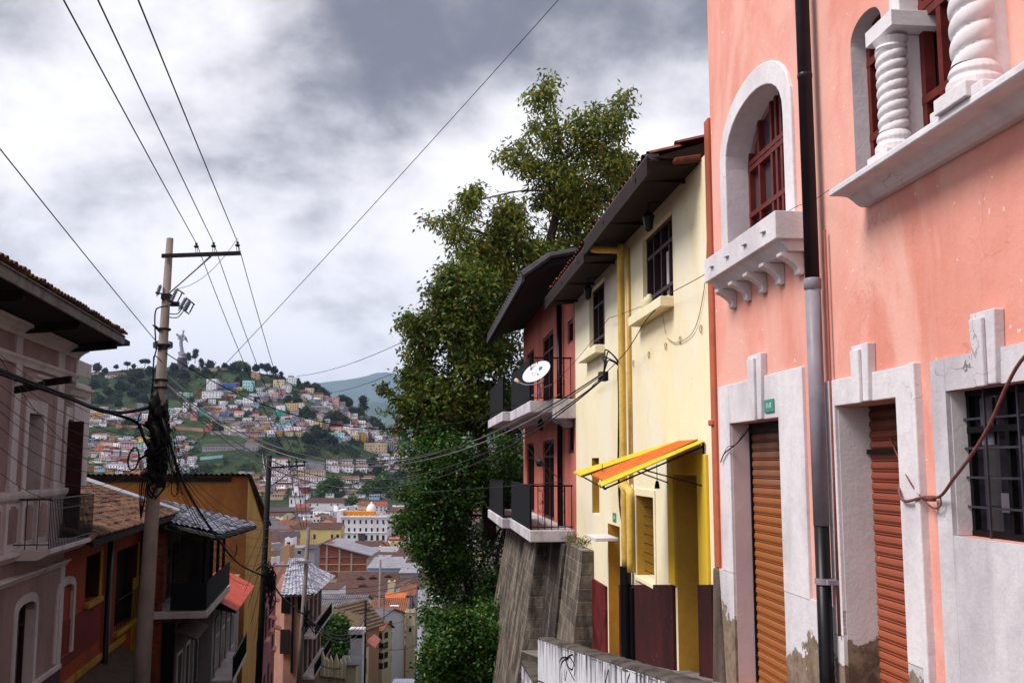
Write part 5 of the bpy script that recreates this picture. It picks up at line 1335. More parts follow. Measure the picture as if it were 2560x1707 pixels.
m = MB(); m.tube([q2(677, 1215, -.2), q2(745, 1166, -.2)], .02, 5); part('diagonal_brace', m, M_steel, P2)
INS2 = []
for x in (722, 741, 761):
    t0 = q2(x, 1155, -.2); m = MB(); m.lathe(WV(t0-Vector((0, 0, .1))), [(.02, 0), (.02, .06), (.07, .08), (.06, .13), (.03, .15), (.04, .18)], 10); part('insulator', m, M_insd, P2); INS2.append(t0+Vector((0, 0, .08)))
m = MB()
for i in range(26):
    y0 = rs.uniform(1400, 1470); m.tube(smoothpath([q2(rs.uniform(655, 690), y0, -.2), q2(rs.uniform(655, 692), y0+rs.uniform(10, 50), -.3), q2(rs.uniform(655, 685), y0+rs.uniform(30, 90), -.2)], 4), .02, 5)
for i in range(8): c = q2(rs.uniform(662, 682), rs.uniform(1420, 1485), -.15); m.blob(c, (.1, .1, .2), i, 8, 5, .3)
part('cable_bundle', m, M_cabb, P2)
for (y0, xr) in ((1280, 738), (1412, 715)): 
    m = MB(); m.tube([q2(672, y0, -.15), q2(xr, y0+(4 if y0 > 1300 else 0), -.15)], .02, 5)
    if y0 > 1300: c = q2(700, 1414, -.15); m.box(c.x-.3, c.x+.3, c.y-.1, c.y+.1, c.z-.03, c.z+.05)
    part('side_arm', m, M_pipeg if y0 > 1300 else M_steel, P2)
P3, tp3 = pole2(771, 1318, 50, .14, .10, M_conc, 'pale concrete pole in front of the grey tiled roof', lean=-.35)
m = MB(); c = atY(760, 1405, 49.8); m.box(c.x-.35, c.x+.3, c.y-.1, c.y+.1, c.z-.05, c.z+.08); part('street_lamp_head', m, M_pipeg, P3)
m = MB()
for i in range(16): y0 = rs.uniform(1510, 1560); m.tube([atY(rs.uniform(750, 778), y0, 49.8), atY(rs.uniform(750, 790), y0+rs.uniform(5, 40), 49.7)], .03, 4)
part('cable_bundle', m, M_cabb, P3)
P4_, tp4 = pole2(914, 1500, 110, .17, .13, M_pdark, 'thin dark pole among the houses in the lower street')
m = MB(); a, b_ = atY(893, 1525, 110), atY(925, 1523, 110); m.tube([a, b_], .08, 5); part('cross_arm', m, M_steel, P4_)
P5, tp5 = pole2(951, 1398, 150, .2, .16, M_conc, 'pale concrete pole rising above the long brown roof')
# ================= ground, street, mountains =================
def ground_mat():
    m, t, b = nt('hill_ground'); P = pos(t)
    n1 = noise_node(t, P, .018, 9, .62, .4); n2 = noise_node(t, P, .12, 7, .65); n3 = noise_node(t, P, .8, 5, .7)
    c = mix(t, maprange(t, n1, .40, .60), lin('#304424'), lin('#1f2e1a'))
    c = mix(t, maprange(t, n2, .52, .66), c, lin('#4a5430'))
    c = mix(t, maprange(t, noise_node(t, mapping(t, P, loc=(50, 9, 3)), .05, 8, .7), .58, .66), c, lin('#5a4c3e'))
    c = mix(t, maprange(t, n3, .35, .7, 0, .6), c, lin('#1e2a16'))
    s = t.nodes.new('ShaderNodeSeparateXYZ'); t.links.new(P, s.inputs[0])
    town = maprange(t, s.outputs['Y'], 690, 790, 1, 0)
    c = mix(t, town, c, mix(t, maprange(t, n2, .4, .6), lin('#5a5150'), lin('#3c3634')))
    near = maprange(t, s.outputs['Y'], 150, 230, 1, 0)
    c = mix(t, near, c, mix(t, maprange(t, n3, .4, .65), lin('#2c3a1c'), lin('#3a3024')))
    t.links.new(c, b.inputs['Base Color']); b.inputs['Roughness'].default_value = 1
    bump(t, b, math_n(t, 'ADD', n2, n3), 1.0, .8); return m
Ys = list(np.arange(-60, 60, 3.0))+list(np.arange(60, 240, 6.0))+list(np.arange(240, 780, 20))+list(np.arange(780, 1240, 6))+list(np.arange(1240, 1650, 20))+[1700, 1900, 2300, 3000, 4200, 6000, 9000, 13000, 19000]
vs = []; fs = []; NT = 170
for Y in Ys:
    for i in range(NT+1):
        q = i/NT*2-1; tt = (q*.55+q**3*.9)
        X = tt*(max(Y, 0)+22)*1.0
        z = height(X, Y) if Y < 1650 else float(np.interp(Y, [1650, 13000], [-45, -160]))
        if Y < 27 and X > -1.6-0*Y:      # the made-up ground under the raised footway
            pass
        vs.append((X, Y, z))
n = NT+1
fs = [(j*n+i, j*n+i+1, (j+1)*n+i+1, (j+1)*n+i) for j in range(len(Ys)-1) for i in range(NT)]
m = MB(); m.add(vs, fs); solo('ground', m, ground_mat(), frame=FI, kind='structure', smooth=True)
M_road = plaster('worn_street_paving', '#5a5556', '#38343a', .7, 1.5, .9, .4)
m = MB(); vs = []; L = [(Y, float(np.interp(Y, [0, 27, 58, 88, 120, 150, 215], [-6.5, -11.2, -14.4, -14.3, -14.2, -17.0, -22.6]))) for Y in range(-6, 216, 3)]
for Y, xl in L:
    xr = edge_r(Y)-.3; vs += [(xl, Y, float(np.interp(Y, GY, GZ))+.05), (xr, Y, float(np.interp(Y, GY, GZ))+.05)]
m.add(vs, [(2*i, 2*i+1, 2*i+3, 2*i+2) for i in range(len(L)-1)]); solo('street', m, M_road, frame=FI, kind='structure')
# distant mountains
def mountain(name, sil, Y, dz, mat, seed):
    m = MB(); vs = []; N = 240; rows_ = 26; xs = [a for a, b_ in sil]; ysl = [b_ for a, b_ in sil]
    for j in range(rows_+1):
        v = j/rows_
        for i in range(N+1):
            px = xs[0]+(xs[-1]-xs[0])*i/N; H = atY(px, float(np.interp(px, xs, ysl)), Y).z
            yy = Y-dz*(1-v) if v <= 1 else Y; X = (px-CX)/F*Y
            nn = mnoise.fractal(Vector((X*.0016, yy*.0016, seed)), 1.0, 2.1, 6)*70*math.sin(math.pi*v)
            rid = abs(mnoise.noise(Vector((X*.004, yy*.0006, seed+4))))*-90*math.sin(math.pi*v)
            z = -160+(H+160)*(v**1.3)+nn+rid+(mnoise.noise(Vector((X*.01, 0, seed)))*10 if j == rows_ else 0)
            vs.append((X, yy, z))
    n_ = N+1; fs = [(j*n_+i, j*n_+i+1, (j+1)*n_+i+1, (j+1)*n_+i) for j in range(rows_) for i in range(N)]
    # back slope
    o = len(vs); vs += [(vs[rows_*n_+i][0], Y+900, -200) for i in range(n_)]
    fs += [(rows_*n_+i, rows_*n_+i+1, o+i+1, o+i) for i in range(N)]
    m.add(vs, fs); return solo(name, m, mat, frame=FI, kind='structure', smooth=True)
M_mt = plaster('mountain_slope', '#3c5038', '#22301f', .8, .004, 1, 0)
mountain('mountain', [(-2900, 1080), (-900, 1040), (200, 1000), (600, 975), (740, 968), (789, 958), (830, 953), (870, 949), (905, 943), (930, 933), (957, 930), (990, 934), (1020, 946), (1060, 955), (1150, 975), (1400, 1000), (2200, 1040), (3200, 1060)], 16000, 6000, M_mt, 2)
mountain('foothill', [(-500, 1090), (600, 1060), (850, 1030), (900, 1012), (940, 1004), (985, 1008), (1030, 1018), (1100, 1030), (1500, 1050), (2500, 1090)], 9500, 2600, M_mt, 8)
# air
hz = bpy.data.materials.new('haze_air'); hz.use_nodes = True; ht = hz.node_tree; ht.nodes.clear()
ho = ht.nodes.new('ShaderNodeOutputMaterial'); pv = ht.nodes.new('ShaderNodeVolumePrincipled'); pv.inputs['Color'].default_value = (.50, .68, 1.0, 1); pv.inputs['Density'].default_value = 4.8e-5; pv.inputs['Anisotropy'].default_value = .1
ht.links.new(pv.outputs[0], ho.inputs['Volume'])
m = MB(); m.box(-14000, 14000, -180, 19500, -330, 1560); solo('haze', m, hz, 'pale air between the street and the far mountains', None, FI, kind='stuff')

# ================= generic town houses =================
WALLC = {'white': '#e4e1e8', 'cream': '#cfc0a0', 'pale yellow': '#cdb878', 'yellow': '#b8924a', 'orange': '#b4684a', 'salmon': '#c08a78', 'pink': '#c79aa0', 'teal': '#3c928c', 'mint': '#8bb5a2', 'pale blue': '#8fb0cc', 'blue': '#3c5cae', 'light cyan': '#9fd0d2', 'grey': '#8d8890', 'beige': '#b8a48c', 'brick red': '#8e3f30', 'tan': '#a88668', 'red': '#b03a3c', 'amber': '#b8883c', 'ochre': '#b07c3c'}
WM = {}
def wmat(c):
    if c not in WM: WM[c] = plaster('far_wall_'+c.replace(' ', '_'), WALLC[c], None, .4, .25, .9, .1, streak=.2)
    return WM[c]
RM = {'brown tiled': far_tile('brown_tile_roof', '#5e4038', '#452f2c'), 'orange tiled': far_tile('orange_tile_roof', '#8a5238', '#64402e'), 'red': simple('red_metal_roof', '#944a40', .6, 0, .4, .6), 'orange': simple('orange_metal_roof', '#b8642e', .6, 0, .3, .6), 'grey': simple('grey_sheet_roof', '#8d8a94', .6, 0, .4, .4), 'flat': simple('concrete_flat_roof', '#9a949a', .9, 0, .4, .4), 'dark': simple('dark_felt_roof', '#4a434c', .9, 0, .4, .4), 'slate tiled': far_tile('grey_tile_roof', '#6e6a72', '#4c4850'), 'mossy tiled': far_tile('mossy_brown_tile_roof', '#6e5642', '#4c3c30', .35, '#77684e')}
M_win = glass('far_window_glass', '#16151c', .15)
def unit_window():
    m = MB(); m.box(-.5, .5, -.05, .02, 0, 1); return rawmesh('window', m.v, m.f, M_win, m.m)
UW = unit_window(); _m = MB(); _m.lathe((0, 0, 0), [(.7, 0), (.7, 1.1), (.55, 1.35), (.2, 1.45), (.2, 1.55)], 12); UT = rawmesh('water_tank', _m.v, _m.f, simple('black_tank_plastic', '#1a1c24', .5), _m.m)
_m = MB(); _m.tube([(0, 0, 0), (0, 0, 4.2)], .06, 4); [_m.tube([(-.5+.1*i, 0, 3.2+.3*i), (.5-.1*i, 0, 3.2+.3*i)], .04, 3) for i in range(4)]; UA = rawmesh('antenna', _m.v, _m.f, simple('antenna_rod', '#3a3a40', .5), _m.m)
HOUSES = []
def house(X, Y, zb, zt, w, d, rot, wall, roof, rk='flat', rh=1.0, rows=2, cols=3, label=None, cat_='house', name='house', group=None, ww=.95, wh=1.25, ovh=.35, win=True, below=6.0, floor0=1.0, sidewin=True, endwin=False):
    """front faces local -y; ridge along local x"""
    o = bpy.data.objects.new(name, None); COL.objects.link(o); o.location = (X, Y, zb); o.rotation_euler = (0, 0, rot)
    fr = Frame(0); fr.ang = rot; fr.c = math.cos(rot); fr.s = math.sin(rot); INFO[o.name] = (fr, Vector((0, 0, 0)))
    H = zt-zb; m = MB(); hw = w/2
    m.box(-hw, hw, 0, d, -below, H)
    if rk == 'gable':
        for sx in (-hw, hw): m.add([(sx, 0, H), (sx, d, H), (sx, d/2, H+rh)], [(0, 1, 2) if sx > 0 else (2, 1, 0)])
    if rk == 'gablefront':
        m.add([(-hw, 0, H), (hw, 0, H), (0, 0, H+rh)], [(0, 1, 2)])
    if rk == 'flat':
        m.box(-hw, hw, 0, .2, H, H+.45); m.box(-hw, -hw+.2, .2, d, H, H+.45); m.box(hw-.2, hw, .2, d, H, H+.45)
    part('wall', m, wmat(wall), o)
    m = MB(); e_ = ovh; th = .12
    if rk == 'flat': m.box(-hw+.2, hw-.2, .2, d, H, H+.06)
    elif rk == 'gable':
        k = rh/(d/2)
        for s_ in (0, 1):
            y0 = -e_ if s_ == 0 else d+e_; z0 = H-k*e_
            a = [(-hw-e_, y0, z0), (hw+e_, y0, z0), (hw+e_, d/2, H+rh), (-hw-e_, d/2, H+rh)]
            m.hexa(a, [(p[0], p[1], p[2]+th) for p in a])
    elif rk == 'gablefront':
        k = rh/hw
        for s_ in (-1, 1):
            a = [(s_*(hw+e_), -e_, H-k*e_), (s_*(hw+e_), d+e_, H-k*e_), (0, d+e_, H+rh), (0, -e_, H+rh)]
            m.hexa(a, [(p[0], p[1], p[2]+th) for p in a])
    elif rk == 'shed':
        a = [(-hw-e_, -e_, H), (hw+e_, -e_, H), (hw+e_, d+e_, H+rh), (-hw-e_, d+e_, H+rh)]
        m.hexa(a, [(p[0], p[1], p[2]+th) for p in a])
    elif rk == 'hip':
        q = min(w, d)/2; a = [(-hw-e_, -e_, H), (hw+e_, -e_, H), (hw+e_, d+e_, H), (-hw-e_, d+e_, H)]
        r0 = (-hw+q*.9, d/2, H+rh); r1 = (hw-q*.9, d/2, H+rh)
        m.add(a+[r0, r1], [(0, 1, 5, 4), (1, 2, 5), (2, 3, 4, 5), (3, 0, 4), (0, 3, 2, 1)])
    part('roof', m, RM[roof], o)
    if win:
        for r in range(rows):
            zz = floor0+r*(H-floor0)/rows
            for c in range(cols):
                if random.random() < .1 and cols > 2: continue
                x = -hw+w*(c+.5)/cols+random.uniform(-.15, .15)
                q = bpy.data.objects.new('window', UW); COL.objects.link(q); q.parent = o; q.location = (x, 0, zz); q.scale = (ww*random.uniform(.85, 1.2), 1, min(wh, (H-floor0)/rows*.62))
            if sidewin and r < rows:
                q = bpy.data.objects.new('window', UW); COL.objects.link(q); q.parent = o; q.location = (hw, d*.4, zz); q.rotation_euler = (0, 0, math.pi/2); q.scale = (ww, 1, min(wh, (H-floor0)/rows*.62))
    if endwin:
        for r in range(rows):
            zz = floor0+r*(H-floor0)/rows
            for c in (.25, .6):
                q = bpy.data.objects.new('window', UW); COL.objects.link(q); q.parent = o; q.location = (-hw, d*c, zz); q.rotation_euler = (0, 0, -math.pi/2); q.scale = (ww, 1, min(wh, (H-floor0)/rows*.62))
    if rk == 'flat' and cat_ == 'house' and random.random() < .4:
        q = bpy.data.objects.new('water_tank', UT); COL.objects.link(q); q.parent = o; q.location = (random.uniform(-hw*.6, hw*.6), d*.5, H+.06)
    if cat_ == 'house' and random.random() < .35 and rk != 'gablefront':
        q = bpy.data.objects.new('antenna', UA); COL.objects.link(q); q.parent = o; q.location = (random.uniform(-hw*.7, hw*.7), d*.5, H)
    props(o, label, cat_, group)
    HOUSES.append(dict(o=o, wall=wall, roof=roof, rk=rk, rows=rows, p=Vector((X, Y, zb)), fixed=label is not None, w=w))
    return o
def hp(pxl, pxr, pyt, pyb, D, d=8, wall='white', roof='flat', rk='flat', rhp=0, rot=0.0, **k):
    """place from the picture: left/right edges, eave and foot rows at distance D (feet go down to the ground)"""
    a = atY(pxl, (pyt+pyb)/2, D); b_ = atY(pxr, (pyt+pyb)/2, D); t_ = atY((pxl+pxr)/2, pyt, D); z0 = atY((pxl+pxr)/2, pyb, D)
    g = height((a.x+b_.x)/2, D); zb = z0.z
    rh = rhp*D/F if rhp else 1.0
    return house((a.x+b_.x)/2, D, zb, t_.z, (b_.x-a.x)/math.cos(rot), d, rot, wall, roof, rk, rh, below=max(2, zb-g+3), **k)
def hh(pxl, pxr, pyt, pyb, wall='white', roof='flat', rk='flat', rhp=0, d=8, rot=0.0, **k):
    """as hp but standing on the hillside where its foot row meets the ground"""
    P_ = hit((pxl+pxr)/2, pyb, 600); 
    if P_.y > 1160:
        P_ = atY((pxl+pxr)/2, pyb, 1160); P_.z = height(P_.x, 1160); q_ = proj(P_)[1]-pyb; pyt += q_; pyb += q_
    return hp(pxl, pxr, pyt, pyb, P_.y, d, wall, roof, rk, rhp, rot, **k)

# -- landmarks of the lower town
Dh = 612
ho_ = hp(853, 968, 1291, 1356, Dh, 22, 'white', 'flat', label='white four-storey hotel with a white dome and orange roof terrace', cat_='hotel', name='hotel', win=False)
def addp(o, nm, px0, px1, py0, py1, D, dd, mat, y_off=0.0, parent=None):
    fr = INFO[o.name][0]; a = atY(px0, py1, D); b_ = atY(px1, py0, D); L0 = a-o.location; L1_ = b_-o.location
    m = MB(); m.box(L0.x, L1_.x, y_off, y_off+dd, L0.z, L1_.z); return part(nm, m, mat, parent or o)
M_or = simple('bright_orange_wall', '#e08a22', .7, 0, .15, 1)
addp(ho_, 'side_wing', 841, 853.5, 1275, 1358, Dh, 24, wmat('white'), -.1)
addp(ho_, 'orange_terrace_wall', 854, 936, 1278, 1292, Dh+6, 6, M_or, 7)
addp(ho_, 'cornice', 852, 969, 1290, 1293, Dh, 1.0, wmat('white'), -.9); addp(ho_, 'string_course', 853, 968, 1330, 1332, Dh, .4, wmat('white'), -.4)
addp(ho_, 'portal', 895, 913, 1333, 1356, Dh, .4, RM['dark'], -.35)
for i in range(8):
    x = 858+14.3*i
    for (t_, b_, hw_) in ((1299, 1309, 2.4), (1319, 1328, 2.4), (1337, 1350, 3.3)):
        if b_ == 1350 and 892 < x < 914: continue
        addp(ho_, 'window', x-hw_, x+hw_, t_, b_, Dh, .05, M_win, -.05)
Lc = atY(925, 1281, Dh+10)-ho_.location; m = MB()
m.lathe((Lc.x, 16, Lc.z-1), [(2.9, -3), (2.9, 1.6), (3.2, 1.7), (3.1, 2.2), (2.9, 3.4), (2.4, 4.7), (1.6, 5.7), (.8, 6.2), (.6, 6.3), (.6, 7.0), (.3, 7.4)], 16); part('dome', m, wmat('white'), ho_, smooth=False)
for i in range(9):
    a = addp(ho_, 'balustrade_post', 856+13.5*i, 857.6+13.5*i, 1286.5, 1291, Dh, .4, wmat('white'), -.3)
hp(737, 851, 1322, 1358, 575, 14, 'pale yellow', 'brown tiled', 'gable', 14, rows=1, cols=8, label='long pale yellow colonial building beside the white hotel', cat_='building', name='colonial_building', floor0=2.5, wh=2.6, ww=1.3)
ch_ = hp(723, 758, 1241, 1262, 760, 8, 'white', 'brown tiled', 'hip', 3, rows=1, cols=3, label='white church tower with a small red topped belfry', cat_='church', name='church', wh=3)
addp(ch_, 'bell_tower', 731, 749, 1226, 1241, 762, 5, wmat('white'), 1); addp(ch_, 'belfry', 735, 745, 1215, 1227, 762, 3, wmat('white'), 2); addp(ch_, 'belfry_cap', 736.5, 743.5, 1211, 1215.5, 762, 2, RM['red'], 2.5)
addp(ch_, 'cornice', 722, 759, 1239, 1242, 760, .5, RM['red'], -.6); addp(ch_, 'window', 738, 742, 1230, 1238, 762, .2, M_win, .75)
hp(757, 882, 1245, 1250, 800, 12, 'white', 'brown tiled', 'gable', 17, rows=1, cols=9, label='long brown roofed monastery wing behind the church tower', cat_='building', name='monastery')
hp(768, 905, 1256, 1269, 745, 9, 'white', 'brown tiled', 'gable', 11, rows=1, cols=8, label='long white walled monastery wing in front, small square windows', cat_='building', name='monastery', floor0=1.6)
hp(855, 882, 1243, 1247, 770, 10, 'white', 'brown tiled', 'gablefront', 9, rows=1, cols=1, label='white gabled front between the two long monastery roofs', cat_='building', name='monastery', win=False)
hp(905, 975, 1252, 1262, 790, 10, 'grey', 'dark', 'gable', 8, rows=1, cols=5, label='low dark roofed block right of the monastery', name='building', cat_='building')
hp(905, 965, 1238, 1245, 830, 8, 'grey', 'grey', 'gable', 3, rows=1, cols=6, label='thin grey roofed shed above the dark roofed block', name='building', cat_='building')
hp(600, 724, 1250, 1258, 800, 12, 'white', 'brown tiled', 'gable', 9, rows=1, cols=7, label='long brown roof left of the church tower', name='building', cat_='building')
hp(738, 769, 1268, 1280, 720, 9, 'white', 'red', 'gable', 8, rows=1, cols=3, label='white house with a red roof below the church', name='house')
hp(1012, 1028, 1290, 1345, 600, 10, 'white', 'flat', rows=4, cols=2, label='tall white building right of the hotel, partly behind the trees', name='building', cat_='building')
hp(996, 1014, 1275, 1330, 650, 10, 'pink', 'orange tiled', 'gable', 5, rows=3, cols=2, label='narrow pink building behind the steep far street', name='building', cat_='building')
m = MB(); a = atY(971, 1347, 600); b_ = atY(996, 1347, 600); c = atY(992, 1319, 700); d_ = atY(976, 1319, 700); m.add([a, b_, c, d_], [(0, 1, 2, 3)]); solo('far_street', m, simple('purple_grey_road', '#6c6676', .9, 0, .2, 1), frame=FI, kind='structure')
hp(970, 998, 1308, 1318, 690, 5, 'blue', 'dark', 'shed', 2, win=False, label='dark blue canopy across the far street beside the hotel', cat_='canopy', name='canopy')
hp(973, 1015, 1347, 1352, 560, 4, 'orange', 'orange', 'shed', 3, win=False, label='orange market awning at the foot of the far street', cat_='awning', name='awning')

# -- brick warehouse
bw = hp(786, 920, 1392, 1445, 330, 26, 'beige', 'grey', 'shed', 0, win=False, label='bare brick and concrete frame warehouse with grey sheet roof', cat_='warehouse', name='warehouse')
M_bw = brick('warehouse_brick', '#a8452c', '#8c3622', '#8a6a58', 3, 9); M_cf = simple('concrete_frame', '#a89886', .9, 0, .3, 3)
def wl(px, py): return atY(px, py, 330)-bw.location
A, B, C, E, G = wl(786, 1367), wl(812, 1355), wl(920, 1389), wl(920, 1445), wl(786, 1445)
m = MB(); m.prism([(G.x, G.z), (E.x, E.z), (C.x, C.z), (B.x, B.z), (A.x, A.z)], 'y', -.1, 8); part('brick_wall', m, M_bw, bw)
m = MB()
for x in (787, 816, 848, 878, 918): p = wl(x, 1445); q = wl(x, 1360+max(0, (x-812))*.33 if x > 812 else 1364); m.box(p.x-.28, p.x+.28, -.3, -.08, p.z, q.z)
for y in (1392+0, 1410, 1428): p = wl(787, y); q = wl(918, y+2); m.box(p.x, q.x, -.26, -.08, p.z-.16, p.z+.16) if y > 1392 else None
part('concrete_frame', m, M_cf, bw)
m = MB(); e0 = Vector((0, -1.0, 0)); bk = Vector((0, 22, 0))
for p, q in ((A+Vector((-1, 0, -.2)), B), (B+Vector((-.5, 0, -.3)), C+Vector((1.2, 0, -.2)))):
    a_ = [p+e0, q+e0, q+bk, p+bk]; m.hexa(a_, [v+Vector((0, 0, .35)) for v in a_])
part('sheet_roof', m, RM['grey'], bw)

# -- lower street houses (nearer)
def nh(*a, **k): return hp(*a, **k)
nh(833, 1062, 1487, 1500, 262, 22, 'beige', 'brown tiled', 'gable', 44, rows=1, cols=8, label='long brown tiled roof with dark arched dormers in the lower town', name='house')
lr = HOUSES[-1]['o']
for (px, py, r) in ((897, 1448, 5.5), (928, 1447, 5.5), (908, 1463, 6), (966, 1444, 5)):
    q = atY(px, py, 266)-lr.location; m = MB(); kf = 262/F; yy = 0
    hz_ = (q.z-(atY(900, 1487, 262).z-lr.location.z)); yy = max(0.2, hz_/(44*kf)*11)
    m.prism([(q.x-r*kf*2, q.z-.6), (q.x+r*kf*2, q.z-.6), (q.x+r*kf*2, q.z-.1), (q.x, q.z+.55), (q.x-r*kf*2, q.z-.1)], 'y', yy-1.2, yy+1.5); dm = part('dormer', m, RM['brown tiled'], lr)
    m = MB(); m.box(q.x-r*kf*1.5, q.x+r*kf*1.5, yy-1.25, yy-1.15, q.z-.5, q.z-.05); part('dormer_opening', m, M_black, dm)
nh(990, 1055, 1470, 1486, 236, 12, 'white', 'brown tiled', 'gablefront', 16, win=False, label='white gable end under a brown tiled roof near the trees', name='house')
nh(1000, 1034, 1487, 1510, 222, 10, 'grey', 'orange tiled', 'gable', 18, rows=1, cols=2, label='grey house with a weathered tiled roof near the trees', name='house')
nh(969, 985, 1458, 1500, 225, 3, 'cream', 'flat', win=False, label='plain cream chimney block in front of the long brown roof', cat_='chimney', name='chimney')
nh(963, 1008, 1497, 1509, 205, 4, 'white', 'orange', 'shed', 8, win=False, label='white attic shed with a sloping orange sheet roof', cat_='shed', name='shed')
o = HOUSES[-1]['o']; addp(o, 'opening', 970, 1003, 1499, 1507, 205, .1, M_black, -.08)
nh(918, 945, 1503, 1512, 205, 3, 'blue', 'flat', win=False, label='blue tarpaulin covering a terrace between tiled roofs', cat_='tarpaulin', name='tarpaulin')
nh(944, 966, 1492, 1510, 215, 5, 'blue', 'dark', 'shed', 2, win=False, label='dark blue shed beside the orange attic roof', cat_='shed', name='shed')
nh(925, 1018, 1537, 1560, 172, 10, 'white', 'orange tiled', 'gable', 30, rows=1, cols=4, label='house with a bright orange tiled roof and square skylight', name='house', win=False)
o = HOUSES[-1]['o']; p_ = atY(985, 1523, 174)-o.location; kf = 172/F
m = MB(); yy = 2.0; m.hexa([(p_.x-.75, yy-.8, p_.z-.55), (p_.x+.75, yy-.8, p_.z-.55), (p_.x+.75, yy+.8, p_.z+.45), (p_.x-.75, yy+.8, p_.z+.45)], [(p_.x-.75, yy-.9, p_.z-.35), (p_.x+.75, yy-.9, p_.z-.35), (p_.x+.75, yy+.7, p_.z+.65), (p_.x-.75, yy+.7, p_.z+.65)]); sk = part('skylight', m, wmat('white'), o)
m = MB(); m.hexa([(p_.x-.45, yy-.55, p_.z-.2), (p_.x+.45, yy-.55, p_.z-.2), (p_.x+.45, yy+.45, p_.z+.45), (p_.x-.45, yy+.45, p_.z+.45)], [(p_.x-.45, yy-.6, p_.z-.12), (p_.x+.45, yy-.6, p_.z-.12), (p_.x+.45, yy+.4, p_.z+.53), (p_.x-.45, yy+.4, p_.z+.53)]); part('skylight_pane', m, M_win, sk)
nh(970, 1018, 1584, 1600, 160, 9, 'pink', 'orange tiled', 'gable', 26, rows=1, cols=2, label='pinkish house with a steep orange tiled roof by the turret', name='house')
nh(985, 1025, 1590, 1610, 152, 5, 'ochre', 'orange tiled', 'shed', 10, win=False, label='low ochre lean-to at the foot of the church turret', cat_='shed', name='shed')
# grey ribbed roof and brown gable on the left of it
nh(790, 905, 1520, 1535, 150, 10, 'white', 'slate tiled', 'gable', 20, rows=1, cols=4, label='house with a pale ribbed grey roof behind the brown gable', name='house')
nh(900, 950, 1544, 1680, 141, 6, 'white', 'slate tiled', 'gable', 16, rows=4, cols=4, endwin=True, label='pale ribbed roof running down beside the street front', name='house', rot=-.5)
nh(800, 886, 1566, 1600, 128, 6.5, 'tan', 'mossy tiled', 'gablefront', 48, rows=1, cols=3, label='tan gabled house with a mossy brown tiled roof above the tree', name='house', win=False, rot=-.38, ovh=.6)
nh(932, 956, 1572, 1690, 138, 2.5, 'cream', 'orange tiled', 'gable', 14, rows=4, cols=2, endwin=True, label='small tiled roof end at the corner of the street front', name='house', rot=-.4)
nh(805, 846, 1472, 1500, 185, 8, 'white', 'brown tiled', 'shed', 2, rows=1, cols=2, label='white wall peeping out left of the long brown roof', name='house', win=False)
nh(740, 790, 1470, 1500, 190, 9, 'cream', 'brown tiled', 'gable', 14, rows=1, cols=3, label='cream house with brown roof behind the grey tiled house', name='house')
# church turret
tx = nh(1015, 1036, 1530, 1600, 145, 1.25, 'cream', 'flat', win=False, label='weathered cream church turret with a pointed grey spire', cat_='turret', name='turret')
q = atY(1025, 1530, 145)-tx.location; m = MB(); m.lathe((q.x, .62, q.z), [(.62, 0), (.70, .05), (.55, .5), (.28, 1.5), (.08, 2.2), (.03, 2.6)], 8); part('spire', m, RM['slate tiled'], tx)
m = MB(); m.box(q.x-.72, q.x+.72, -.1, 1.35, q.z-.05, q.z+.1); m.box(q.x-.7, q.x+.7, -.08, 1.3, q.z-1.9, q.z-1.75); part('cornice', m, wmat('cream'), tx)
addp(tx, 'bell_opening', 1022.5, 1028.5, 1568, 1578, 145, .1, M_black, -.08); addp(tx, 'bell_opening', 1023, 1027, 1538, 1544, 145, .1, M_black, -.08)
# street fronts running down the left kerb of the lower street
def street_house(Y0, Y1, X0, X1, zt, wall, roof, lab, rk='shed', depth=9, floors=2):
    L_ = math.hypot(X1-X0, Y1-Y0); rot = math.atan2(Y1-Y0, X1-X0)
    zb = height(X0-1, (Y0+Y1)/2)
    return house((X0+X1)/2, (Y0+Y1)/2, zb-1, zt, L_, depth, rot, wall, roof, rk, 2.2, rows=floors, cols=max(2, int(L_/3)), label=lab, below=6, floor0=1.2, wh=1.8, ww=1.1, endwin=True)
street_house(112, 126, -17.9, -18.2, atY(940, 1562, 120).z, 'cream', 'mossy tiled', 'beige street front with stained walls beside the thin dark pole')
street_house(126.3, 142, -18.2, -18.4, atY(955, 1590, 134).z, 'cream', 'orange tiled', 'cream street front further down the lane')
street_house(142.3, 165, -18.4, -19.5, atY(990, 1625, 150).z, 'white', 'slate tiled', 'white house with a grey slate roof low in the lane', depth=7)
street_house(165.3, 212, -19.5, -22.4, atY(1010, 1640, 190).z, 'beige', 'flat', 'long beige wall with stains running down to the bottom of the lane', rk='flat', depth=5, floors=1)
nh(950, 1008, 1612, 1690, 150, 7, 'white', 'slate tiled', 'gable', 26, rows=2, cols=3, label='white wall under a grey slate roof in the lane', name='house', rot=.15)
p0, p1, p2, p3 = atY(916, 1604, 112), atY(938, 1622, 110), atY(952, 1600, 116), atY(936, 1586, 118); m = MB(); m.hexa([p0, p1, p2, p3], [v+Vector((0, 0, .12)) for v in (p0, p1, p2, p3)]); solo('porch_roof', m, RM['red'], 'small rust red porch roof hanging over the lane', 'roof', FI)
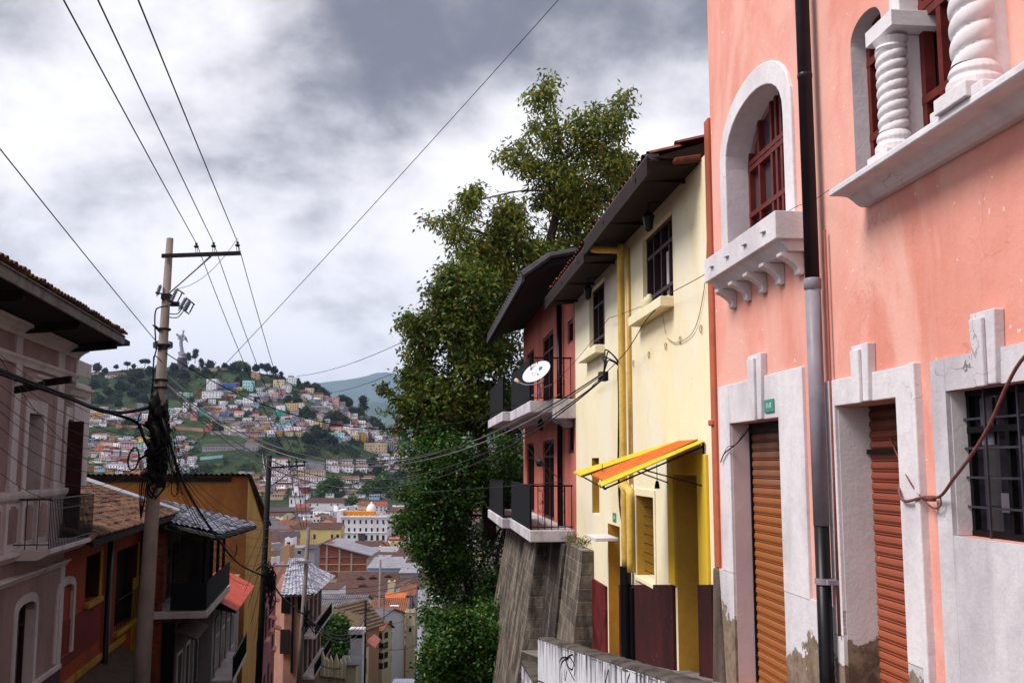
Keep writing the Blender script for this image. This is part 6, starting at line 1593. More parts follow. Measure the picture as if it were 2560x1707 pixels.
# white gate pillar and ornate ruined wall
gp_ = nh(876, 906, 1582, 1640, 105, 1.3, 'white', 'flat', win=False, label='square white gate pillar with a moulded cap', cat_='pillar', name='gate_pillar')
q0 = atY(872, 1582, 105)-gp_.location; q1 = atY(910, 1572, 105)-gp_.location; m = MB(); m.box(q0.x, q1.x, -.2, 1.5, q0.z-.1, q1.z); m.box(q0.x+.15, q1.x-.15, 0, 1.3, q0.z-.5, q0.z-.1); part('pillar_cap', m, wmat('white'), gp_)
cw = thing('ornate_wall', 'ornate cream wall with scalloped crest and torn plaster at the street bottom', 'wall', (0, 0, 0), FI); cw.location = atY(845, 1700, 95)
def cl(px, py, D=95): return atY(px, py, D)-atY(845, 1700, 95)
INFO[cw.name] = (FI, Vector((0, 0, 0)))
m = MB(); a, b_ = cl(798, 1640), cl(893, 1660, 101); g_ = -8
m.hexa([(a.x, a.y, g_), (b_.x, b_.y, g_), (b_.x, b_.y+.5, g_), (a.x, a.y+.5, g_)], [(a.x, a.y, a.z-.8), (b_.x, b_.y, b_.z-.3), (b_.x, b_.y+.5, b_.z-.3), (a.x, a.y+.5, a.z-.8)]); part('wall', m, plaster('torn_cream_render', '#a89a8a', '#5c5048', .8, 1.2, .9, .6, streak=.6), cw)
for i, px in enumerate((806, 816, 826, 840, 850, 860, 871, 882)):
    q = cl(px, 1655+i*1.5, 95+i*.7); m = MB(); k = (1.0, .55, .75)[i % 3]
    m.prism([(q.x-.2, q.z-1.2), (q.x+.2, q.z-1.2), (q.x+.2, q.z+.25*k), (q.x+.05, q.z+.75*k), (q.x, q.z+.95*k), (q.x-.05, q.z+.75*k), (q.x-.2, q.z+.25*k)], 'y', q.y-.12, q.y+.4); part('crest_finial', m, wmat('cream'), cw)
cn = nh(858, 890, 1662, 1672, 99, 1.5, 'cream', 'grey', 'shed', 12, win=False, label='small ribbed tin roof above the ornate cream wall', cat_='shed', name='shed')

# slate-roofed corner house in the lower street (L6)
def FWp(px, py, D): p = atY(px, py, D); return (p.x, p.y, p.z)
L6 = thing('corner_house', 'salmon corner house with a broad grey tiled roof in the lower street', 'house', (0, 0, 0), FI); L6.location = FWp(745, 1700, 90); o6 = Vector(L6.location); INFO[L6.name] = (FI, o6)
def V6(px, py, D): return FWp(px, py, D)
A_6, B_6, C_6, R_6, D_6 = V6(700, 1487, 88), V6(786, 1487, 88), V6(838, 1440, 103), V6(757, 1396, 100), V6(722, 1396, 101)
tiled('roof', A_6, B_6, R_6, D_6, M_slate, L6, pitch=.34, row=.6, amp=.07, seed=31); 
tiled('roof', B_6, C_6, V6(800, 1425, 104), R_6, M_slate, L6, pitch=.34, row=.6, amp=.07, seed=32)
A6, B6, C6 = Vector(A_6), Vector(B_6), Vector(C_6); zt6 = A6.z-.15
ins = [(A6.x+.2, A6.y+1), (B6.x-1.1, B6.y+1), (C6.x-1.3, C6.y), (C6.x-9, C6.y+5), (A6.x+.2, A6.y+12)]
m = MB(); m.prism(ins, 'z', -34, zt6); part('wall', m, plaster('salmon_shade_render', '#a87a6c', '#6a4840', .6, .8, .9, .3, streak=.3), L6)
m = MB(); y_ = ins[0][1]
for (px0, px1, py0, py1) in ((703, 726, 1492, 1532), (744, 757, 1490, 1530)):
    a = atY(px0, py1, y_); b_ = atY(px1, py0, y_); m = MB(); m.box(a.x, b_.x, y_-.06, y_+.05, a.z, b_.z); part('window', m, M_black, L6)
for (px0, px1, py0, py1) in ((701, 724, 1572, 1632),):
    a = atY(px0, py1, y_); b_ = atY(px1, py0, y_); m = MB(); m.box(a.x, b_.x, y_-.25, y_+.05, a.z, b_.z); part('garage_door', m, simple('dark_brown_door', '#2e2220', .7), L6)
a = atY(729, 1680, y_); m = MB(); m.tube([(a.x, y_-.1, a.z), (a.x, y_-.1, zt6)], .1, 8); part('downpipe', m, M_pipeb, L6)
# street-side galleries
for (z0, z1) in ((zt6-3.4, zt6-.8), (zt6-6.8, zt6-4.0)):
    p, q = Vector((ins[1][0], ins[1][1], 0)), Vector((ins[2][0], ins[2][1], 0)); dr = (q-p).normalized(); nr = Vector((dr.y, -dr.x, 0))
    for k in range(4):
        c0 = p+dr*(1+k*3.4); m = MB(); e0_ = c0+nr*.05; e1_ = c0+dr*1.6+nr*.05
        m.hexa([(e0_.x, e0_.y, z0), (e1_.x, e1_.y, z0), (e1_.x-nr.x*.1, e1_.y-nr.y*.1, z0), (e0_.x-nr.x*.1, e0_.y-nr.y*.1, z0)], [(e0_.x, e0_.y, z1), (e1_.x, e1_.y, z1), (e1_.x-nr.x*.1, e1_.y-nr.y*.1, z1), (e0_.x-nr.x*.1, e0_.y-nr.y*.1, z1)]); part('window', m, M_black, L6)
    s0, s1 = p+dr*.3, p+dr*14; e0_, e1_ = s0+nr*1.0, s1+nr*1.0; m = MB(); m.hexa([(s0.x, s0.y, z0-.35), (e0_.x, e0_.y, z0-.35), (e1_.x, e1_.y, z0-.35), (s1.x, s1.y, z0-.35)], [(s0.x, s0.y, z0-.1), (e0_.x, e0_.y, z0-.1), (e1_.x, e1_.y, z0-.1), (s1.x, s1.y, z0-.1)])
    fl = part('balcony', m, M_trim, L6); m = MB(); m.tube([(e0_.x, e0_.y, z0+.9), (e1_.x, e1_.y, z0+.9)], .05, 4)
    for k in range(40): q_ = e0_.lerp(e1_, k/39); m.tube([(q_.x, q_.y, z0-.1), (q_.x, q_.y, z0+.9)], .025, 4)
    part('railing', m, M_iron, fl)
# water tank block and small white lookout behind it
nh(706, 724, 1372, 1400, 135, 3, 'tan', 'flat', win=False, label='old tan chimney stack rising left of the broad grey roof', cat_='chimney', name='chimney')
nh(712, 732, 1348, 1372, 330, 6, 'white', 'flat', rows=1, cols=1, label='little white lookout block with one square window', name='house', sidewin=False)
nh(700, 757, 1372, 1392, 300, 8, 'grey', 'flat', rows=1, cols=3, label='low grey house below the white lookout block', name='house')
nh(757, 786, 1372, 1400, 290, 8, 'grey', 'dark', 'shed', 5, win=False, label='dark sided house against the brick warehouse', name='house')
nh(920, 1002, 1420, 1452, 285, 16, 'pale blue', 'grey', 'shed', 14, win=False, label='large pale blue sheet roofed hall right of the warehouse', name='hall', cat_='hall')
nh(1000, 1045, 1432, 1458, 270, 12, 'grey', 'grey', 'shed', 12, win=False, label='dark ended shed with pale blue roof beside the trees', name='hall', cat_='hall')
nh(1075, 1104, 1500, 1640, 120, 6, 'white', 'flat', rows=3, cols=1, label='tall white building glimpsed between the bushes and the trees', name='building', cat_='building')

# -- random roofs that fill the old town
def near_any(px, py, w, L_): return any(abs(px-a) < (w+c)/2*.8 and abs(py-b_) < 7 for a, b_, c in L_)
PL = []
rs = random.Random(21)
def roofs_fill(n, x0, x1, y0, y1, walls, roofs_, zrel=(8, 13)):
    cnt = 0; tries = 0
    while cnt < n and tries < n*60:
        tries += 1; py = rs.uniform(y0, y1); px = rs.uniform(x0, x1)
        s = (py-CY)/F; # eave row to distance on the basin floor
        H = rs.uniform(*zrel); r = ray(px, py); r = r/r.y
        Y = 230; ok = False
        while Y < 900:
            if r.z*Y <= height(r.x*Y, Y)+H: ok = True; break
            Y += 4
        if not ok or Y < 235: continue
        w = rs.uniform(9, 20); wp_ = w*F/Y
        if near_any(px, py, wp_, PL): continue
        if 835 < px < 972 and 1270 < py < 1362: continue
        if 720 < px < 760 and 1205 < py < 1268: continue
        if 735 < px < 845 and 1305 < py < 1362: continue
        PL.append((px, py, wp_)); cnt += 1
        X = r.x*Y; z = r.z*Y; d = rs.uniform(9, 14)
        rk = rs.choice(['gable', 'gable', 'gable', 'flat', 'shed', 'gablefront']); rf = rs.choice(roofs_) if rk != 'flat' else 'flat'
        house(X, Y, z-rs.uniform(3.5, 6), z, w, d, rs.uniform(-.5, .5), rs.choice(walls), rf, rk, rs.uniform(1.6, 3.0), rows=rs.choice([1, 2]), cols=rs.choice([3, 4, 5]), name='town_house', below=12)
roofs_fill(62, 600, 850, 1275, 1350, ['white', 'cream', 'beige', 'grey', 'white', 'salmon'], ['brown tiled', 'brown tiled', 'brown tiled', 'orange tiled', 'dark', 'slate tiled'])
roofs_fill(24, 840, 1060, 1262, 1290, ['white', 'cream', 'beige'], ['brown tiled', 'brown tiled', 'orange tiled', 'red'])
roofs_fill(40, 860, 1080, 1355, 1425, ['white', 'cream', 'beige', 'salmon', 'tan'], ['brown tiled', 'orange tiled', 'brown tiled', 'grey'])
roofs_fill(18, 600, 800, 1350, 1400, ['white', 'cream', 'beige', 'tan'], ['brown tiled', 'slate tiled', 'orange tiled'])
roofs_fill(22, 1080, 2300, 1262, 1420, ['white', 'cream', 'beige', 'salmon'], ['brown tiled', 'orange tiled', 'brown tiled', 'grey'])
# ================= the hill: statue, houses, trees =================
H_ = hh
LM = []

def K(px0, px1, py0, py1, wall, roof='flat', rk='flat', rhp=0, lab=None, nm=None, **k):
    o = hh(px0, px1, py0, py1, wall, roof, rk, rhp, label=lab, **k)
    if nm: LM.append((nm, o.location.copy(), (px0+px1)/2, py1))
    return o
K(505, 553, 979, 994, 'white', 'grey', 'shed', 3, 'broad white house stepping down the slope below the statue', 'the broad white stepped house', rows=2, cols=6)
K(516, 540, 948, 976, 'white', lab='tall white tower house on the slope right below the statue park', nm='the tall white tower house', rows=4, cols=3)
K(556, 590, 959, 971, 'blue', 'grey', 'shed', 2, 'long blue row house high on the hill', 'the long blue row house', rows=1, cols=7)
K(606, 632, 952, 977, 'light cyan', lab='light cyan three-storey block high on the hill', nm='the light cyan block', rows=3, cols=4)
K(628, 648, 932, 950, 'tan', lab='unfinished tan house near the hill top under dark trees', nm='the unfinished tan house', rows=2, cols=3)
K(607, 632, 994, 1012, 'white', 'grey', 'shed', 3, 'white two-storey house alone on a green slope', 'the lone white house', rows=2, cols=3)
K(683, 709, 950, 971, 'cream', lab='cream block with balconies near the right shoulder of the hill', nm='the cream hilltop block', rows=3, cols=4)
K(716, 740, 944, 963, 'white', lab='white house with a stepped top on the right shoulder', nm='the white stepped-top house', rows=3, cols=4)
K(720, 732, 932, 946, 'grey', lab='narrow grey storey crowning the stepped-top house', rows=2, cols=2)
K(677, 695, 981, 996, 'pink', lab='pink house above the green meadow', nm='the pink meadow house', rows=2, cols=2)
K(660, 677, 981, 990, 'white', 'grey', 'shed', 2, 'small white house touching the pink meadow house', rows=1, cols=3)
K(763, 783, 971, 983, 'cream', lab='cream flat roofed house near the ridge at right', nm='the cream ridge house', rows=2, cols=3)
K(752, 777, 988, 997, 'white', 'grey', 'hip', 4, 'white house with a pale hipped roof near the right ridge', rows=1, cols=4)
K(784, 806, 985, 998, 'beige', 'brown tiled', 'gable', 4, 'beige house with brown roof at the right ridge', rows=1, cols=4)
K(712, 742, 1009, 1025, 'pale yellow', lab='large pale yellow block facing the meadow', nm='the large pale yellow block', rows=3, cols=5)
K(743, 757, 1007, 1019, 'white', 'orange', 'shed', 2, 'white house with orange trim beside the large pale yellow block', rows=2, cols=2)
K(777, 818, 1017, 1030, 'grey', 'grey', 'shed', 3, 'wide grey house under dark bushes at right', 'the wide grey house', rows=2, cols=6)
K(683, 715, 1027, 1043, 'teal', lab='teal two-storey house in the middle of the hill', nm='the teal two-storey house', rows=2, cols=4)
K(690, 712, 1015, 1027, 'white', lab='white storey standing right above the teal two-storey house', rows=1, cols=4)
K(702, 730, 1040, 1049, 'white', 'red', 'shed', 2, 'white house with a red roof edge under the teal house', rows=1, cols=4)
K(698, 728, 1050, 1063, 'mint', lab='mint green terrace house below the teal house', nm='the mint green terrace house', rows=2, cols=5)
K(694, 710, 1063, 1076, 'pale blue', lab='pale blue house tucked under the mint green terrace house', rows=2, cols=3)
K(712, 727, 1065, 1075, 'white', lab='white house wedged right of the pale blue one', rows=1, cols=3)
K(728, 752, 1068, 1079, 'white', lab='white angular house with a dark carport', rows=2, cols=3)
K(748, 780, 1043, 1051, 'white', lab='long low white house under the bushes', rows=1, cols=6)
K(782, 802, 1051, 1078, 'pale yellow', lab='four-storey pale yellow block with long balconies', nm='the four-storey pale yellow block', rows=4, cols=3)
K(803, 816, 1058, 1078, 'tan', 'brown tiled', 'shed', 2, 'brownish block leaning on the four-storey pale yellow block', rows=3, cols=2)
K(756, 785, 1076, 1091, 'white', 'red', 'shed', 2, 'white house with blue door under a red eave', 'the white house with the red eave', rows=1, cols=4)
K(710, 732, 1079, 1090, 'cream', 'brown tiled', 'shed', 2, 'cream row house with a purple-brown roof', rows=1, cols=4)
K(733, 753, 1079, 1091, 'pale yellow', 'brown tiled', 'shed', 2, 'yellowish row house next to the cream row house', rows=1, cols=3)
K(689, 704, 1078, 1090, 'amber', 'orange', 'shed', 1, 'small amber house with an orange front', nm='the small amber house', rows=1, cols=3)
K(668, 688, 1076, 1090, 'white', lab='white house left of the small amber house', rows=2, cols=3)
K(630, 666, 1067, 1079, 'yellow', 'grey', 'shed', 2, 'long yellow house with a pale flat roof', 'the long yellow house', rows=1, cols=7)
K(560, 588, 1067, 1082, 'cream', lab='cream house beside the curved retaining wall', nm='the cream house by the curved wall', rows=2, cols=4)
K(588, 612, 1073, 1084, 'white', 'grey', 'shed', 2, 'white house with dark windows behind the curved retaining wall', rows=1, cols=5)
K(603, 634, 1054, 1066, 'grey', lab='grey house with long white railings', nm='the grey railing house', rows=2, cols=5)
K(606, 628, 1045, 1054, 'white', 'grey', 'shed', 2, 'white hut above the grey railing house', rows=1, cols=3)
K(513, 530, 1062, 1078, 'orange', 'orange', 'hip', 4, 'orange house with an orange pitched roof', 'the orange pitched-roof house', rows=2, cols=3)
K(492, 513, 1026, 1041, 'teal', lab='bright teal house in the middle of the slope', nm='the bright teal house', rows=2, cols=3)
K(514, 528, 1031, 1042, 'mint', lab='small mint house touching the bright teal house', rows=1, cols=3)
K(523, 543, 1014, 1024, 'mint', 'brown tiled', 'shed', 3, 'greenish house with a rusty roof above the bright teal house', rows=1, cols=3)
K(547, 566, 1023, 1033, 'pink', 'grey', 'shed', 2, 'pink house with a pale roof right of the greenish one', rows=1, cols=3)
K(553, 567, 1035, 1044, 'blue', lab='small vivid blue house', nm='the small vivid blue house', rows=1, cols=2)
K(570, 591, 1012, 1022, 'white', 'dark', 'shed', 3, 'white house with a blue side under a dark roof', rows=1, cols=3)
K(585, 607, 1031, 1042, 'white', 'orange', 'gable', 4, 'white cottage with a bright orange roof', 'the cottage with the bright orange roof', rows=1, cols=4)
K(624, 643, 1038, 1044, 'mint', 'grey', 'shed', 2, 'low pale green hut on the meadow', rows=1, cols=3)
K(457, 466, 1007, 1029, 'white', lab='slim white lookout tower on the slope', nm='the slim white lookout tower', rows=3, cols=1)
K(440, 455, 1033, 1042, 'salmon', 'grey', 'shed', 2, 'salmon house with a white roof right behind the big pole', rows=1, cols=3)
K(457, 472, 1034, 1044, 'grey', lab='grey house with dark windows under the lookout tower', rows=2, cols=3)
K(474, 490, 1030, 1046, 'salmon', 'dark', 'shed', 3, 'dusty salmon house left of the bright teal house', rows=2, cols=3)
K(316, 360, 1027, 1033, 'white', 'red', 'gable', 5, 'long house with a red roof left of the big pole', 'the long red roof', rows=1, cols=7)
K(342, 358, 1009, 1021, 'grey', lab='grey two-storey house above the long red roof', rows=2, cols=3)
K(231, 252, 1031, 1044, 'amber', lab='amber house at the far left edge of the hill', nm='the amber house at the left edge', rows=2, cols=4)
K(293, 312, 1036, 1048, 'white', lab='white house with small square windows left of the pole', rows=2, cols=3)
K(313, 332, 1034, 1046, 'pink', lab='pale pink house right of the small white one', rows=2, cols=3)
K(355, 380, 1035, 1052, 'white', lab='white three-storey house just left of the big pole', nm='the white three-storey house by the pole', rows=3, cols=4)
K(229, 266, 1086, 1099, 'white', 'red', 'shed', 4, 'white house with red roof boards at the left edge', 'the white house with red roof boards', rows=1, cols=3)
K(237, 262, 1114, 1133, 'orange', lab='orange three-storey house at the left edge', nm='the orange three-storey house', rows=3, cols=3)
K(250, 280, 1104, 1118, 'beige', 'orange tiled', 'gable', 5, 'beige house with an orange tiled roof above the orange house', rows=1, cols=4)
K(338, 359, 1106, 1127, 'mint', lab='bright mint three-storey block left of the pole', nm='the bright mint block', rows=3, cols=3)
K(360, 379, 1109, 1136, 'white', lab='white framed block touching the bright mint block', rows=4, cols=3)
K(304, 337, 1105, 1122, 'pink', 'grey', 'shed', 2, 'pinkish row under a long pale roof', rows=2, cols=5)
K(254, 273, 1140, 1157, 'pink', lab='pale pink two-storey house low at left', rows=2, cols=3)
K(297, 325, 1140, 1153, 'yellow', 'red', 'shed', 2, 'yellow row house with a reddish roof low at left', 'the yellow row house', rows=1, cols=5)
K(266, 338, 1161, 1178, 'white', 'grey', 'shed', 3, 'long white building with open galleries low at left', 'the long white gallery building', rows=2, cols=10)
K(825, 854, 1068, 1079, 'salmon', lab='salmon house above the mint and red row', rows=1, cols=4)
K(816, 838, 1082, 1096, 'mint', lab='mint house with a red ground floor', nm='the mint house with red ground floor', rows=2, cols=3)
K(839, 860, 1082, 1096, 'light cyan', lab='pale green house with a red base and one square window', rows=2, cols=3)
K(861, 872, 1085, 1099, 'brick red', lab='brick red house between the pale green and yellow ones', rows=2, cols=2)
K(872, 896, 1087, 1101, 'pale yellow', lab='pale yellow house with long balcony on the right slope', nm='the pale yellow balcony house', rows=2, cols=4)
K(897, 914, 1084, 1103, 'amber', lab='amber yellow house with dark balconies', nm='the amber yellow house', rows=3, cols=2)
K(858, 882, 1069, 1083, 'white', lab='white house with long dark windows on the right slope', rows=2, cols=4)
K(882, 910, 1068, 1078, 'white', lab='white flat house stepping up the right slope', rows=1, cols=4)
K(911, 946, 1077, 1091, 'white', 'grey', 'shed', 2, 'stepped white houses on the right slope', 'the stepped white houses', rows=2, cols=6)
K(937, 954, 1090, 1106, 'white', lab='white corner house at the foot of the steps', rows=2, cols=3)
K(912, 932, 1040, 1056, 'grey', lab='grey block on the far right ridge', nm='the grey ridge block', rows=3, cols=3)
K(888, 912, 1052, 1064, 'white', lab='white terrace house left of the grey ridge block', rows=2, cols=4)
K(902, 920, 1058, 1068, 'beige', lab='beige house under the grey ridge block', rows=2, cols=3)
K(818, 846, 993, 1008, 'pink', 'grey', 'shed', 2, 'pinkish block on the ridge under a round tree', 'the pinkish ridge block', rows=2, cols=4)
K(846, 862, 1004, 1014, 'beige', 'orange', 'shed', 2, 'beige hut with an orange roof right of the pinkish ridge block', rows=1, cols=2)
K(812, 828, 1008, 1016, 'white', lab='small white ruin below the pinkish ridge block', rows=1, cols=2)
K(910, 966, 1108, 1134, 'beige', lab='long beige apartment block half way down the right slope', nm='the long beige apartment block', rows=3, cols=8)
K(967, 1020, 1110, 1133, 'grey', lab='long grey apartment block behind the trees', nm='the long grey apartment block', rows=4, cols=9)
K(960, 985, 1143, 1158, 'white', lab='white house with rounded end on the right slope', rows=2, cols=4)
K(986, 1022, 1132, 1160, 'white', 'red', 'shed', 2, 'white four-storey block near the trees', 'the white four-storey block by the trees', rows=4, cols=5)
K(1000, 1018, 1156, 1170, 'ochre', lab='ochre cube house near the trees', rows=1, cols=2)
K(1022, 1044, 1139, 1157, 'red', lab='deep red house at the edge of the trees', rows=2, cols=3)
K(1026, 1044, 1157, 1172, 'orange', lab='orange house below the deep red one', rows=2, cols=2)
K(984, 1002, 1172, 1181, 'ochre', 'grey', 'shed', 3, 'ochre shed with a dark doorway', rows=1, cols=1)
K(1002, 1030, 1174, 1182, 'grey', 'grey', 'shed', 2, 'grey lean-to right of the ochre shed', rows=1, cols=3)
for i, (a, b_) in enumerate(((815, 847), (848, 882), (889, 917))):
    w3_ = ('left', 'middle', 'right')[i]
    K(a, b_, 1162, 1180, 'white', 'red', 'shed', 2, f'lower half of the {w3_} terraced apartment block of three', rows=2, cols=4)
    K(a+1, b_-3, 1148, 1162, 'white', 'brown tiled', 'shed', 2, f'upper half of the {w3_} terraced apartment block of three', rows=2, cols=4)
K(909, 931, 1171, 1181, 'white', lab='small white annex right of the terraced apartments', rows=1, cols=3)
K(841, 895, 1195, 1207, 'white', 'orange tiled', 'gable', 5, 'row of white cottages with patches of orange roof', 'the row of white cottages', rows=1, cols=9)
K(909, 935, 1193, 1206, 'white', 'orange tiled', 'gable', 4, 'short white cottage row right of a dark tree', rows=1, cols=5)
K(724, 728, 1162, 1174, 'grey', lab='narrow grey stair tower', rows=1, cols=1)
K(666, 688, 1147, 1174, 'white', lab='white house with blue side at the left of the big estate', nm='the estate', rows=3, cols=3)
K(690, 720, 1148, 1174, 'white', 'red', 'shed', 2, 'white house with reddish windows above the estate', rows=3, cols=4)
K(763, 810, 1156, 1176, 'grey', lab='bare grey concrete shell above the estate', rows=1, cols=1, win=False)
K(732, 762, 1160, 1175, 'white', 'grey', 'shed', 3, 'white house between the reddish windows and the concrete shell', rows=2, cols=4)
K(668, 728, 1176, 1190, 'white', 'red', 'shed', 2, 'upper left row of the white estate with red bands', rows=2, cols=10)
K(732, 810, 1176, 1190, 'cream', 'red', 'shed', 2, 'upper right row of the white estate with red bands', rows=2, cols=12)
K(660, 728, 1192, 1207, 'white', 'red', 'shed', 2, 'lower left row of the white estate', rows=2, cols=11)
K(732, 810, 1192, 1207, 'white', 'red', 'shed', 2, 'lower right row of the white estate', rows=2, cols=12)
K(647, 800, 1213, 1219, 'white', 'grey', 'shed', 5, 'very long low white building with a pale roof at the hill foot', rows=1, cols=16)
K(506, 610, 1114, 1126, 'grey', 'dark', 'shed', 5, 'long dark grey stand along the sports ground', 'the long dark grey stand', rows=1, cols=16)
K(612, 646, 1108, 1126, 'grey', 'flat', lab='grey concrete hall at the end of the sports ground', nm='the concrete hall', rows=1, cols=4)
K(617, 645, 1100, 1106, 'tan', 'orange tiled', 'hip', 6, 'wide tan roof above the concrete hall', rows=1, cols=2, win=False)
K(436, 452, 1148, 1178, 'white', lab='white tower block right behind the big pole', rows=4, cols=2)
K(440, 460, 1090, 1100, 'white', 'red', 'hip', 3, 'small pavilion with a white roof beside the curved wall', rows=1, cols=4)
K(871, 893, 1225, 1236, 'orange', 'brown tiled', 'gablefront', 7, 'orange brick gable at the foot of the hill', rows=1, cols=1, win=False)
K(952, 962, 1207, 1213, 'white', lab='tiny white hut at the foot of the right slope', rows=1, cols=1)
K(966, 980, 1206, 1213, 'cream', lab='cream hut right of the tiny white one', rows=1, cols=1)
K(226, 246, 928, 936, 'beige', 'brown tiled', 'hip', 4, 'park building hidden by trees at the left end of the ridge', rows=1, cols=3)
K(262, 318, 938, 944, 'white', 'brown tiled', 'hip', 8, 'restaurant with a brown hipped roof on the ridge at left', rows=1, cols=9, cat_='restaurant', name='restaurant')
# long walls on the slope
def longwall(pts, h, mat, lab):
    m = MB(); P_ = [hit(*p, 600) for p in pts]
    for a, b_ in zip(P_[:-1], P_[1:]):
        dn = Vector((0, .6, 0)); m.hexa([a-Vector((0, 0, 2)), b_-Vector((0, 0, 2)), b_+dn-Vector((0, 0, 2)), a+dn-Vector((0, 0, 2))], [a+Vector((0, 0, h)), b_+Vector((0, 0, h)), b_+dn+Vector((0, 0, h)), a+dn+Vector((0, 0, h))])
    return solo('slope_wall', m, mat, lab, 'wall', FI)
M_tanw = plaster('terracotta_slope_wall', '#a07862', '#7a5a4a', .4, .2)
longwall([(290, 1070), (340, 1071), (385, 1071), (430, 1073), (480, 1076), (508, 1079)], 3.0, M_tanw, 'long terracotta retaining wall crossing the hill at left')
longwall([(470, 1112), (485, 1104), (500, 1096), (508, 1090), (512, 1082)], 3.0, M_tanw, 'stepped terracotta wall climbing beside the sports ground')
longwall([(526, 1086), (560, 1086), (600, 1090), (622, 1094)], 3.4, wmat('grey'), 'curved pale retaining wall below the cream house')
longwall([(500, 930), (540, 928), (580, 926), (610, 922)], 4.0, wmat('beige'), 'pale terrace wall on the hilltop right of the statue')
longwall([(640, 1123), (700, 1124), (780, 1122), (860, 1124)], 1.2, M_tanw, 'thin reddish path wall under the dark bushes')
longwall([(655, 1125), (657, 1150), (662, 1180)], 1.5, wmat('white'), 'thin white wall running straight down the slope')
longwall([(890, 1122), (900, 1135), (910, 1150), (925, 1165)], .6, wmat('grey'), 'pale stair line down the right slope')
longwall([(500, 1150), (530, 1147), (556, 1144)], 2.6, wmat('light cyan'), 'pale blue and white painted strip on the lawn')
longwall([(500, 993), (505, 990), (512, 1000)], .5, wmat('white'), 'short white stair near the broad white house')
longwall([(585, 972), (584, 985), (578, 1000)], .8, wmat('cream'), 'thin pale drain curving down the meadow')
longwall([(589, 972), (594, 983), (597, 992)], .8, wmat('yellow'), 'thin yellow slide beside the pale drain')
# random infill in the built-up parts of the slope
fill = [(440, 500, 985, 1000, 3), (545, 600, 965, 975, 3), (640, 740, 966, 1000, 7), (790, 850, 1000, 1020, 5), (480, 600, 1010, 1046, 9), (228, 345, 1030, 1060, 14), (228, 380, 1100, 1170, 26), (385, 450, 1030, 1062, 5), (640, 800, 1040, 1092, 10), (880, 960, 1040, 1100, 12), (955, 1050, 1080, 1175, 14), (815, 900, 1040, 1066, 3), (440, 480, 1150, 1180, 4), (560, 640, 1050, 1075, 4), (1060, 1500, 1125, 1200, 14), (0, 200, 1050, 1180, 14), (640, 700, 1080, 1092, 3), (440, 470, 1105, 1145, 5)]
cols_ = ['white']*12+['cream', 'grey', 'grey', 'pink', 'beige', 'salmon', 'tan', 'pale yellow', 'mint', 'pale blue', 'orange', 'brick red']
occ = [(*[proj(h['o'].location)[i] for i in (0, 1)], h['w']*F/max(h['o'].location.y, 1)) for h in HOUSES if h['o'].location.y > 700]
for (a, b_, c, d_, n) in fill:
    k = 0; tr = 0
    while k < n and tr < 60:
        tr += 1; px = rs.uniform(a, b_); py = rs.uniform(c, d_); w_ = rs.uniform(9, 20)
        if near_any(px, py, w_, occ): continue
        occ.append((px, py, w_)); k += 1; st_ = rs.choice([1, 2, 2, 3]); rk = rs.choice(['flat', 'flat', 'shed', 'gable'])
        hh(px-w_/2, px+w_/2, py-st_*5.2-1, py, rs.choice(cols_), 'flat' if rk == 'flat' else rs.choice(['grey', 'grey', 'grey', 'orange tiled', 'brown tiled', 'dark']), rk, rs.uniform(2, 3.5), rot=rs.uniform(-.3, .3), rows=st_, cols=rs.choice([3, 4]), name='house', d=rs.uniform(7, 10))
# the tiny overflow of the barrios: small huts too many to count
vsx = []; fsx = []; mix_ = []
WCL = ['white', 'white', 'grey', 'salmon', 'beige', 'tan', 'brick red', 'pale blue']; MM = [wmat(c) for c in WCL]+[RM['grey'], RM['brown tiled'], RM['orange'], M_win]
mbx = MB()
for (a, b_, c, d_, n) in [(480, 640, 960, 1060, 70), (640, 900, 965, 1045, 90), (225, 440, 1028, 1068, 150), (225, 480, 1098, 1185, 260), (560, 800, 1045, 1092, 130), (800, 960, 1020, 1105, 200), (930, 1100, 1085, 1190, 240), (1060, 1500, 1100, 1200, 120), (-200, 225, 1040, 1190, 120), (690, 960, 1208, 1250, 60), (600, 700, 1180, 1250, 50)]:
    for _ in range(n):
        px = rs.uniform(a, b_); py = rs.uniform(c, d_)
        if mnoise.noise(Vector((px*.025, py*.05, 9))) < -.12: continue
        p_ = hit(px, py, 620)
        if p_.y > 1160: continue
        w_, h_, d2_ = rs.uniform(2.2, 5.5), rs.uniform(1.8, 4.5), rs.uniform(2, 5); mbx.cm = rs.randrange(8); mbx.box(p_.x-w_, p_.x+w_, p_.y, p_.y+d2_*2, p_.z-3, p_.z+h_)
        mbx.cm = rs.choice([8, 8, 8, 8, 9, 8, 0, 1, 10] if rs.random() < .4 else [8, 8, 1]); mbx.box(p_.x-w_-.3, p_.x+w_+.3, p_.y-.4, p_.y+d2_*2, p_.z+h_, p_.z+h_+.25)
        mbx.cm = 11
        for k_ in range(int(w_)):
            x_ = p_.x-w_+.5+k_*2.0
            if rs.random() < .8: mbx.box(x_, x_+.9, p_.y-.03, p_.y+.1, p_.z+h_-1.6, p_.z+h_-.5)
solo('hillside_huts', mbx, MM, 'countless tiny huts and sheds squeezed between the hillside houses', None, FI, kind='stuff')
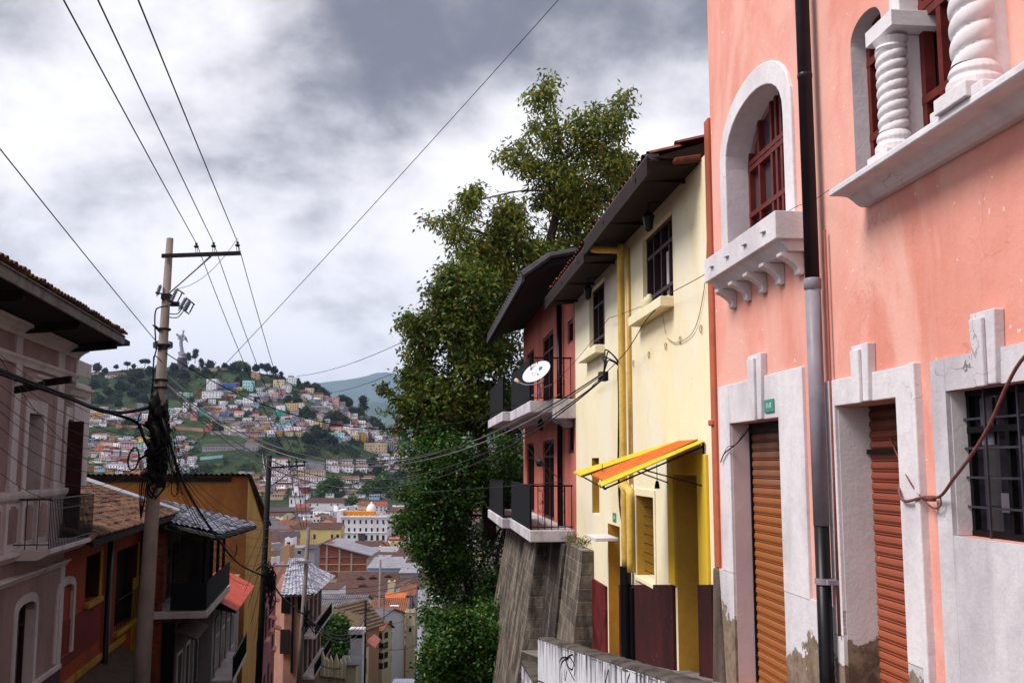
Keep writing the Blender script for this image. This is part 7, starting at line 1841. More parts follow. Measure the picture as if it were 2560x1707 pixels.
# labels for the rest: colour, height, roof and the landmark it is nearest to
def autolabels():
    st_ = {1: 'one-storey', 2: 'two-storey', 3: 'three-storey', 4: 'four-storey'}
    towns = [('the white hotel', (910, 1320)), ('the pale yellow colonial building', (795, 1340)), ('the church tower', (740, 1240)), ('the brick warehouse', (850, 1400)), ('the long monastery wings', (830, 1255)), ('the far street', (985, 1335)), ('the little white lookout block', (722, 1360)), ('the long brown tiled roof', (950, 1470)), ('the dark pole top', (674, 1270))]
    marks = [(l[0], (l[2], l[3])) for l in LM]
    G = {}
    for h in HOUSES:
        if h['fixed']: continue
        px, py = proj(h['p']); town = h['p'].y < 745
        nm, (mx, my) = min(towns if town else marks, key=lambda q: (q[1][0]-px)**2+(1.6*(q[1][1]-py))**2)
        dx, dy = px-mx, (py-my)*1.6
        side = ('right of' if dx > 0 else 'left of') if abs(dx) > abs(dy) else ('below' if dy > 0 else 'above')
        roof = 'flat roofed' if h['rk'] == 'flat' else h['roof']+' roofed'
        G.setdefault((h['wall'], st_[h['rows']], roof, side, nm), []).append((dx*dx+dy*dy, h))
    OR = ['nearest', 'second nearest', 'third nearest', 'fourth nearest', 'fifth nearest', 'sixth nearest', 'seventh nearest', 'eighth nearest', 'ninth nearest']
    for (wl_, s_, rf, sd_, nm), L_ in G.items():
        L_.sort(key=lambda q: q[0])
        for i, (_, h) in enumerate(L_):
            base_ = f"{wl_} {s_} {rf} house {sd_} {nm}".replace("white one-storey flat roofed", "plain white one-storey")
            h['o']['label'] = base_ if len(L_) == 1 else base_+f", {OR[min(i, 8)]}"
            h['o']['group'] = 'houses of the old town' if h['p'].y < 745 else 'houses on the hillside'
autolabels()

# ---- winged statue on its drum
M_stat = simple('aluminium_statue', '#8f8f9c', .5, .2, .25, .6, .2); M_drum = plaster('dark_stone_drum', '#5c5058', '#3a3238', .5, .2)
sp = atY(455, 925, 1172); kf = 1172/F
ST = thing('statue', 'tall silver winged woman statue standing on a drum on the hilltop', 'statue', sp-Vector((0, 0, 3)), FI)
def S(px, py, dy=0.0): p = atY(px, py, 1172); return Vector((p.x, 1172+dy, p.z))
c = S(455, 925)
m = MB(); m.lathe((c.x, c.y, c.z-4), [(7.6, 0), (6.9, 5.4), (6.1, 11), (5.7, 16.4), (6.1, 16.6), (6.1, 17.5), (5.4, 17.9)], 20); part('drum', m, M_drum, ST)
z9 = S(455, 893).z; m = MB(); m.lathe((c.x, c.y, z9-1.2), [(5.3, 0), (5.4, 1.0), (4.7, 1.6), (4.4, 3.6), (4.9, 4.2), (4.6, 5.2), (3.2, 6.4)], 20); part('globe', m, M_stat, ST, smooth=True)
b0 = S(454, 884); P0 = []
xs_ = [(454, 884, 3.0, 2.4), (455, 878, 2.1, 1.8), (453.5, 866, 2.0, 1.6), (452.5, 856, 2.1, 1.6), (454, 848, 1.7, 1.3), (455, 842, 2.2, 1.5), (456, 837, 2.1, 1.3), (457.5, 834, 1.0, .9), (458, 832.5, .65, .65), (458.2, 830.5, 1.0, 1.0), (458.4, 828, 1.05, 1.05), (458.6, 826, .5, .5)]
m = MB(); vs = []; n = 16
for k, (px, py, r1, r2) in enumerate(xs_):
    q = S(px, py)
    for j in range(n):
        a = 2*math.pi*j/n; fl_ = 1+.10*math.cos(a*5+k*.6) if k < 6 else 1; vs.append((q.x+r1*fl_*math.cos(a), q.y+r2*fl_*math.sin(a), q.z))
K_ = len(xs_); m.add(vs, [(i*n+j, i*n+(j+1) % n, (i+1)*n+(j+1) % n, (i+1)*n+j) for i in range(K_-1) for j in range(n)]+[tuple(range(n-1, -1, -1)), tuple(range((K_-1)*n, K_*n))])
m.tube(smoothpath([S(450.5, 839), S(447, 846, -2), S(451, 850, -3)], 4), [.8]*4+[.7]*4+[.45], 8); m.tube(smoothpath([S(460.5, 838), S(463, 846, -2), S(458, 853, -3)], 4), [.8]*4+[.7]*4+[.45], 8)
part('figure', m, M_stat, ST, smooth=True)
for sgn, pts in ((1, [(451, 840), (447, 836), (442, 833), (438, 834.5), (440, 838), (444, 843), (449, 848)]), (2, [(461, 840), (464, 841), (466, 845), (468, 851), (469, 857), (465.5, 853), (461.5, 850)])):
    m = MB(); f_ = [S(*p, 1.2) for p in pts]; N_ = len(f_); m.add([p for p in f_]+[p+Vector((0, .7, 0)) for p in f_], [tuple(range(N_)), tuple(range(2*N_-1, N_-1, -1))]+[(i, i+N_, (i+1) % N_+N_, (i+1) % N_) for i in range(N_)]); part('wing', m, M_stat, ST)
m = MB(); q = S(458.5, 827.5); m.tube([(q.x+1.9*math.cos(a), q.y+.4, q.z+1.6*math.sin(a)) for a in [i*math.pi/8 for i in range(17)]], .16, 5); part('halo', m, M_stat, ST)
m = MB(); m.tube(smoothpath([S(447, 884, -3), S(450, 881, -3.4), S(455, 882, -3.4), S(461, 884, -3), S(462, 879, -2.6)]), .6, 7); part('serpent', m, M_stat, ST, smooth=True)
# ================= vegetation =================
rng = np.random.default_rng(5)
def leaf_arrays(C, k, spread, L, W, droop, jit=.35):
    """C: cluster centres; k leaves in each, hanging in a loose spray"""
    n = len(C)*k; base = np.repeat(C, k, 0)+rng.normal(0, spread, (n, 3))*np.array([1, 1, .8])
    d = rng.normal(0, 1, (n, 3)); d[:, 2] = d[:, 2]*.6-droop; d /= np.linalg.norm(d, axis=1)[:, None]
    s = np.cross(d, rng.normal(0, 1, (n, 3))); s /= np.linalg.norm(s, axis=1)[:, None]
    ln = (L*rng.uniform(1-jit, 1+jit, n))[:, None]; wd = (W*rng.uniform(.7, 1.3, n))[:, None]
    v = np.stack([base, base+d*ln*.42+s*wd, base+d*ln, base+d*ln*.42-s*wd], 1)
    return v.reshape(-1, 3)
def mesh_quads(name, V, mat):
    n = len(V)//4; me = bpy.data.meshes.new(name); me.vertices.add(4*n); me.vertices.foreach_set('co', V.astype(np.float32).ravel())
    me.loops.add(4*n); me.loops.foreach_set('vertex_index', np.arange(4*n, dtype=np.int32)); me.polygons.add(n)
    me.polygons.foreach_set('loop_start', np.arange(0, 4*n, 4, dtype=np.int32)); me.polygons.foreach_set('loop_total', np.full(n, 4, dtype=np.int32))
    me.materials.append(mat); me.update(calc_edges=True); me.validate(); return me
def crown_points(c, r, n, gap=0.0, freq=.6, lo=.35):
    out = []; t_ = 0
    while len(out) < n and t_ < n*12:
        t_ += 1; v = rng.normal(0, 1, 3); v /= np.linalg.norm(v); q = rng.uniform(lo**3, 1)**(1/3)
        p = np.array(c)+v*q*np.array(r)
        nz = mnoise.noise(Vector(p*freq)); 
        if t_ < n*5 and nz*1.0+.12 < gap*(.3+q*.7)-.0: continue
        out.append(p)
    return np.array(out)
LEAF_A = leaf_mat('olive_tree_leaf', ['#72842f', '#4c6022', '#8a963a', '#3a4f20', '#5f742a', '#a8a24a', '#69782c', '#966a34'], .45)
LEAF_B = leaf_mat('mid_green_leaf', ['#56702a', '#3d5622', '#72862e', '#2e461e', '#5f7a2a', '#8f9238', '#46622a', '#7a5c2c', '#34501f'], .45)
LEAF_C = leaf_mat('glossy_green_leaf', ['#355c26', '#264620', '#4c7830', '#224422', '#40702c', '#66923c', '#74742e', '#1c381c', '#34562a'], .42)
BARK = simple('grey_brown_bark', '#4a3f36', .95, 0, .5, 6, .5)
TREES = {}; DENS = 1.75
def bigtree(name, lab, cat_, blobs, trunk, leaf, L, W, droop, k, spread, group=None, twig=True, DENS=1.75):
    """blobs: (px,py,rx,ry,D,n,gap); trunk: list of (px,py,D,radius)"""
    ft = atY(trunk[0][0], trunk[0][1], trunk[0][2]); o = thing(name, lab, cat_, ft, FI, group)
    pts = []; cen = []
    for (px, py, rx, ry, D, n, gap) in blobs:
        c = atY(px, py, D); kx = D/F; r = (rx*kx, min(rx, ry)*kx*.9, ry*kx); cen.append((c, r))
        pts.append(crown_points(c, r, int(n*DENS), gap))
    P_ = np.concatenate(pts); V = leaf_arrays(P_, k, spread, L, W, droop)-np.array(ft)
    me = mesh_quads('crown', V, leaf); c_ = bpy.data.objects.new('crown', me); COL.objects.link(c_); c_.parent = o
    m = MB(); tp = [atY(a, b_, d_) for a, b_, d_, r in trunk]; m.tube(smoothpath(tp, 5), list(np.interp(np.linspace(0, len(trunk)-1, (len(trunk)-1)*5+1), range(len(trunk)), [q[3] for q in trunk])), 8)
    part('trunk', m, BARK, o, smooth=True)
    if twig:
        m = MB()
        for (c, r) in cen:
            j = min(range(1, len(tp)), key=lambda i: (tp[i]-c).length); a = tp[j]
            md = a.lerp(c, .5)+Vector((0, 0, .2)); m.tube(smoothpath([a, md, c], 4), [.045]*4+[.03]*4+[.018], 5)
            for _ in range(9):
                e_ = Vector(crown_points(c, r, 1, -1, lo=.8)[0]); md = c.lerp(e_, .5)+Vector((0, 0, -.05)); m.tube([c, md, e_], [.014, .010, .005], 4)
        part('limb', m, BARK, o)
    return o
# tall airy tree behind the yellow house
bigtree('tall_tree', 'tall airy tree with drooping olive leaves rising behind the yellow house', 'tree',
    [(1375, 235, 42, 55, 38, 46, .1), (1330, 250, 30, 30, 38, 16, .1), (1395, 330, 90, 60, 38, 120, .12), (1480, 320, 80, 65, 38, 120, .1), (1545, 300, 35, 60, 38, 36, .1), (1565, 250, 16, 34, 38, 12, 0), (1290, 410, 60, 55, 38, 60, .1), (1340, 470, 110, 75, 38, 190, .06), (1470, 450, 120, 100, 39, 300, .03), (1540, 420, 55, 60, 38, 70, .1),
     (1250, 540, 95, 65, 38, 150, .06), (1370, 580, 140, 90, 39, 300, 0), (1480, 540, 100, 90, 40, 200, 0), (1190, 640, 60, 60, 38, 80, .08), (1290, 680, 120, 80, 39, 240, 0), (1420, 660, 110, 60, 41, 160, 0), (1100, 555, 32, 24, 38, 14, 0), (1065, 550, 14, 14, 38, 5, 0), (1130, 575, 22, 26, 38, 12, 0), (1140, 530, 20, 30, 38, 10, 0), (1565, 430, 35, 60, 40, 40, 0), (1210, 610, 70, 60, 38.5, 120, 0), (1150, 690, 60, 50, 38, 90, .05), (1200, 500, 45, 40, 38, 50, .08), (1160, 600, 40, 40, 38, 40, .08)],
    [(1380, 1180, 40, .32), (1375, 900, 40, .26), (1370, 650, 39.5, .2), (1400, 480, 39, .13), (1395, 330, 38.5, .07), (1378, 240, 38, .03)], LEAF_A, .24, .042, 1.0, 10, .19, DENS=1.25)
bigtree('leaning_tree', 'yellow-green tree leaning left over the slope behind the balcony house', 'tree',
    [(1180, 740, 85, 70, 37, 170, .04), (1100, 760, 60, 50, 37, 70, .1), (1060, 830, 55, 50, 37, 80, .1), (1020, 815, 26, 36, 36.5, 20, .1), (1120, 850, 80, 70, 37, 170, .02), (1210, 840, 70, 80, 38, 150, 0), (1075, 920, 60, 60, 36.5, 110, .04), (1150, 950, 90, 80, 37, 220, 0), (1090, 1010, 75, 70, 36.5, 170, 0), (1050, 880, 40, 40, 37, 50, .1), (1180, 1050, 100, 70, 37, 200, 0), (1060, 1080, 50, 50, 36.5, 90, 0), (1240, 900, 80, 90, 38.5, 190, 0), (1250, 1010, 70, 80, 38.5, 160, 0), (1150, 820, 90, 90, 38, 160, 0), (1230, 700, 80, 60, 39, 120, 0), (1040, 950, 40, 40, 36.5, 50, .05), (1270, 760, 80, 70, 40, 140, 0), (1160, 680, 55, 50, 37, 60, .1), (1030, 1000, 26, 30, 36, 22, 0)],
    [(1225, 1350, 37, .26), (1210, 1150, 37.2, .22), (1180, 980, 37.2, .16), (1140, 840, 37, .09), (1120, 740, 37, .04)], LEAF_B, .20, .046, .7, 10, .19)
bigtree('leaning_branch', 'thin leafy branch reaching left into the view of the mountains', 'branch',
    [(955, 968, 16, 16, 36, 9, 0), (975, 985, 16, 16, 36, 10, 0), (995, 1000, 20, 16, 36, 12, 0), (1010, 1020, 20, 22, 36, 14, 0), (965, 1028, 20, 8, 36, 5, 0), (985, 1075, 24, 10, 36, 12, 0), (1010, 1050, 14, 18, 36, 8, 0)],
    [(1085, 1050, 36.4, .05), (1040, 1025, 36.2, .03), (1000, 1000, 36, .02), (958, 965, 36, .008)], LEAF_B, .15, .038, .6, 8, .10)
bigtree('round_shrub_tree', 'dark glossy leaved bushy tree bulging over the lower street', 'tree',
    [(1060, 1180, 65, 60, 35.5, 170, .02), (1035, 1250, 48, 60, 35, 130, .04), (1130, 1160, 90, 70, 35.5, 240, 0), (1220, 1150, 80, 75, 36, 190, 0), (1110, 1260, 90, 80, 35.5, 260, 0), (1060, 1330, 55, 70, 35, 160, 0), (1180, 1260, 80, 90, 36, 180, 0), (1110, 1380, 70, 70, 35.5, 180, 0), (1170, 1370, 70, 80, 36, 150, 0), (1100, 1450, 36, 60, 35.5, 80, .02), (1015, 1235, 26, 20, 35, 24, 0), (1150, 1470, 60, 60, 37, 110, 0), (1235, 1300, 50, 90, 37.5, 110, 0), (1040, 1130, 50, 50, 36, 100, 0), (1085, 1110, 70, 50, 36, 140, 0), (1015, 1290, 30, 40, 35, 50, 0)],
    [(1185, 1560, 36.5, .2), (1165, 1420, 36.3, .16), (1140, 1300, 36, .11), (1120, 1180, 36, .05)], LEAF_C, .13, .040, .4, 11, .17)
bigtree('street_bush', 'light green bush spilling down beside the stone retaining wall', 'bush',
    [(1130, 1560, 60, 40, 31, 130, .03), (1180, 1580, 75, 60, 31, 200, 0), (1110, 1630, 50, 55, 30.5, 140, .03), (1190, 1660, 80, 70, 31, 220, 0), (1110, 1700, 55, 40, 30.5, 110, 0), (1235, 1560, 38, 60, 32, 90, 0), (1085, 1600, 22, 22, 30.5, 20, 0), (1070, 1660, 18, 40, 31, 30, 0), (1068, 1540, 16, 30, 34, 20, 0)],
    [(1190, 1760, 31.5, .1), (1180, 1660, 31.3, .07), (1170, 1590, 31, .03)], LEAF_C, .13, .040, .3, 11, .15)
bigtree('ivy_shrub', 'leafy shrub in deep shade behind the end of the balconies', 'bush',
    [(1270, 1200, 50, 110, 37.5, 200, 0), (1290, 1060, 40, 80, 37.5, 110, 0), (1240, 1430, 45, 70, 35.5, 130, 0), (1215, 1520, 36, 50, 35, 90, 0), (1200, 1600, 40, 60, 34, 90, 0), (1160, 1500, 40, 50, 36, 80, 0)],
    [(1260, 1500, 37, .1), (1265, 1300, 37.2, .06), (1275, 1150, 37.3, .03)], LEAF_C, .13, .04, .3, 10, .17)
bigtree('garden_tree', 'dark round garden tree between the corner house and the ruined wall', 'tree',
    [(832, 1585, 32, 40, 112, 260, 0), (820, 1560, 18, 18, 112, 60, 0), (848, 1565, 16, 20, 112, 60, 0), (815, 1610, 22, 26, 111, 90, 0), (845, 1610, 22, 26, 111, 90, 0), (830, 1640, 30, 16, 110, 70, 0)],
    [(832, 1700, 112, .3), (832, 1640, 112, .25), (832, 1590, 112, .1)], LEAF_C, .42, .13, .2, 9, .4)
for i, (px, py, r_, lab) in enumerate(((812, 1228, 24, 'dark cypress-like tree clump at the hill foot left of the cottages'), (835, 1205, 16, 'dark tall tree touching the row of white cottages'), (928, 1222, 22, 'dark tree between the two cottage rows'), (990, 1225, 26, 'dark tree mass under the right slope'), (1030, 1215, 30, 'dark tree at the far right foot of the slope'), (880, 1255, 10, 'small dark tree in front of the monastery'), (500, 1140, 20, 'dark tree standing beside the lawn strip'), (960, 1200, 18, 'bushy tree above the tiny white hut'))):
    D = 800 if py > 1190 else 950
    if py == 1255: D = 740
    bigtree('dark_tree', lab, 'tree', [(px, py, r_*.9, r_, D, 90, 0), (px-r_*.5, py+r_*.3, r_*.7, r_*.7, D, 50, 0), (px+r_*.5, py+r_*.4, r_*.7, r_*.6, D, 50, 0)], [(px, py+r_+8, D, .5), (px, py, D, .3)], LEAF_C, 2.0, .7, .2, 7, 1.4, group='dark trees at the foot of the hill', twig=False)
# hill trees: two kinds, copied
LEAF_H = leaf_mat('hill_tree_leaf', ['#22331c', '#1a2a1a', '#2c3e20', '#162418', '#34461f'], .6)
LEAF_HY = leaf_mat('yellow_green_leaf', ['#6a7424', '#55641f', '#7c8430'], .6)
def hill_tree_proto(kind, seed, leaf):
    blobs = {'round': [((0, 0, 5.2), (3.4, 3.4, 3.6), 150), ((2, .5, 4.2), (2.2, 2.2, 2.2), 60), ((-2, -.5, 4), (2.3, 2.3, 2), 60)],
             'tall': [((0, 0, 8), (1.8, 1.8, 4.2), 90), ((1, .3, 5), (1.6, 1.6, 2), 40), ((-1.2, 0, 10), (1.2, 1.2, 1.4), 26)],
             'flat': [((0, 0, 6.3), (5, 3.5, 1.5), 150), ((-2.5, 0, 5.6), (2.6, 2, 1.4), 60), ((2.8, 0, 5.8), (2.4, 2, 1.3), 60)]}[kind]
    o = bpy.data.objects.new({'round': 'round_tree', 'tall': 'slender_tree', 'flat': 'spreading_tree'}[kind], None); COL.objects.link(o)
    P_ = np.concatenate([crown_points(c, r, n, .0) for c, r, n in blobs]); V = leaf_arrays(P_, 6, .55, 1.3, .42, .1)
    c_ = bpy.data.objects.new('crown', mesh_quads('crown', V, leaf)); COL.objects.link(c_); c_.parent = o
    m = MB(); m.tube([(0, 0, -1.5), (.1, 0, 2.5), (0, .1, 6)], [.4, .3, .12], 6); m.tube([(.1, 0, 2.5), (1.5, 0, 5)], [.2, .08], 5)
    t_ = bpy.data.objects.new('trunk', rawmesh('trunk', m.v, m.f, BARK, m.m)); COL.objects.link(t_); t_.parent = o
    CH[o.name] = [c_, t_]; return o
protos = {('round', 0): hill_tree_proto('round', 1, LEAF_H), ('tall', 0): hill_tree_proto('tall', 2, LEAF_H), ('flat', 0): hill_tree_proto('flat', 3, LEAF_H), ('round', 1): hill_tree_proto('round', 4, LEAF_HY)}
used = set()
HT = [(242, 922, 1.3, 'round'), (262, 925, .8, 'round'), (290, 915, .7, 'round'), (318, 912, .9, 'flat'), (334, 914, .7, 'round'), (362, 908, 1.0, 'flat'), (376, 930, 1.4, 'round'), (345, 940, 1.3, 'round'), (330, 950, 1.1, 'round'), (395, 925, 1.1, 'round'), (435, 922, 1.2, 'round'), (425, 935, 1.0, 'round'), (471, 898, 1.0, 'tall'), (488, 894, 1.3, 'tall'), (480, 920, .9, 'round'), (503, 915, 1.2, 'tall'), (460, 940, 1.3, 'round'), (525, 916, 1.4, 'round'), (515, 930, 1.1, 'round'), (545, 920, .8, 'round'), (563, 916, .9, 'round'), (586, 922, 1.6, 'round'), (600, 915, 1.2, 'round', 1), (618, 924, 1.0, 'round'), (612, 918, 1.1, 'round', 1), (640, 922, 1.2, 'round'), (655, 915, .8, 'round'), (668, 922, 1.2, 'round'), (685, 928, 1.2, 'round'), (703, 943, .9, 'tall'), (742, 955, .9, 'round'), (765, 968, 1.2, 'round'), (790, 975, 1.4, 'round'), (805, 985, 1.5, 'round'), (815, 990, 1.2, 'round'), (855, 1005, 1.5, 'flat'), (870, 1010, 1.2, 'round'), (908, 1025, 1.8, 'tall'), (897, 1035, 1.3, 'round'), (880, 1030, 1.1, 'round'), (935, 1062, 1.5, 'round'), (945, 1072, 1.6, 'round'), (955, 1078, 1.2, 'round'), (1005, 1060, 1.6, 'flat'), (985, 1085, 1.3, 'round'), (1010, 1092, 1.4, 'round'),
      (720, 1000, 1.1, 'round'), (745, 1002, 1.0, 'round'), (640, 1000, .8, 'round'), (762, 1035, 1.5, 'round'), (775, 1045, 1.4, 'round'), (830, 1050, 1.5, 'round'), (845, 1045, 1.4, 'round'), (860, 1055, 1.2, 'round'), (790, 1090, 1.6, 'round'), (810, 1095, 1.3, 'round'), (770, 1100, 1.3, 'round'), (830, 1105, 1.2, 'round'), (545, 1075, 1.1, 'round'), (540, 1065, 1.0, 'round'), (610, 960, 1.0, 'round'), (596, 955, 1.1, 'round'), (478, 1000, .8, 'round'), (500, 1015, .9, 'round'), (420, 965, 1.0, 'round'), (300, 970, 1.3, 'round'), (270, 980, 1.3, 'round'), (330, 985, 1.2, 'round'), (250, 1000, 1.2, 'round'), (360, 1000, 1.1, 'round'), (385, 1020, 1.0, 'round'), (295, 1010, 1.0, 'round'), (235, 965, 1.2, 'round'), (350, 965, 1.2, 'round'), (960, 1120, 1.2, 'round'), (700, 1130, 1.0, 'round'), (930, 1160, 1.2, 'round'), (945, 1185, 1.3, 'round'), (1000, 1195, 1.4, 'round'), (320, 1060, 1.0, 'round')]
HL = []
for q in HT:
    px, py, s_, kd = q[:4]; v_ = q[4] if len(q) > 4 else 0; p_ = hit(px, py+6, 600)
    if p_.y > 1168: p_ = atY(px, py+6, 1165)
    key = (kd, v_); o = protos[key]; first = key not in used
    if first: used.add(key); t_ = o; t_.location = p_-Vector((0, 0, 1.6*s_)); t_.rotation_euler = (0, 0, rs.uniform(0, 6)); t_.scale = (s_*1.05,)*3
    else: t_ = copy_tree(o, p_-Vector((0, 0, 1.6*s_)), rs.uniform(0, 6), s_*1.05*rs.uniform(.9, 1.1))
    HL.append((t_, px, py, kd, v_, s_))
marks = [('the statue', (455, 905)), ('the ridge restaurant', (290, 940))]+[(l[0], (l[2], l[3])) for l in LM]
G = {}
for (t_, px, py, kd, v_, s_) in HL:
    nm, (mx, my) = min(marks, key=lambda q: (q[1][0]-px)**2+(1.6*(q[1][1]-py))**2); dx, dy = px-mx, (py-my)*1.6
    sd_ = ('right of' if dx > 0 else 'left of') if abs(dx) > abs(dy) else ('below' if dy > 0 else 'above')
    sz = 'large' if s_ > 1.25 else ('small' if s_ < 1.0 else 'mid-sized'); col_ = 'yellow-green' if v_ else 'dark'
    G.setdefault(f"{sz} {col_} {dict(round='rounded', tall='slender', flat='flat-topped')[kd]} tree {sd_} {nm}", []).append((dx*dx+dy*dy, t_))
for b_, L_ in G.items():
    L_.sort(key=lambda q: q[0])
    for i, (_, t_) in enumerate(L_):
        t_['label'] = b_ if len(L_) == 1 else b_+f", {['nearest', 'second nearest', 'third nearest', 'fourth nearest', 'fifth nearest', 'sixth nearest'][min(i, 5)]}"; t_['category'] = 'tree'; t_['group'] = 'trees on the hill'
# scrub that covers the slopes
areas = [(225, 720, 912, 945, 2400, 1.0), (225, 480, 935, 1010, 2600, 1.0), (225, 440, 1060, 1110, 700, .8), (700, 900, 940, 1010, 1300, 1.0), (740, 960, 1020, 1100, 1500, 1.0), (600, 760, 930, 1000, 500, .6), (480, 640, 940, 1060, 700, .6), (640, 900, 1095, 1145, 1700, 1.0), (560, 720, 1150, 1210, 600, .8), (880, 1100, 1150, 1240, 2200, 1.0), (380, 500, 1100, 1160, 400, .8), (440, 560, 1165, 1200, 400, .8), (1050, 1700, 1100, 1240, 2500, 1.0), (-300, 225, 960, 1200, 2000, 1.0), (820, 1000, 1105, 1180, 700, .9)]
C_ = []
for (a, b_, c, d_, n, s_) in areas:
    for _ in range(n):
        px = rng.uniform(a, b_); py = rng.uniform(c, d_)
        r = ray(px, py); r = r/r.y
        if mnoise.noise(Vector((px*.03, py*.06, 2))) < -.05: continue
        p_ = hit(px, py, 780)
        if p_.y > 1200: continue
        C_.append((p_.x, p_.y, p_.z+rng.uniform(.1, 1.8)*s_))
C_ = np.array(C_); V = leaf_arrays(C_, 7, 1.1, 1.6, .5, .0)
me = mesh_quads('hillside_scrub', V, LEAF_H); o = bpy.data.objects.new('hillside_scrub', me); COL.objects.link(o); props(o, 'dark green scrub covering the slopes between the houses', 'scrub', None, 'stuff')
# undergrowth on the bank beside the street
C_ = []
for _ in range(9000):
    Y = rng.uniform(29, 120); X = edge_r(Y)+rng.uniform(.2, 12)
    if Y < 36 and X < 0: pass
    C_.append((X, Y, height(X, Y)+rng.uniform(0, .7)))
C_ = np.array(C_); V = leaf_arrays(C_, 7, .3, .24, .08, .1)
me = mesh_quads('bank_undergrowth', V, LEAF_C); o = bpy.data.objects.new('bank_undergrowth', me); COL.objects.link(o); props(o, 'tangled green undergrowth on the steep bank right of the street', 'undergrowth', None, 'stuff')
# weeds on the stone wall top
C_ = [FR.w((20.4+rng.uniform(0, 2.2), Y2+rng.uniform(.05, .25), -1.72+rng.uniform(-.02, .12))) for _ in range(40)]
V = leaf_arrays(np.array([tuple(c) for c in C_]), 6, .04, .12, .012, -.8)
me = mesh_quads('dry_weeds', V, leaf_mat('dry_weed_blade', ['#6b6142', '#857a55', '#57603a'])); o = bpy.data.objects.new('dry_weeds', me); COL.objects.link(o); props(o, 'dry weeds sprouting along the top of the near stone buttress', 'weeds', None, 'stuff')

# ---- car, people, railing in the lane
carp = thing('parked_car', 'silver grey car at the bottom edge, only its roof in view', 'car', (0, 0, 0), FI); cl_ = atY(1008, 1703, 75); carp.location = (cl_.x, 75, height(cl_.x, 75)+.05)
g0 = carp.location.z; INFO[carp.name] = (FI, Vector((0, 0, 0))); m = MB()
pf = [(-2.1, .35), (-2.15, .75), (-1.6, .92), (-.9, 1.0), (-.35, 1.42), (.9, 1.45), (1.55, 1.02), (2.1, .9), (2.15, .4)]
m.prism(pf, 'x', -.82, .82); M_car = simple('silver_car_paint', '#8a93a6', .25, .6, .1, 1, 0); bd = part('body', m, M_car, carp, bevel=.08)
m = MB(); m.hexa([(-.7, -.98, 1.0), (.7, -.98, 1.0), (.62, -.42, 1.40), (-.62, -.42, 1.40)], [(-.7, -1.01, 1.03), (.7, -1.01, 1.03), (.62, -.45, 1.43), (-.62, -.45, 1.43)]); part('windscreen', m, M_glassd, carp)
for sx in (-.8, .8):
    for sy in (-1.35, 1.35):
        m = MB(); m.tube([(sx-.1, sy, .32), (sx+.1, sy, .32)], .32, 18); wh_ = part('wheel', m, M_black, carp); m = MB(); m.tube([(sx-.11, sy, .32), (sx+.11, sy, .32)], .17, 12); part('rim', m, M_pipeg, wh_)
carp.location.z = cl_.z-1.42; 
def person(px, py, D, col, lab, tr='#20222c'):
    ft = atY(px, py, D); ft.z = float(np.interp(D, GY, GZ))+.06; s_ = 1.0
    o = thing('person', lab, 'person', ft, FI, None)
    v = {'hip': (0, 0, .95), 'chest': (0, .02, 1.35), 'neck': (0, .0, 1.5), 'head': (0, -.02, 1.66), 'ls': (-.19, 0, 1.42), 'le': (-.26, .03, 1.14), 'lh': (-.27, -.06, .88), 'rs': (.19, 0, 1.42), 're': (.26, .03, 1.14), 'rh': (.27, -.06, .88), 'lk': (-.1, -.06, .5), 'lf': (-.11, .08, .06), 'rk': (.1, -.12, .5), 'rf': (.11, -.25, .06)}
    def tb(m, ks, rr_): m.tube(smoothpath([Vector(ft)+Vector(v[k])*s_ for k in ks], 3), list(np.interp(np.linspace(0, len(ks)-1, (len(ks)-1)*3+1), range(len(ks)), rr_)), 8)
    m = MB(); tb(m, ['hip', 'chest', 'neck'], [.15, .18, .06]); tb(m, ['ls', 'chest', 'rs'], [.06, .12, .06]); m.blob(Vector(ft)+Vector(v['head']), (.08, .1, .12), 1, 10, 8, .0)
    tb(m, ['ls', 'le', 'lh'], [.055, .045, .03]); tb(m, ['rs', 're', 'rh'], [.055, .045, .03]); tb(m, ['hip', 'lk', 'lf'], [.11, .07, .045]); tb(m, ['hip', 'rk', 'rf'], [.11, .07, .045])
    for k in ('lf', 'rf'): f0 = Vector(ft)+Vector(v[k]); m.tube([f0+Vector((0, .06, -.02)), f0+Vector((0, -.17, -.03))], [.045, .035], 6)
    part('body', m, simple('skin_'+lab[:6], '#6e4a3a', .7), o, smooth=True)
    m = MB(); v2 = dict(v); tb(m, ['hip', 'chest', 'neck'], [.165, .2, .075]); tb(m, ['ls', 'chest', 'rs'], [.075, .13, .075]); tb(m, ['ls', 'le', 'lh'], [.07, .06, .045]); tb(m, ['rs', 're', 'rh'], [.07, .06, .045]); part('jacket', m, simple('cloth_'+lab[:9], col, .9), o, smooth=True)
    m = MB(); tb(m, ['hip', 'lk', 'lf'], [.13, .085, .06]); tb(m, ['hip', 'rk', 'rf'], [.13, .085, .06]); part('trousers', m, simple('trousers_'+lab[:9], tr, .9), o, smooth=True)
    m = MB(); m.blob(Vector(ft)+Vector(v['head'])+Vector((0, .03, .03)), (.09, .1, .11), 2, 10, 6, .0); part('hair', m, M_black, o, smooth=True)
person(1042, 1686, 200, '#15151c', 'person in black clothes walking up the lane beside the stained wall')
person(1048, 1694, 190, '#7a2024', 'person in a dark red top walking behind on the lane')
m = MB(); xb = 1044
for k in range(7): D = 120+k*4; p_ = atY(1042+k*.7, 1690-k*9, D); m.tube([p_-Vector((0, 0, 1.5)), p_+Vector((0, 0, 1.3))], .06, 5)
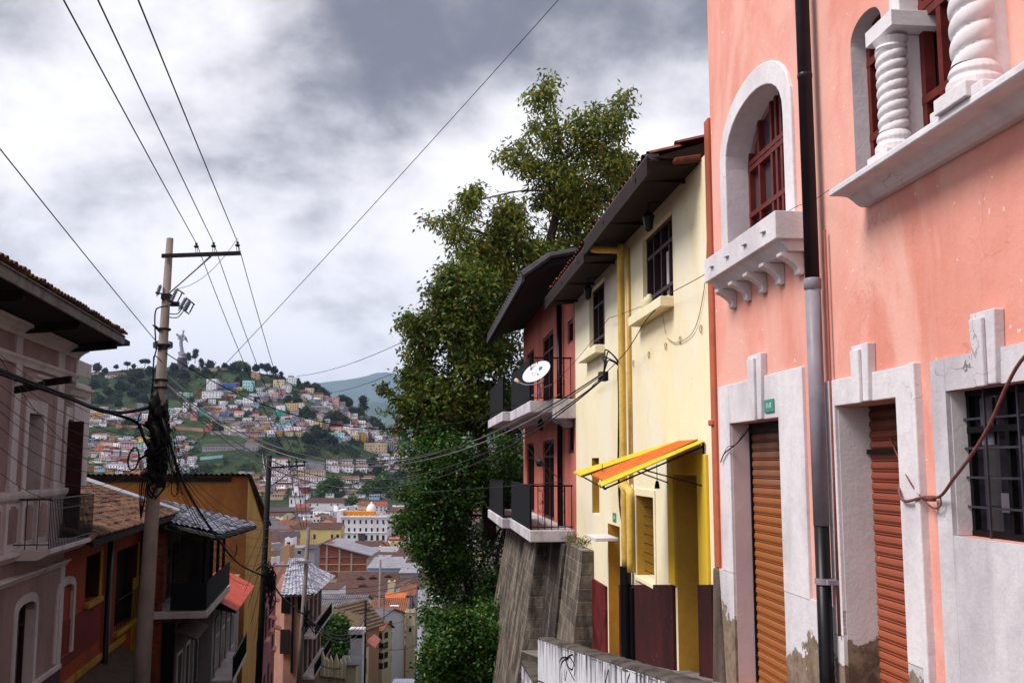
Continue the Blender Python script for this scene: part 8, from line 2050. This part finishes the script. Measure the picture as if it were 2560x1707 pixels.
m.tube([atY(1042, 1690, 120)+Vector((0, 0, 1.2)), atY(1047, 1636, 144)+Vector((0, 0, 1.2))], .06, 5); m.tube([atY(1042, 1690, 120)+Vector((0, 0, .5)), atY(1047, 1636, 144)+Vector((0, 0, .5))], .05, 5)
solo('handrail', m, simple('pale_blue_paint', '#8fb4d0', .5), 'pale blue painted handrail descending beside the lane', 'railing', FI)
lp_ = atY(1048, 1640, 140); o = thing('lamp_post', 'tall pale blue lamp post leaning over the lane by the bushes', 'street lamp', (lp_.x, lp_.y, lp_.z-4), FI)
m = MB(); m.tube([(lp_.x, lp_.y, lp_.z-4), (lp_.x, lp_.y, lp_.z+.6), (lp_.x-.5, lp_.y, lp_.z+1.2)], .09, 6); part('post', m, MATS['pale_blue_paint'], o)
for i, (px, py, D) in enumerate(((1036, 1634, 170), (1056, 1628, 175))):
    c = atY(px, py, D); o = thing('taxi', ['yellow taxi parked in the shade of the lane', 'second yellow taxi further right behind the handrail'][i], 'car', (c.x, c.y, c.z-.7), FI); b0 = Vector((c.x, c.y, c.z-.7))
    m = MB(); m.prism([(b0.y-2.1, b0.z+.3), (b0.y-2.1, b0.z+.8), (b0.y-1, b0.z+.95), (b0.y-.4, b0.z+1.4), (b0.y+.9, b0.z+1.4), (b0.y+1.6, b0.z+.95), (b0.y+2.1, b0.z+.85), (b0.y+2.1, b0.z+.3)], 'x', b0.x-.8, b0.x+.8); part('body', m, simple('taxi_yellow', '#d8a818', .35) if 'taxi_yellow' not in MATS else MATS['taxi_yellow'], o, bevel=.06)
    for sx in (-.8, .8):
        for sy in (-1.3, 1.3): m = MB(); m.tube([(b0.x+sx-.1, b0.y+sy, b0.z+.3), (b0.x+sx+.1, b0.y+sy, b0.z+.3)], .3, 12); part('wheel', m, M_black, o)
    m = MB(); m.hexa([(b0.x-.65, b0.y-1.03, b0.z+.97), (b0.x+.65, b0.y-1.03, b0.z+.97), (b0.x+.6, b0.y-.45, b0.z+1.36), (b0.x-.6, b0.y-.45, b0.z+1.36)], [(b0.x-.65, b0.y-1.0, b0.z+1.02), (b0.x+.65, b0.y-1.0, b0.z+1.02), (b0.x+.6, b0.y-.42, b0.z+1.41), (b0.x-.6, b0.y-.42, b0.z+1.41)]); part('windscreen', m, M_glassd, o)
# ================= overhead wires =================
M_wire = simple('dark_wire', '#16142a', .5, 0, .2, 20, 0); M_wgrey = simple('grey_wire', '#6a6670', .5, 0, .2, 20, 0)
WN = [0]
def wire(pts, r, lab, mat=None, group=None, n=5, smooth_n=10):
    m = MB()
    for P_, rr_ in (pts if isinstance(pts[0], tuple) and isinstance(pts[0][0], list) else [(pts, r)]): m.tube(P_, rr_, n)
    return solo('overhead_cable', m, mat or M_wire, lab, 'cable', FI, group)
def UP(px, py, D): return atY(px, py, D)
G1 = 'three power lines over the cross-arms'
nm3 = ['leftmost power line', 'middle power line', 'rightmost power line']
for i, (x0, y0) in enumerate(((165, -5), (250, -5), (350, -5))):
    s = UP(x0-(INSUL[i].x*0), y0, 9.0)
    ext = s+(s-INSUL[i])*1.2
    m = MB(); m.tube(sagline(ext, INSUL[i], .06, 16), .009, 5); m.tube(sagline(INSUL[i], INS2[i], .22, 24), .009, 5)
    far = UP(720+20*i+(-12), 1330+6*i, 75)
    m.tube(sagline(INS2[i], atY(755+6*i, 1322, 50.2), .3, 12), .012, 4)
    solo('power_line', m, M_wire, nm3[i]+' of the three crossing both cross-arms', 'cable', FI, G1)
sid = pp(404-14, 840, 0)
_s = UP(-10, 335, 12); _e = pp(403, 868, -.1)
wire(sagline(_s+(_s-_e)*1.3, _e, .12, 30), .009, 'single wire coming down from the upper left sky to the pole', n=5)
_s = UP(1362, -10, 14); _e = pp(418, 1062, -.1)
wire(sagline(_s+(_s-_e)*1.0, _e, .3, 44), .006, 'very long thin wire crossing the sky from top centre to the pole')
# thick black bundle from the left edge to the pole, with dead-end branches
m = MB()
b0 = UP(-60, 905, 17.5); b1 = UP(150, 985, 19); b2 = UP(262, 1028, 20.6); b3 = pp(330, 1028, -.3); b4 = pp(392, 1014, -.2)
for k in range(7):
    j = lambda: Vector((rs.uniform(-.03, .03), rs.uniform(-.03, .03), rs.uniform(-.035, .035)))
    m.tube(smoothpath([b0+j()*2, b1+j(), b2+j(), b3+j()*.6, b4+j()], 6), .022, 6)
solo('cable_bundle', m, M_cabb, 'thick twisted black cable bundle sweeping from the left edge to the pole', 'cable', FI, smooth=True)
m = MB(); m.tube(smoothpath([b2, pp(340, 1055, -.3), pp(360, 1095, -.2), pp(384, 1140, -.15)]), .035, 6); m.tube(smoothpath([pp(350, 1060, -.3), pp(375, 1064, -.2), pp(392, 1062, -.1)]), .02, 5); m.tube(smoothpath([pp(353, 1030, -.3), pp(345, 1050, -.3), pp(347, 1072, -.3)]), .016, 5)
solo('branch_cable', m, M_cabb, 'thick branch cable dropping from the bundle into the pole tangle', 'cable', FI, smooth=True)
m = MB(); m.tube(smoothpath([pp(402, 1030, -.2), pp(425, 1110, -.4), (UP(470, 1230, 24)), UP(555, 1360, 30), UP(600, 1410, 33), UP(660, 1440, 35.8)], 8), [.03]*41, 7)
m.tube(smoothpath([UP(585, 1392, 32), UP(592, 1375, 32), UP(590, 1360, 32)]), .02, 5); m.tube(smoothpath([UP(640, 1425, 35), UP(652, 1415, 35.2), UP(665, 1412, 35.6)]), .03, 5)
solo('thick_cable', m, M_cabb, 'thick black cable slanting from the concrete pole down to the tarred pole', 'cable', FI, smooth=True)
wire(smoothpath([UP(674, 1430, 36), UP(690, 1470, 38), UP(715, 1500, 44), UP(765, 1540, 50)], 8), .035, 'thick cable sagging from the tarred pole to the pale concrete pole')
# bundles to the right-hand houses
ST1 = pp(415, 955, -.1)
ends = [FR.w(wp(1507, 932, Y2+.42)), FR.w(wp(1507, 936, Y2+.40)), FR.w(wp(1510, 944, Y2+.38)), FR.w(wp(1508, 947, Y2+.42))]
labs = ['upper cable', 'second cable', 'third cable', 'lowest cable']
for k, sg_ in enumerate((1.62, 1.70, 1.92, 2.05)):
    wire(sagline(ST1+Vector((0, 0, -.03*k)), ends[k], sg_, 36), .012, labs[k]+' of the four sagging from the concrete pole to the yellow house', M_wgrey if k in (1,) else M_cabb, 'cables sagging across to the yellow house', 6)
wire(sagline(pp(414, 882, -.05), FR.w(wp(1290, 1012, Y3+1.3)), 1.05, 40), .013, 'single thick cable sagging from the pole towards the upper balcony', M_cabb, None, 6)
wire(sagline(pp(412, 930, -.05), FR.w(wp(1400, 985, Y3+1.0)), 1.6, 40), .006, 'thin grey service wire between the pole and the balcony house', M_wgrey)
wire(sagline(UP(742, 940, 60), UP(1040, 838, 39), .3, 20), .014, 'upper thin wire running behind the big tree towards the hill')
wire(sagline(UP(800, 985, 60), UP(1075, 888, 38), .3, 20), .014, 'lower thin wire running behind the big tree towards the hill')
# fine telephone drops on the left
drops = [((-20, 870), (222, 1010)), ((-20, 905), (300, 1060)), ((-20, 945), (380, 1120)), ((-20, 985), (392, 1150)), ((-20, 1010), (360, 1130)), ((-20, 1050), (392, 1165)), ((-20, 1100), (388, 1180)), ((-20, 1165), (225, 1178)), ((-20, 860), (392, 1100))]
for i, (a, b_) in enumerate(drops):
    e_ = pp(392-rs.uniform(0, 4), 1080+i*10, -.15)
    wire(sagline(UP(a[0], a[1], 16.5), e_, .28+.07*i, 20), .006, ['uppermost', 'second', 'third', 'fourth', 'fifth', 'sixth', 'seventh', 'eighth', 'lowest'][i]+' of the thin wires crossing in front of the mauve house', M_cabb, 'thin wires in front of the mauve house')
for i in range(8):
    a = pp(405+i*2, 1110+i*5, -.1); e_ = UP(668+rs.uniform(-8, 8), 1300+i*20, 35.8)
    wire(sagline(a, e_, .5+.1*i, 20), .008, ['first', 'second', 'third', 'fourth', 'fifth', 'sixth', 'seventh', 'eighth'][i]+' from the top of the fan of thin wires between concrete and tarred poles', M_cabb, 'fan of thin wires between the poles')
for i in range(5):
    a = UP(668, 1290+i*30, 35.8); e_ = atY(603+i*8, 1440+i*40, 47)
    wire(sagline(a, e_, .1, 8), .010, ['top', 'second', 'middle', 'fourth', 'bottom'][i]+' short drop wire from the tarred pole back to the ochre house', M_cabb, 'drop wires at the tarred pole')
for i in range(3):
    wire(sagline(atY(771, 1470+i*12, 50), atY(1240, 1345+i*16, 60), .9, 24), .018, ['upper', 'middle', 'lower'][i]+' pale cable of three rising right from the pale concrete pole', M_wgrey, 'pale cables over the warehouse')
for i in range(3):
    wire(sagline(atY(771, 1545+i*6, 50), atY(914, 1530+i*12, 110), 1.5, 20), .03, ['upper', 'middle', 'lower'][i]+' dark cable of three from the pale pole to the thin dark pole', M_cabb, 'dark cables over the garden tree')
wire(sagline(atY(800, 1660, 90), atY(914, 1610, 110), 1.2, 16), .06, 'heavy dark cable drooping over the ornate wall', M_cabb)
wire(sagline(atY(914, 1610, 110), atY(1040, 1612, 140), .6, 16), .04, 'dark cable crossing the lane from the thin dark pole', M_cabb)
wire(sagline(atY(914, 1545, 110), atY(1036, 1535, 145), .9, 16), .03, 'thin cable from the dark pole to the church turret', M_cabb)
# drop wire from the brick pole top
wire(sagline(pp(594, 596, -.15), pp(441, 722, -.25), .25, 16), .006, 'jumper wire from the right insulator down to the fuses')
# service wires on the balcony house
m = MB(); c = Vector(wp(1350, 1156, Y3+1.1))
for (px, py) in ((1310, 1105), (1322, 1085), (1385, 1100), (1392, 1190), (1402, 1200), (1375, 1205), (1345, 1110), (1330, 1145)): m.tube([c, Vector(wp(px, py, Y3+.6))], .007, 4)
m.blob(c, (.09, .08, .08), 3, 8, 5, .3)
solo('cable_knot', m, M_cabb, 'star shaped knot of drop wires in front of the lower balcony', 'cable', FR)
wire(sagline(UP(760, 1225, 55), FR.w(wp(1404, 1204, Y3+1.0)), .2, 20), .008, 'thin wire from the town to the lower balcony rail', M_cabb)
